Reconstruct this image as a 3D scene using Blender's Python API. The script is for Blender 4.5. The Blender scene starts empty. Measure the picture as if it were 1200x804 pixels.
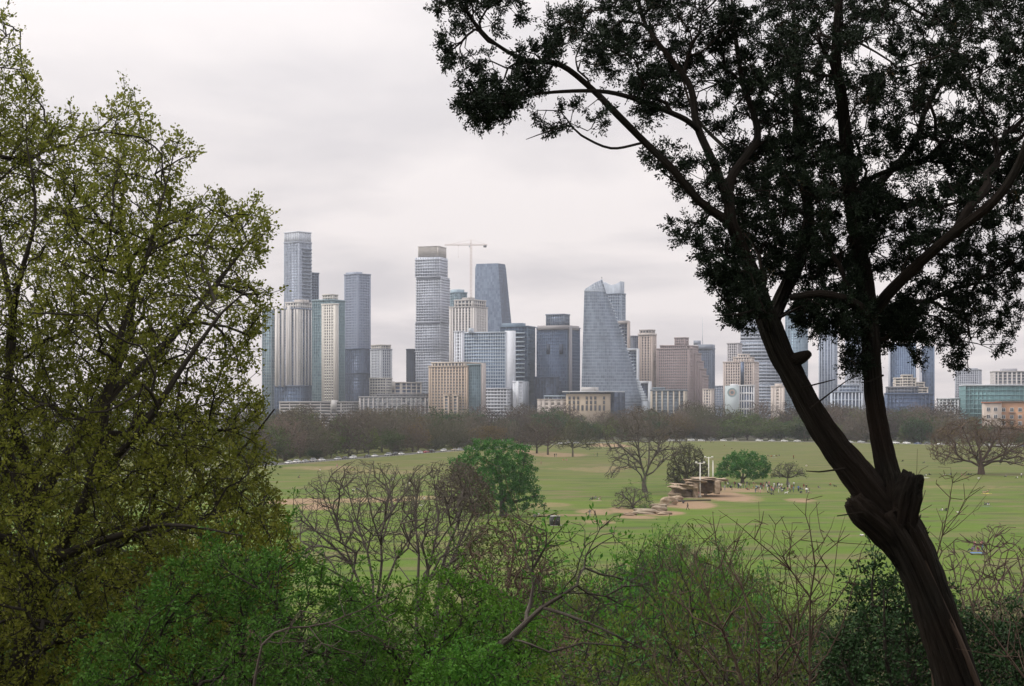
import bpy, math, random
import numpy as np
from mathutils import Vector, Matrix
R = math.radians
rng = np.random.default_rng(7)
random.seed(7)
S = bpy.context.scene
COL = S.collection
CAMZ = 27.0; F = 2000.0; HY = 470.0          # eye height above the meadow, focal length and horizon row of the 1200 px wide photograph

def P(px, py, d):                             # world point seen at a photo pixel at distance d
    return np.array([(px - 600.0) / F * d, d, CAMZ - (py - HY) / F * d])
def ground_d(py): return CAMZ * F / (py - HY) # distance of the meadow plane at a row
_gx = np.array([-60, 0, 6, 12, 25, 60, 120, 200, 235, 99999.])
_gz = np.array([26.5, 25.3, 25.0, 24.2, 19.5, 12.5, 4.5, 0.5, 0.0, 0.0])
def gz(x, y):
    return float(np.interp(y, _gx, _gz))

# ---------- objects and properties ----------
def link(o, parent=None):
    COL.objects.link(o)
    if parent is not None: o.parent = parent
    return o
def props(o, label=None, cat=None, group=None, kind=None):
    for k, v in (('label', label), ('category', cat), ('group', group), ('kind', kind)):
        if v: o[k] = v
    return o
def thing(name, label, cat, loc=(0, 0, 0), rz=0.0, group=None):
    o = bpy.data.objects.new(name, None)
    o.empty_display_size = 0.3
    o.location = loc; o.rotation_euler = (0, 0, rz)
    return props(link(o), label, cat, group)
def obj(name, me, parent=None, mats=None):
    o = bpy.data.objects.new(name, me)
    if mats is not None:
        for m in (mats if isinstance(mats, (list, tuple)) else [mats]): me.materials.append(m)
    return link(o, parent)
def copy_thing(root, loc, rz=0.0, scale=None):
    r = root.copy(); COL.objects.link(r)
    r.location = loc; r.rotation_euler = (0, 0, rz)
    if scale is not None: r.scale = (scale,) * 3 if np.isscalar(scale) else scale
    for ch in root.children:
        c = ch.copy(); COL.objects.link(c); c.parent = r
        for g in ch.children:
            k = g.copy(); COL.objects.link(k); k.parent = c
    return r

# ---------- meshes from arrays ----------
def mesh(name, V, Q=None, T=None, attrs=None, smooth=False, mi=None):
    V = np.asarray(V, np.float32).reshape(-1, 3)
    Q = np.zeros((0, 4), np.int32) if Q is None or len(Q) == 0 else np.asarray(Q, np.int32)
    T = np.zeros((0, 3), np.int32) if T is None or len(T) == 0 else np.asarray(T, np.int32)
    me = bpy.data.meshes.new(name)
    me.vertices.add(len(V)); me.vertices.foreach_set('co', V.ravel())
    nl = Q.size + T.size
    me.loops.add(nl); me.polygons.add(len(Q) + len(T))
    me.loops.foreach_set('vertex_index', np.concatenate([Q.ravel(), T.ravel()]))
    ls = np.concatenate([np.arange(len(Q)) * 4, Q.size + np.arange(len(T)) * 3]).astype(np.int32)
    me.polygons.foreach_set('loop_start', ls)
    if smooth: me.polygons.foreach_set('use_smooth', np.ones(len(ls), bool))
    if mi is not None: me.polygons.foreach_set('material_index', np.asarray(mi, np.int32))
    for k, a in (attrs or {}).items():
        a = np.asarray(a, np.float32)
        if a.ndim == 1:
            me.attributes.new(k, 'FLOAT', 'POINT').data.foreach_set('value', a)
        else:
            me.attributes.new(k, 'FLOAT_VECTOR', 'POINT').data.foreach_set('vector', a.ravel())
    me.update(calc_edges=True)
    return me

class Buf:                                    # collects boxes, tubes, prisms into one mesh
    def __init__(s): s.V = []; s.Q = []; s.T = []; s.n = 0; s.mi = []; s.mt = []
    def add(s, V, Q=None, T=None, m=0):
        V = np.asarray(V, float).reshape(-1, 3)
        if Q is not None and len(Q): s.Q.append(np.asarray(Q) + s.n); s.mi += [m] * len(Q)
        if T is not None and len(T): s.T.append(np.asarray(T) + s.n); s.mt += [m] * len(T)
        s.V.append(V); s.n += len(V)
    def box(s, x0, x1, y0, y1, z0, z1, m=0):
        V = [(x, y, z) for z in (z0, z1) for x, y in ((x0, y0), (x1, y0), (x1, y1), (x0, y1))]
        s.add(V, [(3, 2, 1, 0), (4, 5, 6, 7), (0, 1, 5, 4), (1, 2, 6, 5), (2, 3, 7, 6), (3, 0, 4, 7)], m=m)
    def prism(s, poly, z0, z1, m=0):          # convex outline, counter-clockwise
        n = len(poly)
        V = [(x, y, z0) for x, y in poly] + [(x, y, z1) for x, y in poly] + [(np.mean([p[0] for p in poly]), np.mean([p[1] for p in poly]), z) for z in (z0, z1)]
        Q = [(i, (i + 1) % n, n + (i + 1) % n, n + i) for i in range(n)]
        T = [((i + 1) % n, i, 2 * n) for i in range(n)] + [(n + i, n + (i + 1) % n, 2 * n + 1) for i in range(n)]
        s.add(V, Q, T, m)
    def bar(s, a, b, r, k=6, r2=None, m=0):
        a = np.asarray(a, float); b = np.asarray(b, float)
        s.tube(np.array([a, b]), np.array([r, r if r2 is None else r2]), k, m, caps=True)
    def tube(s, pts, rad, k, m=0, caps=False):
        V, Q, _ = tube_arrays(pts, rad, k)
        T = []
        if caps:
            n = len(pts)
            V = np.concatenate([V, pts[:1], pts[-1:]])
            T = [((i + 1) % k, i, n * k) for i in range(k)] + [((n - 1) * k + i, (n - 1) * k + (i + 1) % k, n * k + 1) for i in range(k)]
        s.add(V, Q, T, m)
    def build(s, name, parent=None, mats=None, smooth=False):
        V = np.concatenate(s.V)
        me = mesh(name, V, np.concatenate(s.Q) if s.Q else None, np.concatenate(s.T) if s.T else None, smooth=smooth, mi=s.mi + s.mt)
        return obj(name, me, parent, mats)

def tube_arrays(pts, rad, k):
    pts = np.asarray(pts, float); n = len(pts)
    t = np.gradient(pts, axis=0); t /= np.linalg.norm(t, axis=1, keepdims=True) + 1e-9
    ax = pts[-1] - pts[0]; ax = ax / (np.linalg.norm(ax) + 1e-9)
    ref = np.array([1., 0, 0]) if abs(ax[0]) < 0.6 else np.array([0, 1., 0])
    u = ref - t * (t @ ref)[:, None]; u /= np.linalg.norm(u, axis=1, keepdims=True) + 1e-9
    v = np.cross(t, u)
    a = np.arange(k) * 2 * math.pi / k
    c, s_ = np.cos(a), np.sin(a)
    V = pts[:, None, :] + np.asarray(rad)[:, None, None] * (u[:, None, :] * c[None, :, None] + v[:, None, :] * s_[None, :, None])
    i = np.arange(n - 1)[:, None] * k + np.arange(k)[None, :]
    j = np.arange(n - 1)[:, None] * k + (np.arange(k) + 1)[None, :] % k
    Q = np.stack([i, j, j + k, i + k], -1).reshape(-1, 4)
    L = np.concatenate([[0], np.cumsum(np.linalg.norm(np.diff(pts, axis=0), axis=1))])
    B = np.stack([np.broadcast_to(c, (n, k)), np.broadcast_to(s_, (n, k)), np.broadcast_to(L[:, None], (n, k))], -1).reshape(-1, 3)
    return V.reshape(-1, 3), Q, B

# ---------- materials ----------
class N:
    def __init__(s, name):
        s.m = bpy.data.materials.new(name); s.m.use_nodes = True
        s.t = s.m.node_tree; s.t.nodes.clear()
        s.out = s('OutputMaterial')
    def __call__(s, ty, ins=None, **kw):
        n = s.t.nodes.new('ShaderNode' + ty)
        for k, v in kw.items(): setattr(n, k, v)
        for k, v in (ins or {}).items():
            if isinstance(v, bpy.types.NodeSocket): s.t.links.new(v, n.inputs[k])
            else: n.inputs[k].default_value = v
        return n
    def mix(s, f, a, b, mode='MIX'):
        n = s.t.nodes.new('ShaderNodeMix'); n.data_type = 'RGBA'; n.blend_type = mode
        for i, v in ((0, f), (6, a), (7, b)):
            if isinstance(v, bpy.types.NodeSocket): s.t.links.new(v, n.inputs[i])
            else: n.inputs[i].default_value = v if i == 0 else (tuple(v) + (1,))[:4]
        return n.outputs[2]
    def math(s, op, a, b=0.0, c=None):
        n = s.t.nodes.new('ShaderNodeMath'); n.operation = op
        for i, v in enumerate((a, b) if c is None else (a, b, c)):
            if isinstance(v, bpy.types.NodeSocket): s.t.links.new(v, n.inputs[i])
            else: n.inputs[i].default_value = v
        return n.outputs[0]
    def ramp(s, f, stops):
        n = s.t.nodes.new('ShaderNodeValToRGB'); e = n.color_ramp.elements
        while len(e) < len(stops): e.new(0.5)
        for q, (p, c) in zip(e, stops): q.position = p; q.color = (tuple(c) + (1,))[:4]
        s.t.links.new(f, n.inputs[0]); return n.outputs[0]
    def noise(s, vec, scale, detail=3.0, rough=0.55):
        return s('TexNoise', {'Vector': vec, 'Scale': scale, 'Detail': detail, 'Roughness': rough}).outputs[0]
    def done(s, sh): s.t.links.new(sh, s.out.inputs['Surface']); return s.m

def m_plain(name, c1, c2=None, scale=0.6, rough=0.8, metal=0.0, bump=0.0, stretch=(1, 1, 1), detail=4, spec=0.4):
    n = N(name)
    co = n('TexCoord').outputs['Object']
    vec = n('Mapping', {'Vector': co, 'Scale': stretch}).outputs[0]
    f = n.noise(vec, scale, detail)
    c = n.mix(n.math('SMOOTH_MIN', 1.0, n.math('MULTIPLY_ADD', f, 2.2, -0.6), 0.1), c1, c2 or [x * 0.72 for x in c1])
    ins = {'Base Color': c, 'Roughness': rough, 'Metallic': metal, 'Specular IOR Level': spec}
    if bump:
        ins['Normal'] = n('Bump', {'Strength': bump, 'Height': n.noise(vec, scale * 6, 4)}).outputs[0]
    return n.done(n('BsdfPrincipled', ins).outputs[0])

def m_bark(name, c1, c2, k=3.0, lscale=1.2, bump=0.8, c3=None, dist=0.02, vary=0):
    n = N(name)
    a = n('Attribute', attribute_name='bark').outputs['Vector']
    v = n('Mapping', {'Vector': a, 'Scale': (k, k, lscale)}).outputs[0]
    f = n.noise(v, 1.0, 6, 0.65)
    f2 = n.noise(n('TexCoord').outputs['Object'], 1.6, 3)
    c = n.mix(n.math('MULTIPLY_ADD', f, 2.6, -0.8), c1, c2)
    if c3: c = n.mix(n.math('MULTIPLY_ADD', f2, 3.0, -1.25), c, c3)
    if vary:                                  # no two trees have quite the same bark and buds
        o = n('ObjectInfo').outputs['Random']
        c = n.mix(1.0, c, n.ramp(o, [(0, (.50, .48, .50)), (.25, (1.05, .95, .85)), (.5, (1.35, 1.32, 1.15)), (.7, (.85, 1.0, .60)), (.85, (.62, .58, .52)), (1, (1.7, 1.5, 1.35))]), 'MULTIPLY')
    b = n('Bump', {'Strength': bump, 'Distance': dist, 'Height': f}).outputs[0]
    return n.done(n('BsdfPrincipled', {'Base Color': c, 'Roughness': 0.9, 'Specular IOR Level': 0.15, 'Normal': b}).outputs[0])

def m_leaf(name, cols, trans=0.35, rough=0.6, spec=0.3, patch=None):
    n = N(name)
    t = n('Attribute', attribute_name='tint').outputs['Fac']
    c = n.ramp(t, [(i / max(1, len(cols) - 1), x) for i, x in enumerate(cols)])
    if patch:                                 # some boughs carry older or browner leaves
        f = n.noise(n('TexCoord').outputs['Object'], patch[1], 2)
        c = n.mix(n.math('MULTIPLY_ADD', f, 4.0, -2.0), c, patch[0])
    o = n('ObjectInfo').outputs['Random']     # each plant a little lighter, darker or yellower than the next
    c = n.mix(1.0, c, n.ramp(o, [(0, (.78, .82, .85)), (.35, (1, 1, 1)), (.7, (1.06, 1.08, .88)), (1, (.9, 1.08, .95))]), 'MULTIPLY')
    p = n('BsdfPrincipled', {'Base Color': c, 'Roughness': max(rough, .6), 'Specular IOR Level': min(spec, .14)})
    if trans:
        tr = n('BsdfTranslucent', {'Color': c})
        return n.done(n('MixShader', {0: trans, 1: p.outputs[0], 2: tr.outputs[0]}).outputs[0])
    return n.done(p.outputs[0])

def m_glass(name, c1, c2, bay=3.0, fl=3.4, rough=0.12, metal=0.55):
    """curtain glass: every pane has its own tone (blinds, lit rooms, coating)"""
    n = N(name)
    co = n('TexCoord').outputs['Object']
    v = n('VectorMath', {0: co, 1: (1 / bay, 1 / bay, 1 / fl)}, operation='MULTIPLY').outputs[0]
    v = n('VectorMath', {0: v, 1: (0.013, 0.017, 0.011)}, operation='ADD').outputs[0]
    v = n('VectorMath', {0: v}, operation='FLOOR').outputs[0]
    w = n('TexWhiteNoise', {'Vector': v}).outputs['Value']
    big = n.noise(co, 0.03, 3)
    f = n.math('ADD', n.math('MULTIPLY', w, 0.75), n.math('MULTIPLY_ADD', big, 1.0, -0.4))
    c = n.mix(f, c1, c2)
    return n.done(n('BsdfPrincipled', {'Base Color': c, 'Metallic': metal, 'Roughness': n.math('MULTIPLY_ADD', w, 0.15, rough + .22)}).outputs[0])

# ---------- trees ----------
def catmull(pts, rad, step):
    pts = np.asarray(pts, float); rad = np.asarray(rad, float)
    if len(pts) < 3:
        k = max(2, int(np.linalg.norm(pts[-1] - pts[0]) / step) + 1); u = np.linspace(0, 1, k)[:, None]
        return pts[0] * (1 - u) + pts[-1] * u, rad[0] * (1 - u[:, 0]) + rad[-1] * u[:, 0]
    A = np.concatenate([[2 * pts[0] - pts[1]], pts, [2 * pts[-1] - pts[-2]]])
    op, orr = [], []
    for i in range(len(pts) - 1):
        p0, p1, p2, p3 = A[i:i + 4]
        k = max(1, int(np.linalg.norm(p2 - p1) / step))
        for u in np.arange(k) / k:
            op.append(0.5 * ((2 * p1) + (p2 - p0) * u + (2 * p0 - 5 * p1 + 4 * p2 - p3) * u * u + (3 * p1 - p0 - 3 * p2 + p3) * u ** 3))
            orr.append(rad[i] * (1 - u) + rad[i + 1] * u)
    op.append(pts[-1]); orr.append(rad[-1])
    return np.array(op), np.array(orr)

class Tree:
    def __init__(s, seed=0, step=0.25, e=2.3, r_tip=0.004):
        s.r = np.random.default_rng(seed); s.step = step; s.e = e; s.r_tip = r_tip; s.gnarl = 0.0
        s.pos = np.zeros((200000, 3)); s.dir = np.zeros((200000, 3)); s.pl = np.zeros(200000)
        s.par = []; s.rmin = []; s.skel = []; s.n = 0
    def node(s, p, par, rmin, skel):
        i = s.n; s.pos[i] = p; s.par.append(par); s.rmin.append(rmin); s.skel.append(skel)
        if par >= 0:
            d = p - s.pos[par]; L = np.linalg.norm(d); s.dir[i] = d / (L + 1e-9); s.pl[i] = s.pl[par] + L
        else: s.dir[i] = (0, 0, 1)
        s.n += 1; return i
    def limb(s, pts, rad, root=False, step=None):
        """explicit limb; starts at the nearest node there is"""
        p, r = catmull(pts, rad, step or s.step)
        if root or s.n == 0: par = -1; k0 = 0
        else:
            par = int(np.argmin(((s.pos[:s.n] - p[0]) ** 2).sum(1))); k0 = 1
        if s.gnarl:
            w = s.r.normal(0, 1, p.shape); w = (w + np.roll(w, 1, 0)) * .7; w[0] = w[-1] = 0
            p = p + w * r[:, None] * s.gnarl; r = r * s.r.uniform(1 - .3 * s.gnarl, 1 + .3 * s.gnarl, len(r))
        for q, rr in list(zip(p, r))[k0:]: par = s.node(q, par, rr, True)
        return p, r
    def attract(s, A, pen=0.15, ang=0.5, wob=0.08, lift=0.0, order=None):
        A = np.asarray(A)
        for k in (s.r.permutation(len(A)) if order is None else order):
            a = A[k]
            df = a - s.pos[:s.n]; d = np.sqrt((df ** 2).sum(1)) + 1e-6
            ca = (df * s.dir[:s.n]).sum(1) / d
            j = int(np.argmin(d * (1 + ang - ang * ca) + pen * s.pl[:s.n]))
            L = d[j]; m = max(1, int(math.ceil(L / s.step)))
            p0 = s.pos[j].copy(); c = p0 + (s.dir[j] + s.r.normal(0, 0.25, 3)) * L * 0.38 + np.array([0, 0, lift * L])
            par = j
            for u in (np.arange(m) + 1) / m:
                q = p0 * (1 - u) ** 2 + c * 2 * u * (1 - u) + a * u * u
                if u < 1: q = q + s.r.normal(0, wob * min(L / m, s.step), 3)
                par = s.node(q, par, 0.0, False)
    def solve(s):
        n = s.n; acc = np.zeros(n); rad = np.zeros(n); s.kids = [[] for _ in range(n)]
        for i in range(n - 1, -1, -1):
            rad[i] = max((acc[i] ** (1 / s.e)) if acc[i] > 0 else s.r_tip, s.r_tip)
            if s.skel[i]: rad[i] = s.rmin[i] if s.rmin[i] > 0 else rad[i]
            p = s.par[i]
            if p >= 0: acc[p] += rad[i] ** s.e; s.kids[p].append(i)
        for i in range(n):                    # never thicker than what carries it
            p = s.par[i]
            if p >= 0: rad[i] = min(rad[i], rad[p])
        s.rad = rad; s.tips = np.array([i for i in range(n) if not s.kids[i] and not s.skel[i]], int)
    def wood(s, name, off, skip_skel=False, kmax=8, thin=1.0, only_skel=False):
        VV, QQ, BB = [], [], []; base = 0
        stack = [(0, -1)]
        starts = [(i, -1) for i in range(s.n) if s.par[i] < 0]
        while starts:
            i, par = starts.pop()
            ch = [] if par < 0 else [par]
            while True:
                ch.append(i)
                k = s.kids[i]
                if not k: break
                m = max(k, key=lambda c: (s.skel[c] == s.skel[i], s.rad[c]))
                for c in k:
                    if c != m: starts.append((c, i))
                i = m
            if len(ch) < 2: continue
            if skip_skel:
                ch2 = [c for c in ch if not s.skel[c]]
                if not ch2: continue
                f = ch.index(ch2[0]); ch = ch[max(0, f - 1):]
                if len(ch) < 2: continue
            if only_skel:
                q = [k for k, c in enumerate(ch) if not s.skel[c] and k > 0]
                if q: ch = ch[:q[0]]
                if len(ch) < 2 or not s.skel[ch[-1]]: continue
            pts = s.pos[ch]; rd = s.rad[ch].copy() * thin
            if par >= 0 or (skip_skel and s.skel[ch[0]]): rd[0] = min(rd[0], rd[1] * 1.25)
            rm = rd.max()
            k = kmax if rm > 0.05 else (5 if rm > 0.018 else 3)
            if len(ch) == 2 or rm < 0.012: k = 3
            V, Q, B = tube_arrays(pts, rd, k)
            VV.append(V - off); QQ.append(Q + base); BB.append(B); base += len(V)
        return mesh(name, np.concatenate(VV), np.concatenate(QQ), attrs={'bark': np.concatenate(BB)}, smooth=True)

def leaf_cloud(name, C, n_per, spread, ln, wd, off, seed=0, out=None, flat=0.0, tintc=0.5, droop=0.0, lenvar=0.4):
    """diamond leaves scattered round cluster centres C; per-leaf tint"""
    g = np.random.default_rng(seed)
    C = np.asarray(C); m = len(C)
    cnt = np.maximum(1, g.poisson(n_per, m)); idx = np.repeat(np.arange(m), cnt); k = len(idx)
    rv = g.normal(0, 1, (k, 3)); rv[:, 2] *= (1 - flat)
    c = C[idx] + rv * spread * 0.6
    a = rv * 0.8 + g.normal(0, 1, (k, 3)) * 0.7
    if out is not None: a = a + out[idx] * 1.6
    a[:, 2] -= droop
    a /= np.linalg.norm(a, axis=1, keepdims=True) + 1e-9
    b = np.cross(a, g.normal(0, 1, (k, 3)) + np.array([0, 0, flat * 3])); b /= np.linalg.norm(b, axis=1, keepdims=True) + 1e-9
    L = (ln * (1 + lenvar * g.uniform(-1, 1, k)))[:, None]; W = wd / ln * L * 0.5
    V = np.stack([c - a * L * 0.5, c + b * W + a * L * 0.05, c + a * L * 0.5, c - b * W + a * L * 0.05], 1).reshape(-1, 3) - off
    Q = np.arange(4 * k).reshape(-1, 4)
    ct = g.uniform(0, 1, m)
    t = np.clip(tintc * ct[idx] + (1 - tintc) * g.uniform(0, 1, k), 0, 1)
    return mesh(name, V, Q, attrs={'tint': np.repeat(t, 4)})

def in_poly(pts, poly):
    x, y = pts[:, 0], pts[:, 1]; poly = np.asarray(poly, float); ins = np.zeros(len(pts), bool)
    j = len(poly) - 1
    for i in range(len(poly)):
        xi, yi = poly[i]; xj, yj = poly[j]
        c = ((yi > y) != (yj > y)) & (x < (xj - xi) * (y - yi) / (yj - yi + 1e-12) + xi)
        ins ^= c; j = i
    return ins
def edge_dist(pts, poly):
    poly = np.asarray(poly, float); best = np.full(len(pts), 1e9)
    for a, b in zip(poly, np.roll(poly, -1, 0)):
        ab = b - a; t = np.clip(((pts - a) @ ab) / (ab @ ab + 1e-9), 0, 1)
        best = np.minimum(best, np.linalg.norm(pts - a - t[:, None] * ab, axis=1))
    return best
def fill_poly(poly, n, d, depth, seed=0, lo=None, round_=1.0):
    """n points in a crown whose outline, seen from the overlook, is poly; the crown is as thick as it is wide"""
    g = np.random.default_rng(seed); poly = np.asarray(poly, float)
    mn, mx = poly.min(0), poly.max(0); out = []
    tot = 0
    while tot < n:
        q = g.uniform(mn, mx, (n * 3, 2)); q = q[in_poly(q, poly)]; out.append(q); tot += len(q)
    q = np.concatenate(out)[:n]
    e = edge_dist(q, poly) * d / F
    th = np.minimum(depth, np.sqrt(np.maximum(0.02, e * (2 * depth - np.minimum(e, depth)) * round_)))
    dd = d + g.uniform(-1, 1, n) * th

    return np.stack([(q[:, 0] - 600) / F * d, dd, CAMZ - (q[:, 1] - HY) / F * d], 1)
# ================= camera, sky, sun, air =================
cam = bpy.data.cameras.new('camera'); cam.sensor_width = 36.0; cam.lens = 36.0 * F / 1200.0
cam.shift_y = (HY - 402.0) / 1200.0; cam.clip_start = 0.1; cam.clip_end = 20000
co = bpy.data.objects.new('camera', cam); COL.objects.link(co)
co.location = (0, 0, CAMZ); co.rotation_euler = (R(90), 0, 0); S.camera = co
SUN_EL, SUN_AZ = R(47), R(264)               # azimuth clockwise from +Y (the view): from the left, a little behind
w = bpy.data.worlds.new('World'); S.world = w; w.use_nodes = True
nt = w.node_tree; nt.nodes.clear()
def wn(ty, ins=None, **kw):
    n = nt.nodes.new('ShaderNode' + ty)
    for k, v in kw.items(): setattr(n, k, v)
    for k, v in (ins or {}).items():
        if isinstance(v, bpy.types.NodeSocket): nt.links.new(v, n.inputs[k])
        else: n.inputs[k].default_value = v
    return n
def wmath(op, a, b=0.0, c=None):
    n = nt.nodes.new('ShaderNodeMath'); n.operation = op
    for i, v in enumerate((a, b) if c is None else (a, b, c)):
        if isinstance(v, bpy.types.NodeSocket): nt.links.new(v, n.inputs[i])
        else: n.inputs[i].default_value = v
    return n.outputs[0]
def wmix(f, a, b):
    n = nt.nodes.new('ShaderNodeMix'); n.data_type = 'RGBA'
    for i, v in ((0, f), (6, a), (7, b)):
        if isinstance(v, bpy.types.NodeSocket): nt.links.new(v, n.inputs[i])
        else: n.inputs[i].default_value = v if i == 0 else tuple(v) + (1,)
    return n.outputs[2]
sky = wn('TexSky', sky_type='NISHITA', sun_disc=False, sun_elevation=SUN_EL, sun_rotation=SUN_AZ, altitude=150.0, air_density=1.0, dust_density=3.0)
gen = wn('TexCoord').outputs['Generated']
sep = wn('SeparateXYZ', {0: gen})
zz = wmath('MAXIMUM', sep.outputs[2], 0.0)
den = wmath('ADD', zz, 0.13)                 # the cloud base is a flat sheet: farther banks crowd together near the horizon
cx = wmath('DIVIDE', sep.outputs[0], den); cy = wmath('DIVIDE', sep.outputs[1], den)
cv = wn('CombineXYZ', {0: cx, 1: cy, 2: 0.0}).outputs[0]
n1 = wn('TexNoise', {'Vector': wn('Mapping', {'Vector': cv, 'Location': (3.1, 1.7, 0), 'Scale': (1.15, 0.9, 1)}).outputs[0], 'Scale': 1.0, 'Detail': 7, 'Roughness': 0.5, 'Distortion': 0.25}).outputs[0]
dark = wmath('SMOOTH_MIN', wmath('MAXIMUM', wmath('MULTIPLY_ADD', n1, 5.5, -2.45), 0.0), 1.0, 0.2)
up = wmath('SMOOTH_MIN', wmath('MULTIPLY', zz, 1.4), 1.0, 0.1)
cloud = wmix(dark, (8.6, 7.85, 7.7), (6.05, 5.6, 5.75))
cloud = wmix(up, cloud, (15.5, 15.1, 15.2))  # an overcast dome is brighter overhead
sdv = (math.sin(SUN_AZ) * math.cos(SUN_EL), math.cos(SUN_AZ) * math.cos(SUN_EL), math.sin(SUN_EL))
dp = wn('VectorMath', {0: gen, 1: sdv}, operation='DOT_PRODUCT').outputs['Value']
glow = wmath('POWER', wmath('MAXIMUM', dp, 0.0), 3.0)   # and brightest where the sun stands behind the cloud
cloud = wmix(glow, cloud, (24.0, 22.8, 21.3))
skyc = wmix(0.94, sky.outputs[0], cloud)
bg = wn('Background', {'Color': skyc, 'Strength': 0.1})
nt.links.new(bg.outputs[0], wn('OutputWorld').inputs['Surface'])
sl = bpy.data.lights.new('sun', 'SUN'); sl.energy = 1.5; sl.angle = R(12); sl.color = (1.0, 0.95, 0.87)
so = bpy.data.objects.new('sun', sl); COL.objects.link(so)
_sd = Vector((math.sin(SUN_AZ) * math.cos(SUN_EL), math.cos(SUN_AZ) * math.cos(SUN_EL), math.sin(SUN_EL)))
so.rotation_euler = _sd.to_track_quat('Z', 'Y').to_euler()
S.view_settings.view_transform = 'Standard'; S.view_settings.look = 'None'
S.view_settings.exposure = 0.0; S.view_settings.gamma = 1.0; S.view_settings.use_curve_mapping = False
S.render.engine = 'CYCLES'
S.cycles.max_bounces = 6; S.cycles.diffuse_bounces = 3; S.cycles.transmission_bounces = 4; S.cycles.volume_bounces = 1
S.cycles.use_denoising = True; S.cycles.denoiser = 'OPENIMAGEDENOISE'; S.cycles.denoising_input_passes = 'RGB_ALBEDO_NORMAL'; S.cycles.denoising_prefilter = 'ACCURATE'; S.cycles.sample_clamp_indirect = 2.5; S.cycles.sample_clamp_direct = 8.0
GX0, GX1, GY0, GY1 = -2600.0, 2600.0, -60.0, 4200.0
# ---- air ----
def haze():
    b = Buf(); b.box(GX0 - 100, GX1 + 100, -200, GY1 + 100, -1.5, 262)
    n = N('haze_air')
    v = n('VolumePrincipled', {'Color': (0.86, 0.89, 1.0, 1), 'Density': 0.000062, 'Anisotropy': 0.2})
    n.t.links.new(v.outputs[0], n.out.inputs['Volume'])
    return props(b.build('haze', None, n.m), 'thin pale haze hanging over the meadow and the city', None, None, 'stuff')
haze()

# ================= ground =================
ROAD = [(-190, 470), (-140, 625), (-106, 712), (-66, 830), (-26, 947), (10, 1040), (60, 1110), (120, 1150), (190, 1130), (260, 1060), (310, 1000), (380, 960), (470, 930), (600, 900)]
PATHS = [  # worn earth: (px, py, half width px, half height px, strength)
    (838, 581, 44, 7.5, 1.0), (810, 592, 34, 5, 1.0), (862, 574, 40, 3, .8), (775, 601, 30, 3, 1.0), (745, 606, 26, 2.4, .9), (938, 586, 22, 2.6, .8), (695, 600, 24, 4, .8), (728, 598, 20, 4, .9),
    (655, 604, 40, 1.6, .7), (700, 612, 24, 2.4, .7), (640, 592, 36, 3, .6), (690, 550, 50, 3, .45), (720, 548, 30, 2, .4), (715, 522, 24, 2.2, .9), (650, 533, 40, 3, .75), (615, 530, 20, 3, .7),
    (375, 594, 26, 4.5, 1.0), (350, 588, 34, 4, .9), (430, 586, 60, 3, .8), (500, 584, 50, 3, .6), (440, 553, 70, 3, .4), (380, 548, 60, 2.5, .5), (1000, 577, 60, 1.5, .3), (1120, 571, 80, 2.2, .4), (960, 662, 60, 5, .15), (590, 545, 60, 3, .3)]
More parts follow.
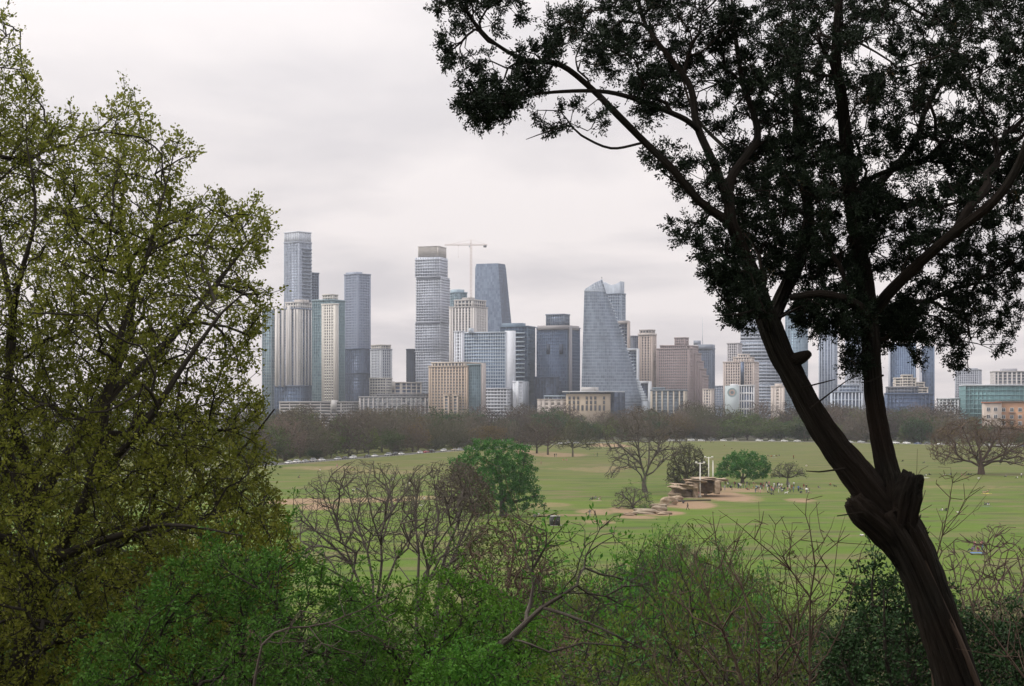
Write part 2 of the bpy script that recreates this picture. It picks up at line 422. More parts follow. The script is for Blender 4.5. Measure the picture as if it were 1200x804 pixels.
def ground():
    xs = np.unique(np.round(np.concatenate([np.linspace(GX0, -400, 12), np.linspace(-400, -150, 20), np.linspace(-150, 260, 300), np.linspace(260, 600, 40), np.linspace(600, GX1, 10)]), 3))
    ys = np.unique(np.round(np.concatenate([np.linspace(GY0, 0, 10), np.linspace(0, 240, 90), np.linspace(240, 700, 300), np.linspace(700, 1300, 150), np.linspace(1300, GY1, 14)]), 3))
    X, Y = np.meshgrid(xs, ys)
    Z = np.interp(Y, _gx, _gz)
    hill = np.clip(1 - Y / 230, 0, 1)
    Z = Z + hill * (0.35 * np.sin(X * 0.31 + 1) * np.sin(Y * 0.23) + 0.2 * np.sin(X * 0.9 + Y * 0.7)) * np.clip((np.abs(Y) + np.abs(X)) / 10, 0, 1)
    D = np.zeros_like(X)
    pxx = 600 + X * F / np.maximum(Y, 50); pyy = HY + CAMZ * F / np.maximum(Y, 50)
    g = np.random.default_rng(3)
    wobx = 6 * np.sin(X * .12 + Y * .021) + 5 * np.sin(X * .31 - Y * .05); woby = 1.2 * np.sin(X * .17 + 2) + .8 * np.sin(X * .41 + Y * .03)
    for px, py, hw, hh, s in PATHS:
        cx_, cy_ = (px - 600) / F * ground_d(py), ground_d(py)
        ax = hw / F * cy_; ay = max(2.5, abs(ground_d(py - hh) - ground_d(py + hh)) / 2)
        q = np.sqrt(((X - cx_ + wobx * ax * .02) / ax) ** 2 + ((Y - cy_ + woby * ay * .12) / ay) ** 2)
        D = np.maximum(D, s * np.clip((1.15 - q) / 0.45, 0, 1))
    nx = len(xs); i = (np.arange(len(ys) - 1)[:, None] * nx + np.arange(nx - 1)[None, :])
    Q = np.stack([i, i + 1, i + nx + 1, i + nx], -1).reshape(-1, 4)
    me = mesh('ground', np.stack([X, Y, Z], -1), Q, attrs={'dirt': D.ravel()}, smooth=True)
    n = N('meadow')
    co_ = n('TexCoord').outputs['Object']
    def nz(sc, st, d=4): return n.noise(n('Mapping', {'Vector': co_, 'Scale': st}).outputs[0], sc, d)
    a = nz(0.02, (0.6, 1.3, 1)); b = nz(0.09, (0.45, 1.0, 1), 6); c = nz(1.4, (1, 1, 1), 5)
    y = n('SeparateXYZ', {0: co_}).outputs[1]
    near = n.math('SMOOTH_MIN', n.math('MAXIMUM', n.math('MULTIPLY_ADD', y, -1 / 330, 2.15), 0.0), 1.0, 0.1)   # lusher towards the hill
    dry = n.mix(n.math('MULTIPLY_ADD', a, 3, -1.0), (0.120, 0.121, 0.037), (0.098, 0.124, 0.029))
    lush = n.mix(n.math('MULTIPLY_ADD', a, 3, -1.0), (0.108, 0.162, 0.020), (0.082, 0.142, 0.018))
    g1 = n.mix(near, dry, lush)
    g1 = n.mix(n.math('SMOOTH_MIN', n.math('MAXIMUM', n.math('MULTIPLY_ADD', b, 5.0, -2.4), 0), 0.8, 0.1), g1, (0.158, 0.130, 0.070))
    g1 = n.mix(n.math('SMOOTH_MIN', n.math('MAXIMUM', n.math('MULTIPLY_ADD', nz(0.16, (0.35, 1, 1), 5), 5, -2.6), 0), 0.7, 0.1), g1, (0.050, 0.074, 0.022))
    g1 = n.mix(n.math('MULTIPLY_ADD', c, 1.2, -0.25), g1, n.mix(1.0, g1, (0.62, 0.66, 0.6), 'MULTIPLY'))
    dt = n('Attribute', attribute_name='dirt').outputs['Fac']
    dt = n.math('SMOOTH_MIN', n.math('MAXIMUM', n.math('MULTIPLY', n.math('ADD', dt, n.math('MULTIPLY_ADD', nz(0.5, (0.6, 1, 1), 5), 1.6, -1.0)), 1.4), 0), 1.0, 0.1)
    g1 = n.mix(n.math('MULTIPLY', n.math('GREATER_THAN', n('Attribute', attribute_name='dirt').outputs['Fac'], 0.02), dt), g1, n.mix(c, (0.29, 0.195, 0.125), (0.21, 0.145, 0.095)))
    far = n.math('SMOOTH_MIN', n.math('MAXIMUM', n.math('MULTIPLY_ADD', y, 1 / 90, -12.6), 0.0), 1.0, 0.05)         # leaf litter of the wood
    g1 = n.mix(far, g1, n.mix(a, (0.085, 0.075, 0.062), (0.06, 0.066, 0.045)))
    hl = n.math('SMOOTH_MIN', n.math('MAXIMUM', n.math('MULTIPLY_ADD', y, -1 / 60, 3.7), 0.0), 1.0, 0.05)           # hillside litter under the scrub
    g1 = n.mix(hl, g1, n.mix(c, (0.055, 0.062, 0.026), (0.085, 0.066, 0.040)))
    bm = n('Bump', {'Strength': 0.5, 'Distance': 0.3, 'Height': c}).outputs[0]
    n.done(n('BsdfPrincipled', {'Base Color': g1, 'Roughness': 0.95, 'Specular IOR Level': 0.1, 'Normal': bm}).outputs[0])
    props(obj('ground', me, None, n.m), kind='structure')
ground()
M_ASPH = m_plain('asphalt', (0.075, 0.074, 0.072), (0.05, 0.05, 0.05), 0.5, 0.9, bump=0.1)
M_CURB = m_plain('kerb_concrete', (0.38, 0.36, 0.33), None, 0.6, 0.9)
def road():
    p, _ = catmull(np.array([(a, b, 0) for a, b in ROAD], float), np.zeros(len(ROAD)), 8.0)
    t = np.gradient(p, axis=0); t /= np.linalg.norm(t, axis=1, keepdims=True); nrm = np.stack([-t[:, 1], t[:, 0], 0 * t[:, 0]], 1)
    n = len(p)
    V = np.concatenate([p + nrm * 4.2, p - nrm * 4.2]) + np.array([0, 0, 0.012])
    Q = [(i + n, i + 1 + n, i + 1, i) for i in range(n - 1)]
    props(obj('road', mesh('road', V, Q), None, M_ASPH), kind='structure')
    for s in (1, -1):
        b = Buf(); o1 = p + nrm * s * 4.2; o2 = p + nrm * s * 4.45
        V = np.concatenate([o1, o2, o1 + (0, 0, .13), o2 + (0, 0, .13)])
        Q = []
        for i in range(n - 1):
            for q in ((i, i + 1, 2 * n + i + 1, 2 * n + i), (2 * n + i, 2 * n + i + 1, 3 * n + i + 1, 3 * n + i), (3 * n + i, 3 * n + i + 1, n + i + 1, n + i)): Q.append(q if s > 0 else q[::-1])
        b.add(V, Q); props(b.build('road_kerb', None, M_CURB), kind='structure')
    return p, t, nrm
ROADP, ROADT, ROADN = road()
# ================= the city =================
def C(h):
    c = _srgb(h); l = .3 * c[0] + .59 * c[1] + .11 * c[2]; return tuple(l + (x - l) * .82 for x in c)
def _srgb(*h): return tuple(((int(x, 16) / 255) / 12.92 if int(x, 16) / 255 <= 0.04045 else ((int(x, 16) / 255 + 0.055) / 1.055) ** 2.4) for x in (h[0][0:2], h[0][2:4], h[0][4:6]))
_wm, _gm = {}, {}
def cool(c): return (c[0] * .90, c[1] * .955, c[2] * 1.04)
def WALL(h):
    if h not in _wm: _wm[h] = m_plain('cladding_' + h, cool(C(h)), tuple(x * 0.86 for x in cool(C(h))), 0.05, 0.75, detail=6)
    return _wm[h]
def GLASS(h1, h2, bay=3.0, fl=3.4, metal=0.5, rough=0.15):
    k = (h1, h2, bay, fl, metal)
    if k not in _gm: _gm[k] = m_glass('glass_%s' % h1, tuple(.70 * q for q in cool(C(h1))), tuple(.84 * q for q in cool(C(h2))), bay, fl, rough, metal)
    return _gm[k]
class Bld:
    def __init__(s, name, label, d, x0, xs, x1, yaw=None, cat='tower', group=None):
        s.d = d; s.px = (x0, xs, x1)
        if yaw is None: yaw = 0.0 if x1 <= xs else max(14, min(62, math.degrees(math.atan2(x1 - xs, max(1, xs - x0) * 0.9))))
        s.th = R(yaw)
        c = P(xs, HY, d); s.o = np.array([c[0], d, 0.0])
        s.ex = np.array([math.cos(s.th), -math.sin(s.th), 0]); s.ey = np.array([math.sin(s.th), math.cos(s.th), 0])
        s.root = thing(name, label, cat, s.o, -s.th, group)
    def h(s, py, dd=0): return CAMZ - (py - HY) / F * (s.d + dd)
    def rect(s, x0, xs, x1, dd=0.0, depth=None):
        """local box of a volume whose corner stands at photo column xs, dd metres behind the building's own corner"""
        d = s.d + dd; c = np.array([(xs - 600) / F * d, d, 0]) - s.o
        lx, ly = c @ s.ex, c @ s.ey
        wf = max(2.0, (xs - x0) * d / F / math.cos(s.th))
        ws = depth if depth else ((x1 - xs) * d / F / math.sin(s.th) if s.th > 0.05 and x1 > xs else 26.0)
        return lx - wf, lx, ly, ly + ws
    def vol(s, yt, yb=None, px=None, dd=0.0, depth=None, glass=None, wall=None, side=None, fl=3.4, bay=3.6, sp=1.2, pw=0.9, out=0.25, roof=True, name='', par=1.4, box=None, crown=None, slab=None, skipv=False):
        px = px or s.px
        x0, x1, y0, y1 = box or s.rect(px[0], px[1], px[2], dd, depth)
        z1 = s.h(yt, dd); z0 = 0.0 if yb is None else s.h(yb, dd)
        nm = (name + '_') if name else ''
        g = Buf(); i = 0.35 if out > 0 else 0.0
        g.box(x0 + i, x1 - i, y0 + i, y1 - i, z0, z1 - 0.1); g.build(nm + 'glazing', s.root, glass)
        w = Buf(); nf = max(1, int(round((z1 - z0) / fl))); f = (z1 - z0) / nf
        e = slab if slab else 0.0
        for k in range(nf):                   # spandrels or balcony slabs
            a = z0 + k * f; t = min(sp, f * .8)
            o = e
            w.box(x0 - o, x1 + o, y0 - out - o, y0 + i, a, a + t); w.box(x0 - o, x1 + o, y1 - i, y1 + out + o, a, a + t)
            w.box(x1 - i, x1 + out + o, y0 + i + .01, y1 - i - .01, a + .01, a + t - .01); w.box(x0 - out - o, x0 + i, y0 + i + .01, y1 - i - .01, a + .01, a + t - .01)
        w.build(nm + 'spandrel_lattice', s.root, wall)
        if not skipv and pw > 0:
            v = Buf(); o2 = out + 0.08
            for (a0, a1, ax) in ((x0, x1, 0), (y0, y1, 1)):
                nb = max(1, int(round((a1 - a0) / bay))); st = (a1 - a0) / nb
                for k in range(nb + 1):
                    c = a0 + k * st; p = pw * (1.0 if 0 < k < nb else 1.3) / 2
                    if ax == 0:
                        c = min(max(c, x0 + p), x1 - p)
                        v.box(c - p, c + p, y0 - o2, y0 + i + .02, z0, z1 - .05); v.box(c - p, c + p, y1 - i - .02, y1 + o2, z0, z1 - .05)
                    else:
                        c = min(max(c, y0 + p + .45), y1 - p - .45)
                        v.box(x1 - i - .02, x1 + o2, c - p, c + p, z0, z1 - .06); v.box(x0 - o2, x0 + i + .02, c - p, c + p, z0, z1 - .06)
            v.build(nm + 'mullion_lattice', s.root, side or wall)
        if roof:
            b = Buf(); q = out + .3
            for bx in ((x0 - q, x1 + q, y0 - q, y0 + .2), (x0 - q, x1 + q, y1 - .2, y1 + q), (x0 - q, x0 + .2, y0 + .2, y1 - .2), (x1 - .2, x1 + q, y0 + .2, y1 - .2)): b.box(*bx, z1 - .08, z1 + par)
            b.box(x0 + .2, x1 - .2, y0 + .2, y1 - .2, z1 - .08, z1 + .25)
            b.build(nm + 'roof', s.root, crown or wall)
        return x0, x1, y0, y1, z0, z1
    def solid(s, name, yt, yb, px=None, dd=0.0, depth=None, mat=None, box=None, grow=0.0):
        px = px or s.px
        x0, x1, y0, y1 = box or s.rect(px[0], px[1], px[2], dd, depth)
        b = Buf(); b.box(x0 - grow, x1 + grow, y0 - grow, y1 + grow, s.h(yb, dd) if yb is not None else 0.0, s.h(yt, dd)); return b.build(name, s.root, mat)

G_BLUE = dict(glass=GLASS('5f6f88', '8d9cb2', 3.0, 3.4))
G_DARK = dict(glass=GLASS('3d4a60', '62708a', 3.0, 3.6))
G_NAVY = dict(glass=GLASS('3f5370', '5f7694', 3.0, 3.8))
G_TEAL = dict(glass=GLASS('5d7c86', '93adb4', 3.0, 3.3))
G_PALE = dict(glass=GLASS('8591a8', 'c3cbd8', 2.6, 3.3))
G_WIN = dict(glass=GLASS('454a55', '7d828c', 3.0, 3.2, 0.25))
def tower(name, label, d, px, yt, yaw=None, group=None, cat='tower', **kw):
    b = Bld(name, label, d, *px, yaw=yaw, cat=cat, group=group); b.box0 = b.vol(yt, **kw); return b

# --- west group ---
b = tower('glass_tower', 'tallest pale grey tower with light crown and balcony side, rising behind the cream ribbed tower', 2150, (331, 350, 363), 284, **G_PALE, wall=WALL('a9adb8'), fl=3.4, sp=.5, pw=.5, bay=2.6, side=WALL('b9bcc6'))
b.vol(272, 284.4, px=(331.3, 350, 362.6), glass=WALL('c9c9cd'), wall=WALL('d6d5d8'), fl=9, sp=1, pw=.8, bay=3, name='crown')
x0, x1, y0, y1, z0, z1 = b.box0
bb = Buf()
for k in range(40):
    z = z0 + 40 + k * (z1 - z0 - 44) / 40
    bb.box(x1 + .4, x1 + 2.0, y0 + 6, y1 - 1, z, z + 1.3)
bb.build('balcony_slat', b.root, WALL('7f8795'))
b = tower('glass_tower', 'slim darker slab tower tucked against the tallest pale grey tower', 2190, (355, 357.2, 372), 320, yaw=50, **G_DARK, wall=WALL('7c8596'), sp=1.0, pw=.4, out=.5)
b = tower('apartment_tower', 'teal glass tower half hidden by the spring leaves beside the cream ribbed tower', 1990, (306, 318, 325), 364, **G_TEAL, wall=WALL('9aa7ab'), sp=.6, pw=.4)
b = tower('apartment_tower', 'wide cream tower with tall vertical ribs and blue window strips', 1960, (320, 350, 365.5), 362, glass=GLASS('6a7388', '98a0b2', 3, 3.2), wall=WALL('8f94a3'), side=WALL('cfc3b8'), fl=3.2, sp=.7, pw=2.4, bay=5.6, out=.5)
b.vol(355, 363, px=(333, 350, 364), dd=6, **G_WIN, wall=WALL('cdc2b7'), fl=4, sp=1.6, pw=1.4, name='upper_storey')
b.solid('penthouse', 351, 356, px=(344, 355, 361), dd=12, mat=WALL('b9aca2'))
b.vol(453, None, px=(319, 352, 366.5), dd=-10, **G_NAVY, wall=WALL('5f6c80'), fl=4.5, sp=.6, pw=.4, name='podium')
for q in (322.5, 329.5, 336.5):
    b.solid('rib', 358.5, 453, px=(q, q + 2.2, q + 2.2), dd=-2.5, depth=2.5, mat=WALL('d8cdc3'))
b = tower('apartment_tower', 'tower with teal glass corners and a cream window grid down its middle', 1930, (364, 389, 402), 352, glass=GLASS('56818c', '8fb0b5', 2.6, 3.2), wall=WALL('8fa3a8'), fl=3.2, sp=.5, pw=.35, bay=2.6)
b.vol(357, 470, px=(376, 393.5, 395), dd=-4.5, depth=5, **G_WIN, wall=WALL('d9cdbd'), fl=3.2, sp=1.5, pw=1.5, bay=3.1, out=.35, name='centre')
b.vol(346, 353, px=(377, 390, 395), dd=6, **G_WIN, wall=WALL('c6bcae'), fl=4.0, sp=1.8, pw=1, name='penthouse')
b.solid('roof_plant', 344.5, 346.5, px=(379, 386, 389), dd=9, mat=WALL('cdbfae'))
b = tower('glass_tower', 'plain slate grey tower with a shaded side, next to the clear sky gap', 2120, (402, 419, 433), 321.5, **G_BLUE, wall=WALL('8f95a6'), fl=3.3, sp=1.3, pw=.9, bay=2.7)
b.solid('roof_plant', 318.5, 322, px=(404, 418, 424), dd=5, mat=WALL('9ea3b0'))
b.vol(409, None, px=(400.5, 425, 436.5), dd=-14, **G_DARK, wall=WALL('4f5c73'), fl=3.8, sp=.5, pw=.35, name='podium')
b.vol(438, None, px=(403, 424, 428), dd=-24, depth=20, **G_DARK, wall=WALL('3f4a5e'), fl=4, sp=.5, pw=.3, name='annex')
b = tower('office_tower', 'short tower with one dark side and one white windowed side beneath a tan top', 2060, (433, 446, 458.5), 410, **G_DARK, wall=WALL('a3a3aa'), side=WALL('c9c7c8'), fl=3.3, sp=1.4, pw=.8, bay=3)
b.vol(405, 411, px=(434, 446, 457), dd=4, **G_WIN, wall=WALL('c2b6a8'), fl=3, sp=1.2, pw=1, name='crown')
b = tower('office_tower', 'narrow dark blank tower beside the stacked white tower', 2200, (476, 479, 487), 410, yaw=55, glass=GLASS('3c4658', '4a566a', 6, 4), wall=WALL('414b5c'), fl=4, sp=.4, pw=.3)
b = Bld('office_block', 'low cream office block with dark window bays under the slate grey tower', 1960, 433, 470, 492, cat='building')
b.vol(449, glass=G_DARK['glass'], wall=WALL('b9aa9c'), fl=4, sp=1.2, pw=1.3, bay=9)
b.vol(444, 470, px=(432, 452, 456), dd=-12, depth=12, **G_WIN, wall=WALL('c3b9ae'), fl=3.2, sp=1.3, pw=.5, name='wing')
b.solid('wall_panel', 447, 456, px=(456, 462, 463), dd=-1.2, depth=1, mat=WALL('c9bbac'))
b = Bld('apartment_block', 'long low grey apartment row with white framed bays above the bare trees', 1830, 420, 504, 512, yaw=6, cat='building')
b.vol(466, **G_WIN, wall=WALL('8d8886'), side=WALL('a39a94'), fl=3.2, sp=1.3, pw=1.6, bay=5)
wb = Buf(); wb.box(-1.6, 1.6, -.5, 0, -.0, .35); wb.box(-1.6, 1.6, -.5, 0, 2.5, 2.85); wb.box(-1.6, -1.25, -.5, 0, .35, 2.5); wb.box(1.25, 1.6, -.5, 0, .35, 2.5); wb.box(-.15, .15, -.45, -.05, .35, 2.5)
x0, x1, y0, y1, z0, z1 = b.vol(463, 467, px=(440, 500, 504), dd=5, **G_WIN, wall=WALL('7d7a7a'), fl=3, sp=1.2, pw=1, name='attic')
w0 = None
for r_ in range(2):
    for k in range(13):
        if (k + r_) % 5 == 2: continue
        lx, ly = x0 + 3 + k * 4.6, -.4
        if w0 is None: w0 = wb.build('bay_frame', b.root, WALL('cfcac6')); o = w0
        else: o = w0.copy(); COL.objects.link(o)
        o.location = (lx, ly, 22.2 + r_ * 5 - r_ * .6)
b = Bld('parking_garage', 'long cream parking deck with open dark levels over the treetops', 1800, 326, 400, 414, yaw=8, cat='building')
b.vol(472, glass=GLASS('3c3c3e', '50504f', 8, 3), wall=WALL('a59c94'), fl=3.2, sp=1.7, pw=.8, bay=12)
b.solid('stair_tower', 469, 480, px=(388, 394, 396), dd=-2, depth=6, mat=WALL('b8b0a8'))
# --- stacked tower, crane ---
b = Bld('stacked_tower', 'white residential tower of offset stacked blocks with a tan screened top', 2080, 486, 516, 525)
st = dict(glass=GLASS('b0b6c4', 'e3e5ea', 2.8, 3.3), fl=3.35, sp=1.0, pw=.5, bay=3.2, slab=.5)
for i, (yt, yb, px, nm) in enumerate([(457, None, (487, 516, 525.5), 'base'), (412, 457.2, (487, 516, 525.5), 'lower_block'), (377, 412.2, (486, 515.5, 525), 'second_block'), (324, 377.2, (487.2, 516.5, 526), 'third_block'), (301, 324.2, (486, 515, 523.5), 'top_block')]):
    b.vol(yt, yb, px=px, wall=WALL('c9c8ce'), side=WALL('dcdade'), name=nm, roof=False, **st)
    if i in (2, 3): b.solid('recess_band', yt + .3, yt + 2.6, px=(px[0] + .3, px[1] - .3, px[2] - .5), dd=-.9, mat=WALL('6d7079'))
b.vol(288.5, 301.5, px=(489.5, 514, 522), dd=4, glass=GLASS('9d948c', 'b9aea4', 2, 4), wall=WALL('bfb2a6'), fl=3.0, sp=.5, pw=.9, bay=1.6, name='crown', par=.3)
b = tower('glass_tower', 'small teal tower with a rounded top peeking out behind the white stacked tower', 2350, (526, 538, 547), 343, **G_TEAL, wall=WALL('8ba0ab'), fl=3.5, sp=.6, pw=.4)
b.solid('crown', 339, 343.5, px=(527.5, 537, 544), dd=6, mat=WALL('9fb2ba'))
b = tower('apartment_tower', 'tan residential tower with vertical window bays beneath the crane', 2040, (526, 556, 571), 360, glass=GLASS('5d6069', '8e9098', 3, 3.2, .3), wall=WALL('b9aea6'), side=WALL('c9bdb3'), fl=3.2, sp=1.0, pw=1.9, bay=4.2, out=.4)
b.vol(352, 361, px=(532, 554, 569), dd=5, **G_WIN, wall=WALL('c3b7ad'), fl=4, sp=1.4, pw=1.6, bay=5, name='crown')
b.solid('penthouse', 348.5, 353, px=(541, 552, 556), dd=10, mat=WALL('a3988f'))
def crane():
    d = 2140; r = thing('tower_crane', 'tower crane with a long jib standing behind the tan residential tower', 'crane', (P(552, HY, d)[0], d, 0))
    top = CAMZ - (287.5 - HY) / F * d; apex = CAMZ - (281 - HY) / F * d
    m = m_plain('crane_paint', (0.50, 0.38, 0.33), (0.44, 0.33, 0.29), .2, .6)
    b = Buf(); h = 1.1; n = int(top / 4)
    for sx in (-h, h):
        for sy in (-h, h): b.box(sx - .16, sx + .16, sy - .16, sy + .16, 0, top)
    for k in range(n):
        z = k * top / n; z2 = (k + 1) * top / n
        for (a, c) in (((-h, -h), (h, -h)), ((h, -h), (h, h)), ((h, h), (-h, h)), ((-h, h), (-h, -h))):
            b.bar((*a, z), (*c, z2), .09, 4); b.bar((*a, z), (*c, z), .09, 4)
    b.build('mast', r, m)
    def truss(name, L, hh):
        b = Buf(); n = int(abs(L) / 2.5); s = L / n
        for y in (-.8, .8): b.bar((0, y, top), (L, y, top), .17, 4)
        b.bar((0, 0, top + hh), (L, 0, top + hh * .6), .17, 4)
        for k in range(n):
            z = top + hh * (1 - .4 * k / n)
            for y in (-.8, .8): b.bar((k * s, y, top), ((k + .5) * s, 0, z), .09, 4); b.bar(((k + .5) * s, 0, z), ((k + 1) * s, y, top), .09, 4)
        return b.build(name, r, m)
    truss('jib', -(552 - 521) / F * d, 1.9); truss('counter_jib', (571 - 552) / F * d, 1.6)
    b = Buf()
    for sx, sy in ((-h, -h), (h, -h), (h, h), (-h, h)): b.bar((sx, sy, top), (0, 0, apex), .16, 4)
    b.build('apex', r, m)
    b = Buf(); b.bar((0, 0, apex), (-24, 0, top + 1.7), .08, 4); b.bar((0, 0, apex), (18, 0, top + 1.5), .08, 4); b.build('pendant_chain', r, m)
    b = Buf(); b.box(15.5, 19.5, -1.2, 1.2, top - 2.6, top + .2); b.build('counterweight', r, WALL('7b7672'))
    b = Buf(); b.box(-2.6, -1.2, -1.9, -.6, top - 2.6, top - .3); b.build('cab', r, WALL('d5d3d0'))
    b = Buf(); b.box(-16.6, -15.4, -.7, .7, top - .7, top - .1); b.bar((-16, 0, top - .6), (-16, 0, top - 14), .06, 4); b.box(-16.3, -15.7, -.3, .3, top - 15.2, top - 14); b.build('trolley_hook', r, m)
crane()
# --- tall dark tower with folded facets ---
def facet_tower():
    d = 2230; r = thing('faceted_tower', 'tall blue glass tower with folded facets and a dark shaded flank', 'tower', (P(585, HY, d)[0], d, 0), -R(20))
    u = d / F; H = lambda py: CAMZ - (py - HY) / F * d
    zt = H(308.5); zm = H(388)
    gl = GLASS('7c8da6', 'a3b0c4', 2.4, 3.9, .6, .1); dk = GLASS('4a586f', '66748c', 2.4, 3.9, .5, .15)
    wf, ws = 31 * u, 26 * u
    def ring(a, wl, wr, dp): return [(-wl, 0, a), (wr, 0, a), (wr + 3, dp, a), (-wl + 1, dp, a)]
    L = [ring(0, wf, 5, ws), ring(zm, wf, 4.5, ws), ring(zt - 6, wf - 1, -1, ws - 9), ring(zt, wf - 2.5, -2, ws - 10)]
    def shell(fs, nm, mt):
        V, Q = [], []
        for k in range(3):
            for (i, j) in fs:
                n = len(V); V += [L[k][i], L[k][j], L[k + 1][j], L[k + 1][i]]; Q.append((n, n + 1, n + 2, n + 3))
        return obj(nm, mesh(nm, V, Q), r, mt)
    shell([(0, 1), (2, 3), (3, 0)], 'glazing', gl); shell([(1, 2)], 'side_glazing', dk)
    b = Buf(); b.add(L[3], [(0, 1, 2, 3)]); b.build('roof', r, WALL('8b919c'))
    b = Buf(); n = 52
    for k in range(1, n):
        z = zt * k / n
        for q in range(3):
            if L[q][0][2] <= z <= L[q + 1][0][2]:
                t = (z - L[q][0][2]) / (L[q + 1][0][2] - L[q][0][2])
                p = [np.array(L[q][i]) * (1 - t) + np.array(L[q + 1][i]) * t for i in range(4)]
                for i in range(4): b.bar(p[i], p[(i + 1) % 4], .16, 4)
    for i in np.linspace(0, 1, 13): b.tube(np.array([np.array(l[0]) * (1 - i) + np.array(l[1]) * i for l in L]), np.full(4, .14), 4)
    for i in np.linspace(0, 1, 9): b.tube(np.array([np.array(l[1]) * (1 - i) + np.array(l[2]) * i for l in L]), np.full(4, .14), 4)
    b.build('mullion_lattice', r, WALL('8996aa'))
facet_tower()
# --- centre ---
b = tower('office_block', 'white edged glass office block with broad horizontal blue bands', 1950, (532, 592, 603), 390, yaw=22, glass=GLASS('5d7590', '8ba0b6', 2.6, 3.7), wall=WALL('c3cbd2'), fl=3.7, sp=.9, pw=.3, bay=3, cat='building')
b.solid('white_edge', 387.5, 480, px=(591.5, 602, 603.5), dd=-3, depth=6, mat=WALL('d6d4d6'))
b.vol(389, None, px=(532, 542, 545), dd=-3, depth=5, **G_WIN, wall=WALL('cfcdd0'), fl=3.7, sp=1.5, pw=1.5, bay=3.5, name='west_strip')
b.vol(456, None, px=(560, 594, 597), dd=-16, depth=14, **G_WIN, wall=WALL('c9c6c8'), fl=3.7, sp=1.7, pw=.4, bay=4, name='podium')
b.vol(448, None, px=(601, 607, 612), dd=-10, depth=14, **G_WIN, wall=WALL('dad8d9'), fl=3.6, sp=1.8, pw=1.6, bay=4, name='east_wing')
b.solid('white_fin', 447, 478, px=(605.5, 607, 607.3), dd=-13, depth=3, mat=WALL('e3e1e1'))
b.solid('roof_plant', 384.5, 390.5, px=(549, 552, 555), dd=10, mat=WALL('b3b8be'))
b = tower('apartment_block', 'tan brick condominium with a teal glass corner and punched windows', 1800, (501.5, 548, 567), 430, yaw=22, **G_WIN, wall=WALL('b79f88'), side=WALL('b59a80'), fl=3.15, sp=1.25, pw=1.5, bay=3.4, cat='building')
b.vol(425.5, 431, px=(505, 545, 562), dd=4, **G_WIN, wall=WALL('c9b6a2'), fl=3.5, sp=1.2, pw=1.4, bay=4, name='attic')
b.vol(428, None, px=(547.5, 563, 567), dd=-4, depth=5, glass=GLASS('4b6a78', '76929c', 2.2, 3.15), wall=WALL('7d9298'), fl=3.15, sp=.4, pw=.25, bay=2.2, name='glass_corner')
b.solid('brick_edge', 425.5, None, px=(563.4, 567, 568.4), dd=-5, depth=6, mat=WALL('a99a92'))
for q in (520, 530.5):
    b.vol(464, None, px=(q, q + 6, q + 6.4), dd=-2.2, depth=2, **G_WIN, wall=WALL('c4ab92'), fl=3.15, sp=.9, pw=.9, bay=4, name='bay_window')
b = tower('office_tower', 'dark layered glass office with pale horizontal sunshades', 2020, (586, 618, 627.5), 383, **G_NAVY, wall=WALL('5d7386'), fl=3.9, sp=.5, pw=.3, bay=4)
bb = Buf(); x0, x1, y0, y1, z0, z1 = b.box0
for k in range(13): z = z1 - 8 - k * 5.2; bb.box(x0 + 10, x1 - 3, y0 - 2.0, y0 - .3, z, z + 1.3)
bb.build('sunshade_slat', b.root, WALL('b9c4ca'))
b.solid('roof_plant', 378.5, 384, px=(588, 612, 616), dd=8, mat=WALL('6d7f8e'))
b.solid('grey_wing', 447, None, px=(611, 617.5, 620), dd=-6, depth=8, mat=WALL('9a9ca3'))
b = tower('office_tower', 'broad navy glass tower with a tan roof band and a boxy penthouse', 1990, (629, 664, 681), 384, yaw=26, glass=GLASS('46597a', '647a9a', 2.4, 3.9), wall=WALL('6f7d93'), side=WALL('5a6b85'), fl=3.9, sp=.45, pw=.3, bay=2.4)
b.solid('roof_band', 381, 386, px=(630, 664.3, 680), dd=-1.5, mat=WALL('968d8b'))
b.vol(369, 382, px=(640, 661, 668), dd=8, **G_BLUE, wall=WALL('7f8694'), fl=4.5, sp=.6, pw=.5, bay=3, name='penthouse')
b.solid('stone_edge', 383, None, px=(666.5, 668.5, 671), dd=.5, depth=5, mat=WALL('8d8688'))
for q in (640.5, 655.5): b.solid('loggia', 403, 415, px=(q, q + 3.6, q + 3.7), dd=-1.5, depth=1.4, mat=WALL('323d51'))
b.vol(442.5, None, px=(627, 650, 655), dd=-14, depth=12, **G_DARK, wall=WALL('4b5a74'), fl=4, sp=.4, pw=.3, name='podium')
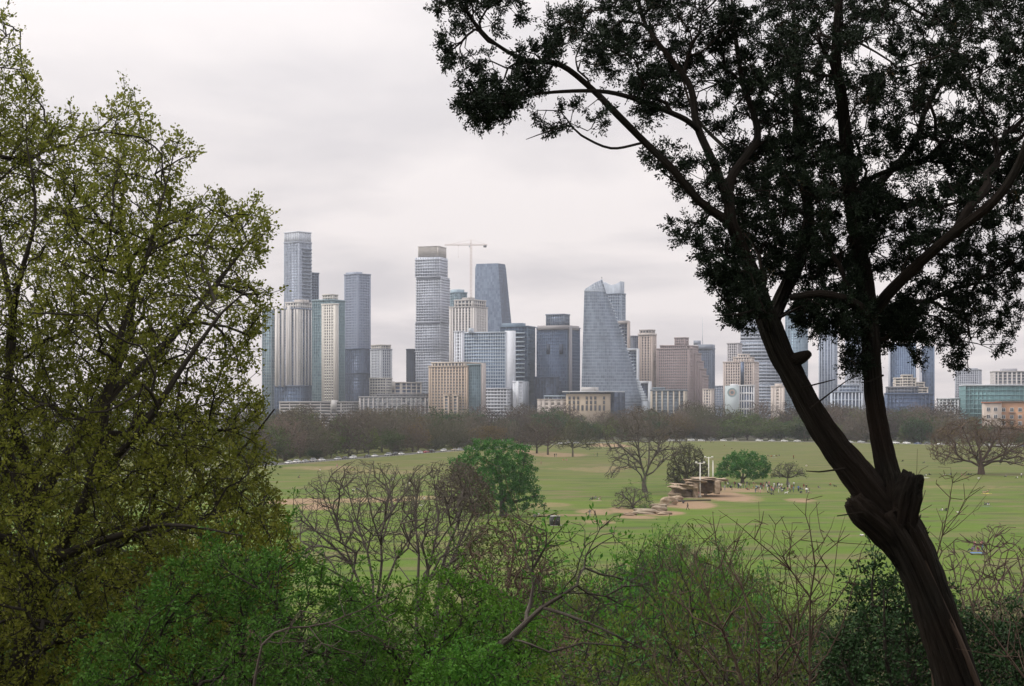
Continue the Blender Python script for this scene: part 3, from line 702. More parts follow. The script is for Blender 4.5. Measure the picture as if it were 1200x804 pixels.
# --- the sail ---
def sail():
    d = 1900; u = d / F; H = lambda py: CAMZ - (py - HY) / F * d
    xr = lambda px: (px - 700) * u
    r = thing('sail_tower', 'curved glass tower shaped like a sail, tapering to a pointed pale crown', 'tower', (P(700, HY, d)[0], d, 0))
    R_ = [(470, 752.5), (455, 748), (430, 742), (400, 732), (380, 725.5), (357, 716), (342, 710.5), (328, 706)]
    rp = lambda py: float(np.interp(-py, [-a for a, _ in R_], [b for _, b in R_]))
    lp = lambda py: float(np.interp(py, [328, 341, 470], [685.6, 684.8, 681.0]))
    gl = GLASS('7d8796', '9ca6b4', 2.1, 3.7, .5, .12)
    n = 44; ps = np.concatenate([np.linspace(HY + CAMZ * F / d, 341, n)])
    rings = []
    for py in ps:
        z = H(py); x0, x1 = xr(lp(py)), xr(rp(py)); t = z / H(328)
        # the plan narrows with height: nearly flat front, the flank sweeps back from the curved edge
        dp = 34 - 16 * t
        rings.append([(x0, 1.5, z), (x0 + (x1 - x0) * .55, 0, z), (x1, 7, z), (x1 - 3, dp, z), (x0 + 4, dp, z)])
    V = np.array(rings).reshape(-1, 3); Q = []
    for k in range(n - 1):
        for i in range(5): Q.append((k * 5 + i, k * 5 + (i + 1) % 5, (k + 1) * 5 + (i + 1) % 5, (k + 1) * 5 + i))
    obj('glazing', mesh('glazing', V, Q), r, gl)
    b = Buf()
    for rg in rings:
        for i in range(5): b.bar(rg[i], rg[(i + 1) % 5], .22, 4)
    b.build('floor_edge', r, WALL('aeb6c4'))
    b = Buf()
    for t in np.linspace(0.04, 1, 22):
        pts = []
        for rg in rings:
            a = np.array(rg[0]); c = np.array(rg[2]); x = a[0] * (1 - t) + (xr(735)) * t
            if x > c[0]: break
            s_ = (x - a[0]) / (c[0] - a[0]); m_ = np.array(rg[1])
            y = 1.5 * (1 - s_ / .55) if s_ < .55 else 7 * (s_ - .55) / .45
            pts.append((x, y - .1, a[2]))
        if len(pts) > 2: b.tube(np.array(pts), np.full(len(pts), .12), 4)
    b.build('mullion_lattice', r, WALL('9aa4b4'))
    cr = GLASS('a3adbb', 'cfd5dc', 2.1, 3.7, .4)
    base = rings[-1]; top = [(xr(686), 2, H(338.5)), (xr(697), 1, H(331.5)), (xr(706), 7, H(327)), (xr(705), 14, H(328)), (xr(688), 16, H(337))]
    b = Buf(); b.add(base + top, [(i, (i + 1) % 5, 5 + (i + 1) % 5, 5 + i) for i in range(5)] ); b.add(top, None, [(0, 1, 2), (0, 2, 3), (0, 3, 4)]); b.build('crown', r, cr)
    b = Buf()
    for t in np.linspace(0, 1, 4):
        p = [np.array(base[i]) * (1 - t) + np.array(top[i]) * t for i in range(5)]
        for i in range(5): b.bar(p[i], p[(i + 1) % 5], .3, 4)
    for t in np.linspace(0, 1, 9):
        f = lambda q: np.array([np.interp(t, [0, .55, 1], [q[0][k], q[1][k], q[2][k]]) for k in range(3)])
        b.bar(f(base), f(top), .3, 4)
    b.build('crown_lattice', r, WALL('d3d5da'))
    b = Buf(); b.bar((xr(706), 8, H(328)), (xr(705.6), 8, H(324)), .25, 5); b.box(xr(705.6) - .7, xr(705.6) + .7, 7.6, 8.4, H(324.6), H(324)); b.build('beacon', r, WALL('8f8f95'))
    # the pale stepped terrace that closes the foot of the curved flank
    b = Buf()
    for k in range(10):
        py = 470 - k * 3; b.box(xr(rp(py)) + .3, xr(rp(py) + 9 - k * .55), 9, 26, H(py + 3.2) if k else 0, H(py))
    b.build('terrace', r, WALL('c9cdd2'))
    b = Buf()
    for k in range(24):
        py = 440 - k * 4; b.box(xr(rp(py)) - .6, xr(rp(py) + 2.0), 8, 15, H(py), H(py) + .8)
    b.build('terrace_edge', r, WALL('d0d5da'))
sail()
b = tower('glass_tower', 'grey glass tower with a scooped crown just behind the sail shaped tower', 2100, (706, 728, 734), 344.5, yaw=24, **G_BLUE, wall=WALL('949daa'), fl=3.6, sp=.8, pw=.6, bay=2.4)
def scoop(b):
    x0, x1, y0, y1, z0, z1 = b.box0; n = 12; V = []; Q = []; xe = x1 - (x1 - x0) * .05
    for k in range(n + 1):
        t = k / n; x = x0 + (xe - x0) * t; z = b.h(333.5) + (b.h(331.5) - b.h(334)) * ((2 * t - 1) ** 2 * 1.6) 
        V += [(x, y0 + 1, z1), (x, y0 + 1, z), (x, y1 - 1, z), (x, y1 - 1, z1)]
    for k in range(n):
        for i in range(3): Q.append((4 * k + i, 4 * k + i + 1, 4 * k + i + 5, 4 * k + i + 4))
    Q += [(0, 3, 2, 1), (4 * n, 4 * n + 1, 4 * n + 2, 4 * n + 3)]
    bb = Buf(); bb.add(V, Q); bb.build('crown', b.root, GLASS('a9b0bc', 'c0c5cc', 2.4, 3.4, .05, .4))
scoop(b)
b = tower('office_block', 'narrow block framed in tan stone above the flank of the sail shaped tower', 2060, (722, 735, 738), 377, yaw=16, **G_DARK, wall=WALL('8b8b92'), fl=3.6, sp=.8, pw=.3, cat='building')
b.solid('stone_frame', 376.5, None, px=(735.3, 737, 738.3), dd=-2, depth=8, mat=WALL('a8968b')); b.solid('roof_band', 376, 379.5, px=(722, 735.2, 738), dd=-1.6, depth=12, mat=WALL('a79a92'))
b = tower('office_block', 'dark glass block with a pale frame stepping down below the tan framed block', 2010, (733, 746, 748.5), 409.5, yaw=14, **G_DARK, wall=WALL('8f99a5'), fl=3.6, sp=1.1, pw=.3, cat='building')
b.solid('pale_frame', 408.5, None, px=(746.3, 748, 749), dd=-2, depth=8, mat=WALL('c3c1c2')); b.solid('roof_band', 408.5, 411, px=(733, 746.2, 748.5), dd=-1.5, depth=10, mat=WALL('c3c1c2'))
b = tower('office_block', 'small dark block in a thick white frame at the foot of the sail shaped tower', 1960, (748, 759, 762), 448, yaw=16, **G_DARK, wall=WALL('5d6470'), fl=3.6, sp=.5, pw=.2, cat='building')
b.solid('white_frame', 446.8, None, px=(759.5, 762, 763), dd=-2, depth=8, mat=WALL('d0cdcb')); b.solid('roof_band', 446.8, 449.5, px=(748, 759.4, 762.5), dd=-1.6, depth=10, mat=WALL('d0cdcb'))
b = tower('apartment_tower', 'dark slim tower showing beside the tan brick tower', 2180, (738.5, 741, 749), 394.5, yaw=60, **G_DARK, wall=WALL('7b7c86'), fl=3.2, sp=.8, pw=.7)
b = tower('apartment_tower', 'tan brick tower with a capped roof and rows of small windows', 2040, (748.5, 765, 770.5), 392, yaw=20, glass=GLASS('4b4c55', '7a7a80', 3, 3.1, .2), wall=WALL('b7a194'), side=WALL('b39c8d'), fl=3.1, sp=1.4, pw=1.7, bay=3.3)
b.solid('cornice', 390.5, 393, px=(748, 765.4, 771), dd=-1, mat=WALL('c7b6a8')); b.vol(387.5, 391, px=(750, 764, 768.5), dd=4, **G_WIN, wall=WALL('a99b92'), fl=4, sp=1.3, pw=1.2, name='crown')
# --- pink stepped block ---
b = Bld('stepped_block', 'broad pinkish brown office block with a raised middle and stepped shoulder', 2020, 771, 806, 825, yaw=26, cat='building')
pk = dict(glass=GLASS('57535c', '83808a', 2.4, 3.2, .3), wall=WALL('a18d88'), side=WALL('9c8580'), fl=3.3, sp=1.5, pw=1.0, bay=2.6)
b.vol(409, px=(771, 808, 813), **pk); b.vol(405.5, 410, px=(775, 805, 812), dd=8, **pk, name='attic')
b.vol(396.5, 409, px=(791, 803, 808), dd=10, **pk, name='raised_centre')
for i, (q, yt) in enumerate(((813, 406), (816.5, 415), (819.5, 424), (822.5, 433), (825, 441))):
    b.vol(yt, px=(q - 5, q - 1.5, q), dd=7 + 2.5 * i, depth=20, **pk, name='shoulder_step')
b = tower('office_tower', 'dark glass tower with a white mast beside the stepped pink block', 2160, (810, 834, 839.5), 409, yaw=20, glass=GLASS('525e72', '77839a', 2.6, 3.5), wall=WALL('6b7486'), fl=3.5, sp=.9, pw=.8, bay=2.6)
b.solid('roof_band', 403.5, 409.5, px=(818, 834.3, 839.5), dd=-1, mat=WALL('8a8f9b')); b.solid('penthouse', 399, 404, px=(813, 820, 822), dd=8, mat=WALL('9699a3'))
bb = Buf(); x0, x1, y0, y1, z0, z1 = b.box0; bb.bar(((x0 + x1) / 2, y0 + 8, z1), ((x0 + x1) / 2, y0 + 8, b.h(371)), .5, 6, .15); bb.build('mast', b.root, WALL('c9c5c6'))
# --- low stone building with flat roof ---
b = Bld('stone_library', 'low tan stone building with tall dark windows under a thin flat roof', 1640, 664, 712, 731, yaw=20, cat='building')
x0, x1, y0, y1 = b.rect(664, 712, 731)
bb = Buf(); bb.box(x0, x1, y0, y1, 0, b.h(461.5)); bb.build('wall', b.root, WALL('b39c80'))
bb = Buf(); bb.box(x0 - 3, x1 + 3, y0 - 3, y1 + 3, b.h(459.6), b.h(458.4)); bb.build('flat_roof', b.root, WALL('c3c1be'))
bb = Buf(); bb.box(x0 + 3, x1 - 3, y0 + 3, y1 - 3, b.h(461.6), b.h(459.6)); bb.build('clerestory_glazing', b.root, G_DARK['glass'])
bb = Buf(); bb.box(x0 + 12, x0 + 26, y0 + 10, y0 + 22, b.h(458.4), b.h(453.5)); bb.build('roof_plant', b.root, WALL('b5aca5'))
w0 = None
def win(b, w, h, mat, fm):
    q = Buf(); q.box(-w / 2, w / 2, -.08, .0, 0, h, 0); f = .14
    for bx in ((-w / 2 - f, w / 2 + f, -f, 0), (-w / 2 - f, w / 2 + f, h, h + f)): q.box(bx[0], bx[1], -.2, .05, bx[2], bx[3], 1)
    for xx in (-w / 2 - f, w / 2): q.box(xx, xx + f, -.2, .05, 0, h, 1)
    q.box(-.05, .05, -.13, .02, 0, h, 1)
    return q.build('window', b.root, [mat, fm])
for k in range(9):
    for zz_, hh in ((b.h(481), 4.6), (b.h(473.5), 3.0), (b.h(468), 2.6)):
        if hh < 4 and k in (3, 7): continue
        if w0 is None: w0 = win(b, 2.0, 1.0, G_WIN['glass'], WALL('8c7c68')); o = w0
        else: o = w0.copy(); COL.objects.link(o)
        o.location = (x0 + 3.5 + k * (x1 - x0 - 7) / 8, y0 - .02, zz_); o.scale = (1, 1, hh)
b.vol(459.6, None, px=(712.5, 727, 731.5), dd=6, depth=16, **G_DARK, wall=WALL('545b6b'), fl=5, sp=.5, pw=.4, name='glass_wing', roof=False)
b = Bld('stone_hall', 'very low cream stone hall with railings at its roof edge', 1660, 630, 680, 688, yaw=8, cat='building')
b.vol(468.5, glass=GLASS('6d645c', '857b72', 6, 4, .1), wall=WALL('b3a294'), fl=4.2, sp=3.2, pw=3.0, bay=6, par=.8)
b.vol(465, 469, px=(638, 668, 672), dd=8, **G_DARK, wall=WALL('8b97a1'), fl=4, sp=.4, pw=.5, bay=4, name='pavilion')
b = Bld('loft_block', 'low grey block with tan fins in front of the stepped pink block', 1880, 763, 803, 809, yaw=9, cat='building')
b.vol(458, glass=GLASS('55606a', '7d8a92', 3, 3.4), wall=WALL('7b8288'), side=WALL('b5a48e'), fl=3.4, sp=.9, pw=1.6, bay=6.5)
b.vol(455.5, 459, px=(765, 778, 780), dd=6, **G_DARK, wall=WALL('7d8c96'), fl=3.5, sp=.5, pw=.4, name='penthouse')
b = tower('office_block', 'little cream block behind the loft block with fins', 1990, (824, 834, 838), 457, **G_WIN, wall=WALL('c9b6a6'), fl=3.4, sp=1.6, pw=1.4, cat='building')
b = tower('office_block', 'low grey distant block between the dark mast tower and the tan gridded block', 2400, (838, 848, 852), 453, **G_BLUE, wall=WALL('9a9da8'), fl=3.4, sp=1.3, pw=.8, cat='building')
# --- east group ---
b = Bld('striped_tower', 'big pale banded office tower narrowing towards its top behind the leaning trunk', 2240, 869, 915, 930, yaw=20)
for i, (yt, yb, w0_, w1_) in enumerate(((450, None, 869, 932), (424, 450, 869, 927), (400, 424, 869, 921), (380, 400, 869.5, 915), (363, 380, 871, 909))):
    b.vol(yt, yb, px=(w0_, w1_ - 13, w1_), dd=3 * i, glass=GLASS('6d7688', '949cab', 3, 4), wall=WALL('b7b9c2'), fl=4.2, sp=2.0, pw=.3, bay=6, name='tier', roof=(i == 4))
b = tower('hotel_block', 'tan gridded block with a dark glass seam and stepped top', 1990, (849, 884, 893.5), 425, yaw=18, glass=GLASS('5b5859', '837d7c', 2.6, 3.2, .2), wall=WALL('c1ab9d'), fl=3.2, sp=1.4, pw=1.3, bay=2.9, cat='building')
b.vol(419.5, 426, px=(860, 881, 886), dd=6, **G_WIN, wall=WALL('c9b5a6'), fl=3.2, sp=1.4, pw=1.3, bay=3, name='upper_storey'); b.vol(416, 420, px=(865, 877, 880), dd=11, **G_WIN, wall=WALL('cdbbad'), fl=3.2, sp=1.3, pw=1.2, name='crown')
b.solid('glass_seam', 424, 452, px=(868, 872, 872.3), dd=-1.3, depth=1, mat=G_DARK['glass'])
b = tower('hotel_block', 'grey tan tower with a flat top just behind the tan gridded block', 2130, (853, 865, 871), 403, **G_WIN, wall=WALL('b3a9a7'), fl=3.2, sp=1.4, pw=1.1, bay=2.8, cat='building')
b = Bld('gallery_block', 'small white building with a faded round painting on its side', 1900, 850, 883, 886, yaw=6, cat='building')
b.vol(452.5, px=(866, 884, 886), glass=G_DARK['glass'], wall=WALL('d5d0cc'), fl=8, sp=1.8, pw=.9, bay=3)
b.solid('painted_wall', 452, None, px=(850, 866, 867), dd=-1, depth=20, mat=WALL('b9c0bd'))
bb = Buf(); c_ = b.rect(850, 866, 867, -1); cxm = (c_[0] + c_[1]) / 2; zc = b.h(460)
for k, (rr, mt) in enumerate(((5.2, 0), (3.4, 1), (1.8, 2))):
    a = np.arange(20) * math.pi / 10; V = [(cxm + rr * math.cos(t), c_[2] - .05 - .05 * k, zc + rr * math.sin(t)) for t in a] + [(cxm, c_[2] - .05 - .05 * k, zc)]
    bb.add(V, None, [(i, (i + 1) % 20, 20) for i in range(20)], mt)
bb.build('painting', b.root, [WALL('8fa3a0'), WALL('c3a08e'), WALL('6d7d80')])
b.solid('parapet', 450, 453, px=(856, 865, 866.5), dd=2, depth=8, mat=WALL('d9d4cf'))
b = tower('office_block', 'plain cream gabled block beside the small white painted building', 1870, (904, 919, 922), 453.5, yaw=10, glass=GLASS('8f857b', 'a3988c', 4, 4, .1), wall=WALL('cdb9a9'), fl=3.6, sp=2.7, pw=2.4, bay=5, cat='building')
b.solid('gable', 449.5, 454, px=(908, 917, 919), dd=3, depth=10, mat=WALL('c9b7a8'))
b = tower('glass_tower', 'teal blue glass tower seen between the two trunks of the juniper', 2200, (922, 939, 949.5), 364, glass=GLASS('6d8ba0', '9db3c2', 2.6, 3.6), wall=WALL('93a7b5'), fl=3.6, sp=.6, pw=.4)
b = tower('apartment_tower', 'slender grey blue tower with tall vertical ribs between the trunks', 2060, (961, 977, 984), 374, glass=GLASS('67758e', '98a3b6', 2.6, 3.3), wall=WALL('8791a3'), side=WALL('aab1bf'), fl=3.3, sp=.6, pw=1.1, bay=4)
b = tower('glass_tower', 'grey tower with a stepped lower block close to the upright trunk', 2150, (992.5, 1010, 1018), 384, **G_BLUE, wall=WALL('8d97aa'), fl=3.4, sp=.9, pw=.7, bay=2.8)
b.vol(434, None, px=(993.5, 1013, 1018), dd=-14, depth=14, **G_WIN, wall=WALL('a5a6ae'), fl=3.4, sp=1.4, pw=1.1, name='lower_block')
b = Bld('colonnade_block', 'low pale office with a row of white columns below the ribbed tower', 1900, 975, 1011, 1016, yaw=9, cat='building')
b.vol(460, **G_DARK, wall=WALL('8f98a8'), side=WALL('c3c7ce'), fl=10, sp=1.5, pw=1.2, bay=4)
b.vol(452, 461, px=(984, 1008, 1013), dd=6, **G_BLUE, wall=WALL('a3aab6'), fl=3.6, sp=1.4, pw=.6, name='upper_storey')
b = tower('glass_tower', 'square blue glass tower framed by white edges beside the upright trunk', 2080, (1043, 1072, 1079), 403.5, yaw=16, glass=GLASS('54709a', '7d97bb', 2.4, 3.5), wall=WALL('6d84a5'), side=WALL('8aa0bd'), fl=3.5, sp=.5, pw=.7, bay=2.6)
b.solid('white_edge', 401.5, None, px=(1078, 1079.5, 1080.5), dd=1.5, depth=8, mat=WALL('d3d1d4')); b.solid('white_edge', 403, None, px=(1041, 1043, 1043.3), dd=2, depth=6, mat=WALL('d0ced2'))
b = tower('glass_tower', 'narrower blue glass tower standing beside the square white edged one', 2110, (1081.5, 1094, 1098), 407, yaw=18, glass=GLASS('5c769d', '87a0c0', 2.4, 3.5), wall=WALL('7388a6'), fl=3.5, sp=.5, pw=.5, bay=2.6)
b = Bld('terraced_block', 'cream terraced building with long balconies stepping up over the treetops', 1860, 1050, 1087, 1091, yaw=9, cat='building')
for yt, px in ((455, (1050, 1087, 1091)), (449, (1050, 1083, 1087)), (444, (1050, 1073, 1077)), (440.5, (1058, 1069, 1072))):
    b.vol(yt, px=px, dd=2 if yt < 455 else 0, **G_WIN, wall=WALL('c9b9a8'), fl=3, sp=1.5, pw=.5, bay=6, out=.7, name='terrace')
b = tower('office_block', 'low deep blue glass building in front of the cream terraced one', 1760, (1041, 1094, 1101), 462, yaw=9, glass=GLASS('3d5277', '5b7194', 3, 4), wall=WALL('4f6180'), fl=4.2, sp=.5, pw=.5, bay=4, cat='building')
b.vol(454.5, 463, px=(1041, 1076, 1080), dd=5, **G_DARK, wall=WALL('7b7a80'), fl=4, sp=.9, pw=.5, name='upper_storey')
b = tower('apartment_tower', 'pale grey apartment slab standing alone beyond the treetops', 2280, (1122, 1147, 1156.5), 434, glass=GLASS('777c88', 'a0a4ae', 2.6, 3.1, .3), wall=WALL('acabb2'), fl=3.1, sp=1.2, pw=.9, bay=2.8)
b.solid('roof_plant', 431.5, 434.5, px=(1131, 1144, 1150), dd=6, mat=WALL('a5a5ac'))
b = tower('apartment_block', 'row of tan window bays behind the long teal glass building', 1900, (1166.5, 1213, 1218), 436, yaw=9, **G_WIN, wall=WALL('b1a7a2'), side=WALL('bfb3ac'), fl=3.3, sp=1.0, pw=1.7, bay=5, cat='building')
b.solid('penthouse', 432, 436.5, px=(1176, 1192, 1196), dd=6, mat=WALL('a19c9f'))
b = tower('office_block', 'long teal glass office with a pale roof edge', 1700, (1134.5, 1224, 1232), 452, yaw=8, glass=GLASS('3f7478', '6c999a', 3, 4), wall=WALL('6d9494'), fl=4.6, sp=.7, pw=.3, bay=4, cat='building', crown=WALL('c3c3c4'))
b = tower('low_block', 'small white flat block between the grey slab and the teal office', 1750, (1101, 1124, 1127), 468, yaw=9, **G_WIN, wall=WALL('c5c2bf'), fl=3.2, sp=1.5, pw=1.3, bay=4, cat='building')
b = Bld('apartment_block', 'orange and tan apartment house with its lowest storeys in the trees', 1280, 1154, 1222, 1228, yaw=9, cat='building')
x0, x1, y0, y1 = b.rect(1174, 1222, 1228, 0)
bb = Buf(); bb.box(x0, x1, y0, y1, 0, b.h(471)); bb.build('wall', b.root, WALL('c38c62'))
bb = Buf(); c_ = b.rect(1154.5, 1173.8, 1173.8, -1, 17); bb.box(*c_, 0, b.h(472.5)); bb.build('tan_wing', b.root, WALL('c2ab98'))
bb = Buf(); bb.box(x0 - .7, x1 + .7, y0 - 1.2, y1 + 1, b.h(471), b.h(470)); bb.build('roof', b.root, WALL('7d6a5c'))
bb = Buf(); bb.box(c_[0] - .7, c_[1], c_[2] - .7, c_[3], b.h(472.5), b.h(471)); bb.build('cornice', b.root, WALL('a9613f'))
w0 = None
for q, yy, col in [(1160, 481.5, 0), (1168, 481.5, 0), (1160, 490, 0), (1168, 490, 0)] + [(1178 + 9.3 * k, yy, 1) for k in range(5) for yy in (482, 490.5, 498)]:
    if w0 is None: w0 = win(b, 1.0, 1.0, G_WIN['glass'], WALL('d3cac2')); o = w0
    else: o = w0.copy(); COL.objects.link(o)
    p = (P(q, HY, b.d) - np.array([b.o[0], b.o[1], CAMZ])); lx = p[0] / math.cos(b.th)
    o.location = (lx, (c_[2] if col == 0 else y0) - .03, b.h(yy)); o.scale = (2.2, 1, 2.4)
for k in range(3):
    for yy in (484.5, 493):
        bb = Buf(); lx = (P(1187.5 + 18.6 * k, HY, b.d)[0] - b.o[0]) / math.cos(b.th); z = b.h(yy)
        bb.box(lx - 2.6, lx + 2.6, y0 - 1.6, y0 - .01, z, z + .2); bb.box(lx - 2.6, lx + 2.6, y0 - 1.6, y0 - 1.5, z + 1, z + 1.1)
        for t in np.linspace(-2.5, 2.5, 11): bb.box(lx + t - .04, lx + t + .04, y0 - 1.58, y0 - 1.52, z + .2, z + 1)
        bb.build('balcony', b.root, WALL('4b4a4c'))
# ================= near trees =================
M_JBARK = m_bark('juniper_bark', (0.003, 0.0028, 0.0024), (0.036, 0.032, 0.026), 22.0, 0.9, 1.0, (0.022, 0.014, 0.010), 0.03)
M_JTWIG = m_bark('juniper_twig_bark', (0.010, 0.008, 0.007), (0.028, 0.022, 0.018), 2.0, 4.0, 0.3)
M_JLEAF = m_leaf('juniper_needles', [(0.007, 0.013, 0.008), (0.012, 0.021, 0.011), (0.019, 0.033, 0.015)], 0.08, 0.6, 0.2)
M_JDEAD = m_leaf('juniper_dead_needles', [(0.05, 0.03, 0.018), (0.09, 0.055, 0.03)], 0.2, 0.7, 0.1)
M_EBARK = m_bark('elm_bark', (0.020, 0.017, 0.014), (0.060, 0.052, 0.042), 3.0, 3.0, 0.8)
M_ELEAF = m_leaf('elm_leaves', [(0.072, 0.088, 0.015), (0.132, 0.152, 0.023), (0.20, 0.212, 0.036), (0.28, 0.272, 0.07)], 0.42, 0.5, 0.35, ((0.078, 0.084, 0.018), 0.45))

def bark_tube(name, parent, pts, rad, off, seed=0, sides=28, rough=0.10, mat=None, step=0.06, twist=0.5, jag=0.0):
    """trunk or limb with raised stringy bark ridges"""
    g = np.random.default_rng(seed)
    p, r = catmull(pts, rad, step); n = len(p)
    V, Q, B = tube_arrays(p, r, sides)
    L = B[:, 2]; a = np.arctan2(B[:, 1], B[:, 0]) + twist * L
    h = np.zeros(len(V))
    for k, am in ((3, .45), (5, .5), (8, .5), (11, .5), (13, .45)) + (((17, .55), (23, .6), (29, .5)) if sides >= 60 else ()):
        for _ in range(2): h += am * np.sin(k * a + g.uniform(0, 6.3) + np.sin(L * g.uniform(.8, 2.5) + g.uniform(0, 6.3)) * g.uniform(.6, 1.6))
    h += 0.7 * np.sin(L * 2.1 + a + g.uniform(0, 6)) + .5 * np.sin(L * 4.7 - 2 * a)
    ctr = np.repeat(p, sides, 0)
    V = ctr + (V - ctr) * (1 + rough * h * .42)[:, None] - off
    if jag:                                   # splintered break
        ax = (p[-1] - p[-2]) / np.linalg.norm(p[-1] - p[-2])
        for q, f in ((1, 1.0), (2, .6), (3, .3)):
            j = g.uniform(-1, 1, sides); j = j + .8 * np.sin(np.arange(sides) * 2 * math.pi / sides * 2 + seed) + .5 * np.sin(np.arange(sides) * 2 * math.pi / sides * 5)
            V[(n - q) * sides:(n - q + 1) * sides] += ax * (j * jag * f)[:, None]
    # close the end
    e = p[-1] - off; V = np.concatenate([V, [e]]); k0 = (n - 1) * sides
    T = [(k0 + i, k0 + (i + 1) % sides, len(V) - 1) for i in range(sides)]
    rr = np.repeat(r, sides)[:, None]
    B = np.concatenate([np.stack([B[:, 0] * rr[:, 0] * 6, B[:, 1] * rr[:, 0] * 6, B[:, 2]], 1), [[0, 0, L.max()]]])
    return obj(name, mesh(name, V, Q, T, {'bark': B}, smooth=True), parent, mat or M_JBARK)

def juniper():
    D0 = 12.0
    def L(*q):                                # (px, py, dy): traced outline, dy metres nearer/farther
        o = []
        for t in q: a = P(t[0], t[1], D0); a[1] += t[2] if len(t) > 2 else 0; o.append(a)
        return np.array(o)
    base = np.array([P(1168, 935, D0)[0], D0, gz(0, D0) - 0.1]); off = base
    r = thing('juniper_tree', 'dark forked juniper with a leaning shaggy trunk and lopped stubs framing the city', 'tree', base)
    tr = Tree(11, 0.10, 2.25, 0.0028)
    u = D0 / F
    limbs = [
     ('trunk', L((1172, 940), (1150, 880), (1124, 800), (1102, 735), (1080, 676), (1058, 630), (1038, 598)), [40, 33, 28.5, 28, 27, 28, 27]),
     ('limb', L((1040, 602), (1024, 585), (1002, 555), (980, 528), (961, 500), (944, 470), (929, 440), (914, 412), (905, 388), (896, 365)), [21, 22, 21, 19, 18, 17, 17, 17, 17, 15]),
     ('limb', L((1042, 604), (1047, 575, .05), (1044, 550, .1), (1036, 505, .15), (1031, 460, .2), (1028, 415, .2), (1026, 390, .2), (1022, 345, .2), (1018, 300, .25)), [23, 21, 16, 13.5, 13, 12.5, 13, 12, 10.5]),
     ('limb', L((896, 368), (884, 335, -.1), (868, 302, -.2), (852, 270, -.3), (848, 250, -.3)), [12, 10.5, 9, 8, 7.5]),
     ('limb', L((850, 268, -.3), (843, 262, -.3), (813, 244, -.4), (778, 207, -.5), (751, 181, -.5), (716, 150, -.6), (688, 122, -.6), (653, 99, -.7), (615, 94, -.7), (583, 80, -.8), (566, 64, -.8), (545, 35, -.8)), [6.4, 6, 5.2, 4.8, 4.5, 4.2, 3.8, 3.4, 2.8, 2.2, 1.6, .9]),
     ('limb', L((849, 252, -.3), (836, 205, -.2), (815, 150, -.1), (810, 104, 0), (792, 71, .1), (772, 40, .2), (757, 10, .3), (750, -30, .3)), [6, 5.6, 5, 4.4, 3.6, 3, 2.5, 1.6]),
     ('limb', L((819, 158, -.1), (800, 146, -.2), (764, 134, -.3), (726, 127, -.5), (695, 125, -.6), (646, 132, -.8), (597, 141, -.9), (560, 150, -1)), [4, 3.8, 3.4, 3, 2.6, 2.1, 1.5, .8]),
     ('limb', L((848, 252, -.3), (853, 215, -.1), (871, 188, 0), (890, 160, .1), (887, 125, .2), (878, 92, .3), (872, 40, .4), (868, -20, .5)), [6.5, 6, 5.4, 5, 4.2, 3.6, 3, 1.8]),
     ('limb', L((902, 385), (915, 362, .2), (931, 330, .3), (946, 305, .4), (960, 262, .5), (964, 230, .6), (956, 172, .7), (956, 110, .8), (960, 52, .9), (957, -20, 1)), [12, 10, 9, 8.6, 8, 7.5, 7, 6, 5, 3]),
     ('limb', L((1020, 345, .2), (1019, 305, .3), (1008, 235, .3), (998, 160, .2), (990, 112, .1), (980, 60, 0), (986, -30, 0)), [11, 10, 9.2, 8.6, 7.5, 6.4, 4]),
     ('limb', L((1026, 372, .2), (1040, 345, 0), (1070, 310, -.2), (1101, 279, -.4), (1138, 246, -.6), (1159, 209, -.7), (1174, 157, -.8), (1200, 94, -1), (1225, 20, -1.1)), [9, 8.6, 7.8, 7, 6.4, 5.6, 4.8, 3.8, 2]),
     ('limb', L((1010, 245, .3), (1040, 215, .6), (1070, 186, .8), (1112, 141, 1), (1133, 94, 1.2), (1174, 31, 1.4), (1195, -20, 1.5)), [6, 5.4, 5, 4.6, 4, 3.2, 2]),
     ('limb', L((1028, 410, .2), (1038, 388, .5), (1068, 356, .8), (1100, 344, 1), (1132, 342, 1.1), (1174, 324, 1.3), (1215, 315, 1.4)), [5.5, 5, 4.4, 4, 3.4, 2.6, 1.6]),
     ('limb', L((1025, 395, .2), (1012, 370, -.1), (986, 355, -.3), (948, 348, -.4), (918, 352, -.3)), [6.5, 6, 5.2, 4.6, 4]),
     ('limb', L((747, 180, -.5), (709, 191, -.7), (675, 182, -.9), (664, 172, -.9), (640, 180, -1), (615, 189, -1)), [1.7, 1.6, 1.4, 1.1, .8, .4]),
     ('limb', L((905, 392), (882, 368, -.5), (850, 374, -.7), (822, 376, -.8)), [2, 1.5, 1.1, .5]),
     ('limb', L((1004, 330, .3), (1060, 250, .9), (1110, 215, 1.3), (1170, 212, 1.6), (1230, 190, 1.8)), [4, 3.4, 3, 2.4, 1.4]),
     ('limb', L((960, 240, .6), (925, 200, 1.2), (900, 150, 1.6), (850, 90, 1.8), (830, 20, 2)), [4, 3.4, 3, 2.4, 1.4]),
    ]
    for i, (nm, p, rad) in enumerate(limbs):
        rad = np.array(rad) * u * (.80 if rad[0] > 8 else .88)
        tr.limb(p, rad, root=(i == 0))
        big = rad.max() > 8 * u
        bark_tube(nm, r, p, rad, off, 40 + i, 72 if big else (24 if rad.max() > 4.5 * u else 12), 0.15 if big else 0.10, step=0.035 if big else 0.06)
    # lopped stubs
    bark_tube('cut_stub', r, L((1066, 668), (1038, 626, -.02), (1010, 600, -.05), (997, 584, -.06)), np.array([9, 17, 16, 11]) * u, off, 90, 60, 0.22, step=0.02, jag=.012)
    bark_tube('cut_stub', r, L((1054, 650), (1056, 612, -.04), (1061, 580, -.07), (1067, 556, -.09)), np.array([10, 16, 16, 11]) * u, off, 91, 60, 0.22, step=0.02, jag=.014)
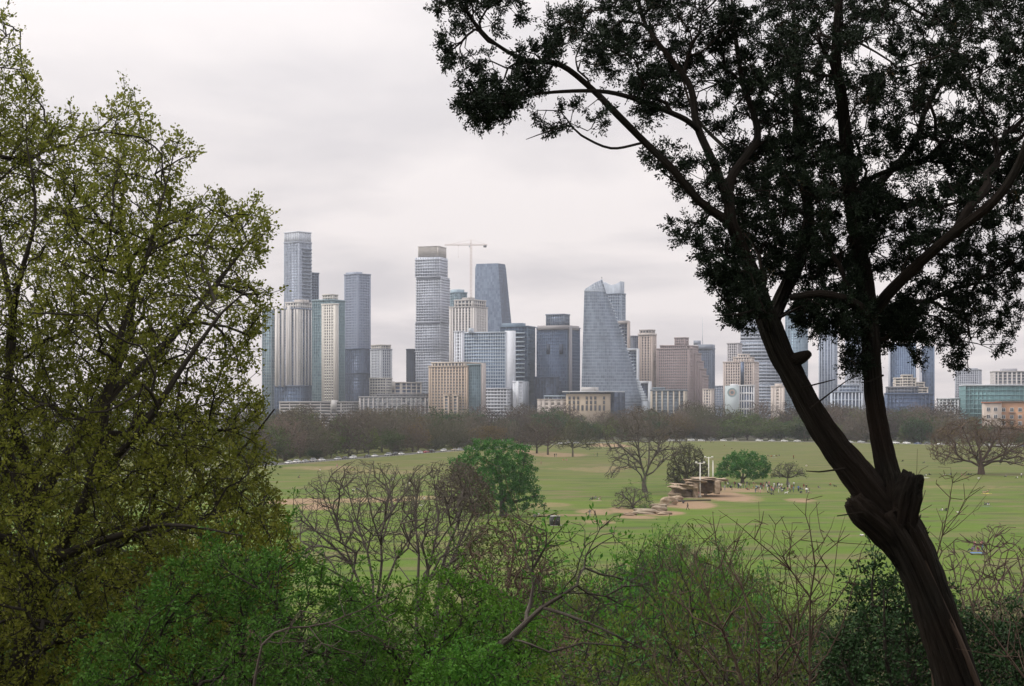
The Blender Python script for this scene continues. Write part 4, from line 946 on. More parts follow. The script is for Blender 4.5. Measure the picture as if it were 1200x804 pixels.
    bark_tube('cut_stub', r, L((926, 425), (938, 419, -.1), (944, 415, -.15)), np.array([9, 7, 4]) * u, off, 92, 14, 0.12, step=0.03)
    # a grey strip of bared wood along the foot
    bark_tube('bark_strip', r, L((1080, 655, -.10), (1098, 700, -.12), (1120, 750, -.13), (1142, 805, -.12), (1162, 860, -.1)), np.array([1.2, 2.4, 3, 3.5, 4]) * u, off, 93, 14, .14, M_BARE, step=0.05)
    for q in (((934, 455), (958, 449), (974, 445)), ((946, 478), (968, 461), (990, 445), (1004, 440)), ((1030, 440), (1014, 447), (1004, 449)), ((936, 450), (920, 424), (906, 402)), ((1012, 598), (990, 601), (976, 603)), ((985, 548), (955, 552), (940, 551))):
        pp = L(*[(a, b, -.15) for a, b in q]); tr.limb(pp, np.array([1.2, .9, .6, .4][:len(q)]) * u)
        bark_tube('dead_twig', r, pp, np.array([1.3, .9, .6, .4][:len(q)]) * u, off, 95, 6, .05, step=.05)
    # foliage masses: (outline, how many sprays, metres in front/behind)
    F_ = [
     ([(512, 45), (530, 0), (560, 0), (585, 25), (605, 25), (612, 45), (600, 70), (585, 85), (560, 70), (540, 60)], 105, .5, -.9),
     ([(518, 80), (545, 78), (580, 90), (585, 110), (560, 118), (535, 105)], 45, .35, -.9),
     ([(575, 90), (620, 88), (650, 70), (655, 92), (640, 105), (632, 135), (600, 135), (580, 120)], 70, .4, -.8),
     ([(540, 145), (560, 130), (600, 132), (600, 160), (580, 172), (552, 165)], 80, .4, -1.0),
     ([(672, 70), (700, 65), (730, 80), (735, 115), (700, 112), (676, 95)], 50, .4, -.6),
     ([(620, 150), (700, 140), (720, 150), (690, 175), (640, 178)], 22, .5, -.8),
     ([(738, 95), (765, 85), (775, 120), (760, 150), (742, 140)], 60, .35, -.3),
     ([(645, 20), (662, 8), (690, 0), (860, -40), (870, 30), (830, 75), (770, 78), (740, 60), (710, 50), (680, 40), (655, 42)], 330, .9, .2),
     ([(770, 75), (850, 60), (875, 130), (850, 165), (815, 130), (790, 110)], 60, .6, .2),
     ([(755, 185), (790, 180), (830, 200), (850, 240), (830, 255), (790, 225), (765, 205)], 70, .5, -.3),
     ([(770, 245), (790, 262), (840, 275), (850, 300), (880, 330), (880, 350), (850, 345), (830, 325), (800, 290), (775, 275)], 80, .5, -.4),
     ([(820, 320), (860, 322), (890, 360), (870, 395), (855, 385), (840, 360)], 75, .4, -.4),
     ([(850, 30), (950, -40), (1230, -60), (1260, 100), (1240, 200), (1150, 190), (1080, 170), (1000, 160), (920, 150), (870, 120)], 820, 1.5, .3),
     ([(850, 170), (920, 150), (1000, 160), (1040, 240), (1020, 320), (960, 330), (900, 320), (860, 260)], 430, 1.1, .3),
     ([(1010, 170), (1150, 190), (1240, 200), (1245, 320), (1180, 300), (1130, 300), (1060, 330), (1030, 290)], 300, 1.2, .3),
     ([(930, 350), (1000, 330), (1020, 380), (1000, 395), (960, 392), (935, 378)], 105, .6, 0),
     ([(1030, 370), (1085, 340), (1100, 395), (1090, 405), (1050, 400)], 95, .5, .5),
     ([(1100, 340), (1150, 300), (1240, 300), (1240, 380), (1190, 425), (1160, 420), (1120, 390)], 125, .8, .9),
     ([(992, 410), (1012, 400), (1015, 428), (1000, 432)], 12, .2, .1),
     ([(1104, 414), (1112, 412), (1114, 420), (1105, 421)], 4, .1, .9),
     ([(1150, 380), (1190, 385), (1180, 434), (1160, 430)], 24, .4, 1.0),
    ]
    A = []
    for i, (poly, n, dep, dy) in enumerate(F_):
        a = fill_poly(poly, int(n * (1.25 if poly[0][0] < 800 else 1.5)), D0, dep, 500 + i); a[:, 1] += dy; A.append(a)
    A = np.concatenate(A)
    f = np.sin(A[:, 0] * 8 + A[:, 1] * 5) + np.sin(A[:, 2] * 9 + A[:, 1] * 6 + 1) + np.sin(A[:, 0] * 5 - A[:, 2] * 6.5 + 2)
    A = A[f > np.where(600 + A[:, 0] * F / 12 < 860, -.95, -2.1)]   # puffs of foliage with open gaps between
    tr.attract(A, 0.12, 0.5, 0.2, 0.06)
    tr.solve()
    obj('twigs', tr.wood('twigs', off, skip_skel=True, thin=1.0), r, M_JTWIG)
    tips = tr.tips; g = np.random.default_rng(5)
    # feathery sprays: short leafy shoots round every twig end
    C_, O_ = [], []
    for i in tips:
        p, d = tr.pos[i], tr.dir[i]
        pxl = 600 + p[0] * F / 12.0
        for k in range(int(g.integers(3, 7) if pxl < 840 else g.integers(5, 9))):
            v = d * .7 + g.normal(0, .65, 3) + np.array([0, 0, .15]); v /= np.linalg.norm(v)
            ln = g.uniform(.035, .115)
            for t in (0.35, .7, 1.0): C_.append(p + v * ln * t); O_.append(v)
    C_ = np.array(C_); O_ = np.array(O_)
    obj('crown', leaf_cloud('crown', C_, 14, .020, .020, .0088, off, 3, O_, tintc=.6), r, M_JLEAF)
    ii = np.array([i for i in range(tr.n) if not tr.skel[i] and tr.rad[i] < .006]); pick = ii[g.random(len(ii)) < .03]
    obj('dead_foliage', leaf_cloud('dead_foliage', tr.pos[pick], 14, .03, .022, .008, off, 4), r, M_JDEAD)
M_BARE = m_bark('bared_wood', (0.035, 0.024, 0.018), (0.10, 0.07, 0.055), 6.0, 1.5, 0.7)
juniper()

def elm():
    d = 23.0; base = np.array([P(20, HY, d)[0], d, gz(0, d) - .2]); off = base
    r = thing('elm_tree', 'large broad elm in yellow green spring leaf filling the west edge of the view', 'tree', base)
    def L(*q):
        o = []
        for t in q: a = P(t[0], t[1], d); a[1] += t[2] if len(t) > 2 else 0; o.append(a)
        return np.array(o)
    u = d / F; tr = Tree(21, 0.22, 2.3, 0.0045)
    tr.limb(L((20, 1090), (25, 960), (15, 860), (28, 780), (40, 720)), np.array([30, 23, 20, 18, 17]) * u, root=True)
    for q, ra in [
        (((35, 740), (20, 640, .5), (-20, 520, 1), (-60, 400, 1), (-90, 260, 1.2), (-90, 120, 1.2)), (14, 12, 10, 8, 6, 3)),
        (((40, 720), (30, 640), (36, 560), (20, 470, -.4), (30, 380, -.6), (10, 260, -.6), (-5, 120, -.5), (8, 50, -.5)), (14, 12, 10.5, 9, 7.5, 6, 4, 2)),
        (((40, 715), (85, 640, -.6), (130, 560, -1), (150, 470, -1.2), (170, 380, -1.2), (190, 310, -1), (205, 255, -1), (214, 205, -.8)), (12, 10, 9, 8, 6.6, 5, 3.6, 2)),
        (((36, 600), (70, 520, .8), (110, 440, 1.2), (130, 340, 1.4), (118, 240, 1.2), (140, 150, 1)), (9, 8, 7, 5.6, 4, 2)),
        (((60, 680), (120, 640, 1), (200, 590, 1.6), (260, 530, 1.8), (300, 480, 1.8)), (9, 7, 5.6, 4, 2.4)),
        (((130, 560, -1), (200, 500, -1.8), (250, 430, -2), (290, 375, -2), (318, 350, -2)), (7, 5.6, 4.6, 3.2, 2)),
        (((155, 460, -1.2), (210, 400, -.6), (255, 330, 0), (285, 285, .3), (300, 262, .4)), (6, 5, 4, 2.8, 1.6)),
        (((80, 650, -.6), (160, 620, -1.8), (240, 600, -2.4), (320, 610, -2.6)), (8, 6, 4, 2)),
        (((20, 800), (-60, 740, -.5), (-160, 640, -.6), (-240, 500, -.6), (-280, 380, -.4)), (11, 9, 7, 5, 3)),
        (((30, 780), (90, 740, -1.4), (150, 720, -2), (210, 700, -2.4)), (7, 5, 3.5, 2)),
        (((30, 640), (-10, 600, -1.5), (-60, 520, -2.2), (-120, 430, -2.4)), (8, 6.5, 5, 3)),
        (((10, 420), (60, 350, -1.6), (90, 270, -2), (80, 190, -2)), (6, 5, 3.6, 2)),
        (((20, 860), (90, 830, -.6), (150, 800, -1), (230, 740, -1.3), (300, 690, -1.3)), (7, 5.6, 4.4, 3, 2))]:
        tr.limb(L(*q), np.array(ra) * u * np.linspace(.85, .35, len(ra)))
    poly = [(-60, 20), (-20, 45), (0, 18), (10, 25), (16, 48), (30, 75), (42, 110), (45, 140), (66, 160), (80, 140), (98, 125), (105, 150), (125, 150), (132, 120), (152, 104), (168, 122), (186, 132), (195, 155), (214, 148), (256, 128), (258, 150), (240, 172), (222, 195), (204, 218), (226, 238), (262, 212), (280, 240), (306, 232), (326, 236), (320, 262), (318, 300), (300, 312), (322, 338), (328, 352), (318, 378), (296, 398), (302, 425), (292, 448), (322, 466), (318, 482), (296, 500), (322, 536), (318, 560), (338, 590), (352, 622), (362, 650), (340, 700), (260, 760), (190, 860), (60, 930), (-150, 900), (-330, 650), (-340, 350), (-220, 130)]
    poly = [(x - max(0, x - 150) * .05, y + max(0, 420 - y) * max(0, x - 100) * .00025) for x, y in poly]
    A = fill_poly(poly, 18500, d, 4.2, 77, round_=.9)
    # open gaps between the boughs near the outline
    f = np.sin(A[:, 0] * 2.3 + A[:, 1] * .9) + np.sin(A[:, 2] * 2.6 + A[:, 1] * 1.3 + 1) + np.sin(A[:, 0] * 1.4 - A[:, 2] * 1.9)
    A = A[(f > -1.45) | (A[:, 2] < 27.6 + .8 * np.sin(A[:, 0] * 2))]
    g = np.random.default_rng(2)
    sel = g.random(len(A)) < .13; v = A[sel] - P(40, 470, d); v /= np.linalg.norm(v, axis=1, keepdims=True)
    A[sel] += (v + np.array([0, 0, .3])) * g.uniform(.05, .26, (len(v), 1))     # young shoots beyond the mass
    A = A[np.argsort(g.random(len(A)))]
    tr.attract(A, 0.14, .6, .22, 0.03, order=range(len(A))); tr.solve()
    obj('trunk', tr.wood('trunk', off, kmax=12, thin=1.0), r, M_EBARK)
    ii = np.array([i for i in range(tr.n) if tr.rad[i] < .0075 and not tr.skel[i]])
    ii = ii[g.random(len(ii)) < np.where(np.isin(ii, tr.tips), 1.0, .85)]
    obj('crown', leaf_cloud('crown', tr.pos[ii], 19.0, .066, .042, .027, off, 9, tr.dir[ii], tintc=.45, lenvar=.5), r, M_ELEAF)
elm()

def added_shade_oaks():
    """unseen live oaks added round the overlook, behind the view, to keep its foreground in shade"""
    g = np.random.default_rng(8); first = None
    for i, (x, y, s, lab) in enumerate([(-10, -8.5, 1.5, 'added unseen spreading live oak shading the overlook on the elm side'), (4, -10.5, 1.6, 'added unseen tall live oak shading the overlook from directly behind'), (19, -9, 1.55, 'added unseen live oak shading the overlook on the juniper side'), (-27, -5, 1.5, 'added unseen live oak out past the elm, shading the foreground'), (-5, -27, 1.9, 'added unseen largest live oak shading the overlook from farther back')]):
        if first is None:
            r = thing('added_shade_oak', lab, 'tree', (x, y, gz(x, y) - .1), 0); r.scale = (s, s, s)
            tr = Tree(301, .7, 2.3, .012)
            tr.limb(np.array([(0, 0, -.2), (.2, .1, 1.5), (.1, 0, 3.0)]), np.array([.5, .42, .38]), root=True)
            for k in range(6):
                a = k * 1.05; tr.limb(np.array([(.1, 0, 3.0), (2.2 * math.cos(a), 2.2 * math.sin(a), 5.2), (4.6 * math.cos(a), 4.6 * math.sin(a), 7.5)]), np.array([.24, .17, .07]))
            A = lobes((0, 0, 7.6), 7.0, 7.0, 4.2, 22, 2600, 5, .34)
            tr.attract(A[A[:, 2] > 3.6], .14, .55, .25, .03); tr.solve()
            obj('trunk', tr.wood('trunk', np.zeros(3), only_skel=True), r, M_EBARK); obj('twigs', tr.wood('twigs', np.zeros(3), skip_skel=True), r, M_EBARK)
            ii = np.array([k for k in range(tr.n) if not tr.skel[k] and tr.rad[k] < .03])
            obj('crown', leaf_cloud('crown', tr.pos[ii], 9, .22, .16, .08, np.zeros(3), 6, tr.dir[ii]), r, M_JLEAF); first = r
        else: r = copy_thing(first, (x, y, gz(x, y) - .1), i * 1.3, s); r['label'] = lab
        r['group'] = 'added shade oaks behind the overlook'
# ================= trees of the meadow, the wood and the slope =================
M_GBARK = m_bark('grey_bark', (0.050, 0.043, 0.037), (0.125, 0.108, 0.092), 3.0, 3.0, 0.6)
M_FBARK = m_bark('far_grey_bark', (0.055, 0.047, 0.040), (0.098, 0.085, 0.074), 2.0, .6, 0.2, vary=1)
M_FBARK2 = m_bark('far_mauve_bark', (0.062, 0.049, 0.045), (0.105, 0.086, 0.080), 2.0, .6, 0.2, vary=1)
M_FBARK3 = m_bark('far_rust_bark', (0.055, 0.036, 0.027), (0.095, 0.062, 0.044), 2.0, .6, 0.2)
M_BROWN = m_bark('brown_twig_bark', (0.060, 0.040, 0.030), (0.15, 0.105, 0.082), 3.0, 3.0, 0.5)
M_PALE = m_bark('pale_wood', (0.055, 0.043, 0.035), (0.23, 0.195, 0.17), 4.0, 2.0, 0.6, (0.05, 0.038, 0.03))
LF = {
 'green': m_leaf('fresh_green_leaves', [(0.032, 0.094, 0.015), (0.066, 0.165, 0.022), (0.122, 0.232, 0.034)], 0.34, .5, .35, ((0.095, 0.165, 0.026), 1.3)),
 'deep': m_leaf('deep_green_leaves', [(0.026, 0.092, 0.020), (0.044, 0.136, 0.028), (0.070, 0.182, 0.038)], 0.22, .5, .35),
 'olive': m_leaf('olive_leaves', [(0.040, 0.060, 0.015), (0.060, 0.088, 0.021), (0.092, 0.120, 0.033)], 0.3, .6, .25),
 'lime': m_leaf('lime_leaves', [(0.060, 0.092, 0.016), (0.098, 0.135, 0.024), (0.16, 0.18, 0.04)], 0.4, .5, .3),
 'dark': m_leaf('dark_evergreen_leaves', [(0.014, 0.036, 0.013), (0.024, 0.056, 0.019), (0.042, 0.088, 0.028)], 0.1, .32, .5),
 'rust': m_leaf('rusty_buds', [(0.11, 0.075, 0.028), (0.15, 0.11, 0.036)], 0.3, .7, .1),
 'grey': m_leaf('grey_buds', [(0.085, 0.075, 0.06), (0.12, 0.105, 0.08)], 0.2, .8, .1),
}
LIMBK = {'crooked_tree': .8, 'dead_branch': .7, 'bare_shrub': .72, 'bare_tree': .55}
def px_tree(name, label, cat, d, base_px, limbs, polys, r_tip=.006, step=.3, bark=None, leaf=None, seed=1, e=2.3, pen=.14, wob=.22, lift=.03, group=None, skelsides=8, basez=None, trunkname='trunk', cull=None):
    bz = basez if basez is not None else gz(0, d)
    base = np.array([P(base_px, HY, d)[0], d, bz - .08])
    r = thing(name, label, cat, base, 0, group); tr = Tree(seed, step, e, r_tip); u = d / F; tr.gnarl = {'crooked_tree': .5, 'dead_branch': .5, 'bare_shrub': .25, 'bare_tree': .35}.get(name, .15)
    def L(q):
        o = []
        for t in q: a = P(t[0], t[1], d); a[1] += t[2] if len(t) > 2 else 0; o.append(a)
        return np.array(o)
    bpy_ = HY + (CAMZ - bz + .08) / u
    for i, (q, ra) in enumerate(limbs):
        q = [(base_px, bpy_)] + list(q) if i == 0 else q
        ra = [ra[0] * 1.3] + list(ra) if i == 0 else ra
        tr.limb(L(q), np.array(ra) * u * LIMBK.get(name, 1.0) * np.linspace(1, .75, len(ra)), root=(i == 0))
    A = []
    for k, pl in enumerate(polys):
        poly, n, dep = pl[:3]; a = fill_poly(poly, n, d, dep, seed * 31 + k); a[:, 1] += pl[3] if len(pl) > 3 else 0; A.append(a)
    if A:
        A = np.concatenate(A)
        if leaf and name in ('leafy_shrub', 'evergreen_shrub', 'scrub_oak', 'olive_bush'):   # young shoots stand out of the mass
            g0 = np.random.default_rng(seed + 77); sel = g0.random(len(A)) < .13
            A[sel] += (g0.normal(0, .14, (int(sel.sum()), 3)) + np.array([0, 0, .28]) * g0.random((int(sel.sum()), 1))) * d / 17
        if cull:
            f = np.sin(A[:, 0] * cull[0] + A[:, 1] * cull[0] * .6 + seed) + np.sin(A[:, 2] * cull[0] * 1.2 + A[:, 1] * cull[0] * .8 + 1) + np.sin(A[:, 0] * cull[0] * .7 - A[:, 2] * cull[0] * .9)
            A = A[f > cull[1]]
        tr.attract(A, pen, .55, wob, lift)
    tr.solve()
    obj(trunkname, tr.wood(trunkname, base, kmax=skelsides, only_skel=True), r, bark or M_GBARK)
    if A is not None and len(A): obj('twigs', tr.wood('twigs', base, skip_skel=True), r, bark or M_GBARK)
    if leaf:
        m, npl, spread, ln, wd, keep = leaf[:6]
        g = np.random.default_rng(seed + 5)
        ii = np.array([i for i in range(tr.n) if not tr.skel[i] and tr.rad[i] < r_tip * 1.9])
        ii = ii[g.random(len(ii)) < np.where(np.isin(ii, tr.tips), 1.0, keep)]
        obj('crown', leaf_cloud('crown', tr.pos[ii], npl, spread, ln, wd, base, seed, tr.dir[ii], tintc=.5), r, LF[m])
    return r
def lobes(c, rx, ry, rz, k, n, seed, lr=.42, low=-.55):
    """points on the outsides of k foliage lobes that together make a crown"""
    g = np.random.default_rng(seed); out = []
    for j in range(k):
        v = g.normal(0, 1, 3); v /= np.linalg.norm(v); v[2] = max(v[2], low) if g.random() < .8 else v[2]
        q = g.uniform(.35, .72) if j else 0.0
        ce = np.array(c) + v * q * np.array([rx, ry, rz]); R0 = lr * g.uniform(.75, 1.25)
        w = g.normal(0, 1, (n // k, 3)); w /= np.linalg.norm(w, axis=1, keepdims=True)
        out.append(ce + w * np.array([rx, ry, rz]) * R0 * g.uniform(.55, 1.0, (n // k, 1)))
    return np.concatenate(out)
def proto(name, label, cat, H, W, seed, bark, r_tip, n, leaf=None, trunk_h=.25, multi=1, low=.15, step=.7, wood_r=.02, shape='round', nlimb=6, group=None, wob=.25, k=14, lr=.42):
    """a tree H tall and W wide standing at the origin; copied about the place"""
    g = np.random.default_rng(seed); r = thing(name, label, cat, (0, 0, 0), 0, group); tr = Tree(seed, step, 2.3, r_tip)
    R0 = wood_r * H
    if multi == 1:
        tr.limb(np.array([(0, 0, -.3), (g.normal(0, .03) * H * .2, g.normal(0, .03) * H * .2, trunk_h * H * .6), (g.normal(0, .04) * H * .3, g.normal(0, .04) * H * .3, trunk_h * H)]), np.array([R0 * 1.25, R0, R0 * .9]), root=True)
    else: tr.limb(np.array([(0, 0, -.3), (0, 0, .02 * H)]), np.array([R0, R0 * .9]), root=True)
    top = tr.pos[tr.n - 1].copy()
    for j in range(nlimb if multi == 1 else multi):
        a = 2 * math.pi * (j + g.uniform(-.3, .3)) / (nlimb if multi == 1 else multi); el = g.uniform(.3, 1.25) if multi == 1 else g.uniform(.7, 1.35)
        ln = .55 * min(H * (1 - trunk_h * .6), H) * g.uniform(.8, 1.1)
        v = np.array([math.cos(a) * math.cos(el) * W / H * 1.15, math.sin(a) * math.cos(el) * W / H * 1.15, math.sin(el)])
        p1 = top + v * ln * .45 + g.normal(0, .03 * H, 3); p2 = top + v * ln + np.array([0, 0, .06 * H]) + g.normal(0, .04 * H, 3)
        f = .62 if multi == 1 else .7
        tr.limb(np.array([top, p1, p2]), np.array([R0 * f, R0 * f * .7, R0 * f * .3]))
    cz = H * (1 + low) / 2; rz = H * (1 - low) / 2
    if leaf and shape == 'round': A = lobes((0, 0, cz), W / 2, W / 2, rz, k, n, seed, lr)
    else:
        v = g.normal(0, 1, (n, 3)); v /= np.linalg.norm(v, axis=1, keepdims=True)
        A = np.array([0, 0, cz]) + v * np.array([W / 2, W / 2, rz]) * (g.random((n, 1)) ** .42)
        A *= 1 + .12 * np.sin(np.arctan2(A[:, 1], A[:, 0]) * 3 + A[:, 2] / H * 7 + seed)[:, None] * np.array([1, 1, .4])
    if leaf:                                  # ragged outline: some shoots stand out, some hollows stay empty
        c0 = np.array([0, 0, cz]); q = A - c0
        A = c0 + q * (1 + np.where(g.random((len(A), 1)) < .16, g.uniform(.05, .38, (len(A), 1)), 0) * np.array([1, 1, 1.2]))
        f = np.sin(A[:, 0] * 9 / W + seed) + np.sin(A[:, 1] * 10 / W + A[:, 2] * 5 / H) + np.sin(A[:, 2] * 13 / H - A[:, 0] * 6 / W)
        A = A[f > -1.15]
    A = A[A[:, 2] > .03 * H]
    tr.attract(A, .14, .55, wob, .03); tr.solve()
    obj('trunk', tr.wood('trunk', np.zeros(3), kmax=7, only_skel=True), r, bark)
    obj('twigs', tr.wood('twigs', np.zeros(3), skip_skel=True), r, bark)
    if leaf:
        m, npl, spread, ln, wd, keep = leaf
        ii = np.array([i for i in range(tr.n) if not tr.skel[i] and tr.rad[i] < r_tip * 1.9])
        ii = ii[g.random(len(ii)) < np.where(np.isin(ii, tr.tips), 1.0, keep)]
        obj('crown', leaf_cloud('crown', tr.pos[ii], npl, spread, ln, wd, np.zeros(3), seed, tr.dir[ii], tintc=.5), r, LF[m])
    r['_h'] = H
    return r
added_shade_oaks()  # out-of-view oaks added to block sun and rear sky from the foreground
# ---- near traced trees and shrubs ----
px_tree('leafy_shrub', 'big fresh green bush spilling along the bottom below the elm', 'bush', 19.0, 270,
    [([(265, 960), (262, 900)], [5, 4, 3]), ([(262, 900), (220, 820), (180, 760), (150, 740)], [3, 2.4, 1.6, .8]), ([(262, 900), (270, 800, .6), (280, 700, .8)], [3, 2.4, 1]), ([(262, 900), (330, 800, -.5), (370, 720, -.6)], [3, 2.2, .9]), ([(262, 900), (400, 830, .2), (430, 760, .4)], [3, 2, .9])],
    [([(85, 810), (100, 770), (132, 722), (160, 700), (175, 685), (198, 655), (215, 660), (240, 640), (262, 642), (285, 655), (305, 642), (335, 648), (352, 640), (372, 655), (385, 680), (408, 690), (425, 712), (448, 730), (440, 900), (250, 960), (100, 930)], 3900, 1.5)],
    r_tip=.0035, step=.16, bark=M_EBARK, leaf=('green', 16, .05, .042, .020, .75), seed=31, cull=(3.2, -1.3))
px_tree('leafy_shrub', 'rounded bright green bush in the middle of the bottom edge, under the bare trees', 'bush', 21.5, 520,
    [([(520, 930), (518, 880)], [4, 3.5, 3]), ([(518, 880), (470, 790), (450, 730)], [3, 2, 1]), ([(518, 880), (540, 780, .6), (560, 720, .6)], [3, 2, 1]), ([(518, 880), (590, 820), (620, 770)], [3, 2, 1])],
    [([(385, 715), (402, 690), (425, 676), (448, 664), (470, 676), (495, 672), (518, 664), (545, 682), (565, 680), (590, 695), (612, 705), (640, 740), (650, 800), (630, 900), (420, 900)], 3000, 1.5)],
    r_tip=.0035, step=.18, bark=M_EBARK, leaf=('green', 15, .055, .044, .021, .7), seed=33, cull=(3.0, -1.2))
px_tree('leafy_shrub', 'lime tinted bush low on the bottom edge beside the crooked pale tree', 'bush', 18.0, 690,
    [([(690, 960), (690, 900)], [4, 3, 2.5]), ([(690, 900), (660, 830), (650, 790)], [2.5, 1.6, .8]), ([(690, 900), (720, 830, .4), (735, 780, .4)], [2.5, 1.6, .8])],
    [([(600, 810), (625, 785), (650, 772), (680, 765), (710, 758), (735, 768), (750, 790), (770, 830), (760, 900), (610, 900)], 1100, .9)],
    r_tip=.003, step=.16, bark=M_EBARK, leaf=('lime', 11, .05, .042, .020, .5), seed=35, cull=(3.4, -.9))
px_tree('leafy_shrub', 'small fresh green bush hiding the foot of the crooked pale tree', 'bush', 15.2, 545,
    [([(545, 980), (545, 920)], [3, 2.4, 2]), ([(545, 920), (520, 840), (510, 800)], [2, 1.4, .6]), ([(545, 920), (570, 840, .3), (580, 790, .3)], [2, 1.4, .6])],
    [([(470, 820), (485, 790), (505, 772), (530, 760), (552, 764), (575, 752), (598, 770), (615, 795), (625, 840), (600, 920), (490, 920)], 1300, .7)],
    r_tip=.0028, step=.15, bark=M_EBARK, leaf=('green', 13, .045, .036, .018, .6), seed=39, cull=(3.6, -1.1))
px_tree('evergreen_shrub', 'dark glossy evergreen bush around the foot of the juniper', 'bush', 13.6, 1075,
    [([(1075, 960), (1070, 880)], [6, 5, 4]), ([(1070, 880), (1040, 780), (1035, 690)], [4, 3, 1]), ([(1070, 880), (1080, 740, .5), (1085, 670, .7)], [4, 3, 1]), ([(1070, 880), (1150, 800, .4), (1185, 740, .6)], [4, 3, 1]), ([(1070, 880), (1010, 820), (985, 770)], [4, 3, 1])],
    [([(978, 810), (985, 770), (1000, 740), (1008, 715), (1018, 695), (1030, 690), (1037, 655), (1043, 650), (1050, 690), (1066, 680), (1080, 672), (1092, 650), (1100, 655), (1108, 685), (1122, 700), (1140, 710), (1150, 735), (1175, 728), (1200, 740), (1260, 740), (1260, 900), (960, 900)], 3800, 1.0, .5)],
    r_tip=.0026, step=.13, bark=M_EBARK, leaf=('dark', 12, .045, .032, .018, .6), seed=37, cull=(4.0, -1.2))
def bare(name, label, d, base_px, limbs, polys, seed, r_tip=.0032, bark=None, leaf=None, step=.2, wob=.14, pen=.3, cat='shrub', **k):
    return px_tree(name, label, cat, d, base_px, limbs, polys, r_tip=r_tip, step=step, bark=bark or M_BROWN, leaf=leaf, seed=seed, wob=wob, pen=pen, lift=.12, skelsides=7, **k)
bare('bare_shrub', 'thin bare budding sapling with forked stems just beside the leaning trunk', 12.5, 950,
    [([(948, 860), (948, 760), (949, 700), (955, 664), (953, 648), (949, 620), (944, 604), (945, 586), (949, 572)], [2.4, 2.2, 2, 1.8, 1.6, 1.3, 1.1, .8, .4]),
     ([(948, 700), (927, 668), (906, 650), (884, 632), (862, 612), (842, 598)], [1.7, 1.5, 1.3, 1.1, .7, .4]), ([(953, 655), (966, 633), (974, 618), (978, 605)], [1, .8, .6, .4]), ([(944, 604), (936, 596), (930, 590)], [.7, .5, .4]),
     ([(949, 760), (975, 720, .2), (986, 680, .3), (991, 638, .3), (1000, 606, .3)], [1.6, 1.4, 1.1, .8, .4]), ([(949, 800), (992, 740, .2), (1010, 690, .3), (1019, 650, .3), (1030, 632, .3)], [1.7, 1.4, 1.2, .9, .4]),
     ([(949, 790), (915, 740, -.2), (895, 690, -.3), (885, 640, -.3), (882, 585, -.3)], [1.6, 1.4, 1, .7, .4])],
    [([(880, 590), (900, 600), (930, 585), (960, 570), (985, 600), (1030, 630), (1010, 700), (960, 720), (920, 700), (890, 650)], 95, .35)], 41, r_tip=.0024)
bare('bare_shrub', 'bare sapling with upright wispy stems in front of the meadow, beyond the stubs', 13.0, 1092,
    [([(1094, 820), (1090, 720), (1092, 672), (1104, 628), (1110, 600), (1116, 566), (1114, 548)], [2.4, 2.0, 1.8, 1.4, 1.1, .8, .4]), ([(1093, 668), (1082, 630), (1076, 601), (1074, 560), (1075, 526)], [1.2, 1, .9, .7, .4]),
     ([(1104, 628), (1122, 604), (1137, 578), (1152, 556)], [1, .8, .6, .4]), ([(1091, 700), (1078, 670), (1068, 640), (1070, 600), (1076, 570)], [1.1, .9, .7, .6, .4]), ([(1104, 630), (1120, 618), (1140, 600), (1156, 580)], [.9, .7, .5, .4])],
    [([(1068, 530), (1080, 540), (1115, 545), (1150, 556), (1150, 600), (1115, 640), (1085, 660), (1070, 600)], 55, .3)], 42, r_tip=.0024)
bare('bare_shrub', 'tangled brown twiggy thicket at the bottom between the crooked pale tree and the juniper', 14.5, 880,
    [([(880, 960), (882, 880), (886, 820)], [3, 2.6, 2.4, 2]), ([(886, 840), (860, 770), (830, 700), (800, 655), (780, 620)], [2.2, 1.9, 1.5, 1, .5]), ([(886, 830), (890, 760), (870, 690), (840, 640), (835, 600)], [2, 1.7, 1.3, .9, .4]),
     ([(886, 830), (930, 760), (935, 700), (918, 650), (905, 615)], [2, 1.7, 1.3, .8, .4]), ([(884, 860), (830, 800), (790, 740), (770, 690), (762, 650)], [2, 1.7, 1.3, .8, .4]), ([(886, 850), (950, 800), (985, 750), (1000, 700)], [1.8, 1.4, 1, .5]), ([(884, 880), (810, 830), (770, 790), (740, 730)], [1.8, 1.4, 1, .5])],
    [([(750, 640), (790, 610), (840, 600), (880, 610), (930, 610), (990, 690), (1000, 804), (960, 860), (780, 860), (740, 760)], 1000, 1.3)], 43, r_tip=.0022)
bare('bare_shrub', 'mauve brown bare bush at the edge of the view behind the evergreen bush', 19.0, 1175,
    [([(1175, 900), (1170, 820)], [3, 2.6, 2.2]), ([(1170, 820), (1140, 740), (1120, 680), (1110, 640)], [2, 1.6, 1, .5]), ([(1170, 820), (1175, 730), (1160, 660), (1150, 620)], [2, 1.6, 1, .5]), ([(1170, 820), (1205, 740), (1215, 670), (1205, 630)], [2, 1.6, 1, .5]), ([(1170, 830), (1230, 780), (1260, 720)], [2, 1.4, .6])],
    [([(1095, 660), (1110, 632), (1140, 622), (1170, 612), (1200, 620), (1250, 630), (1260, 740), (1200, 800), (1130, 780), (1100, 720)], 900, 1.4)], 44, r_tip=.0042, bark=m_bark('mauve_twig_bark', (0.085, 0.058, 0.050), (0.15, 0.11, 0.095), 2, 3, .3))
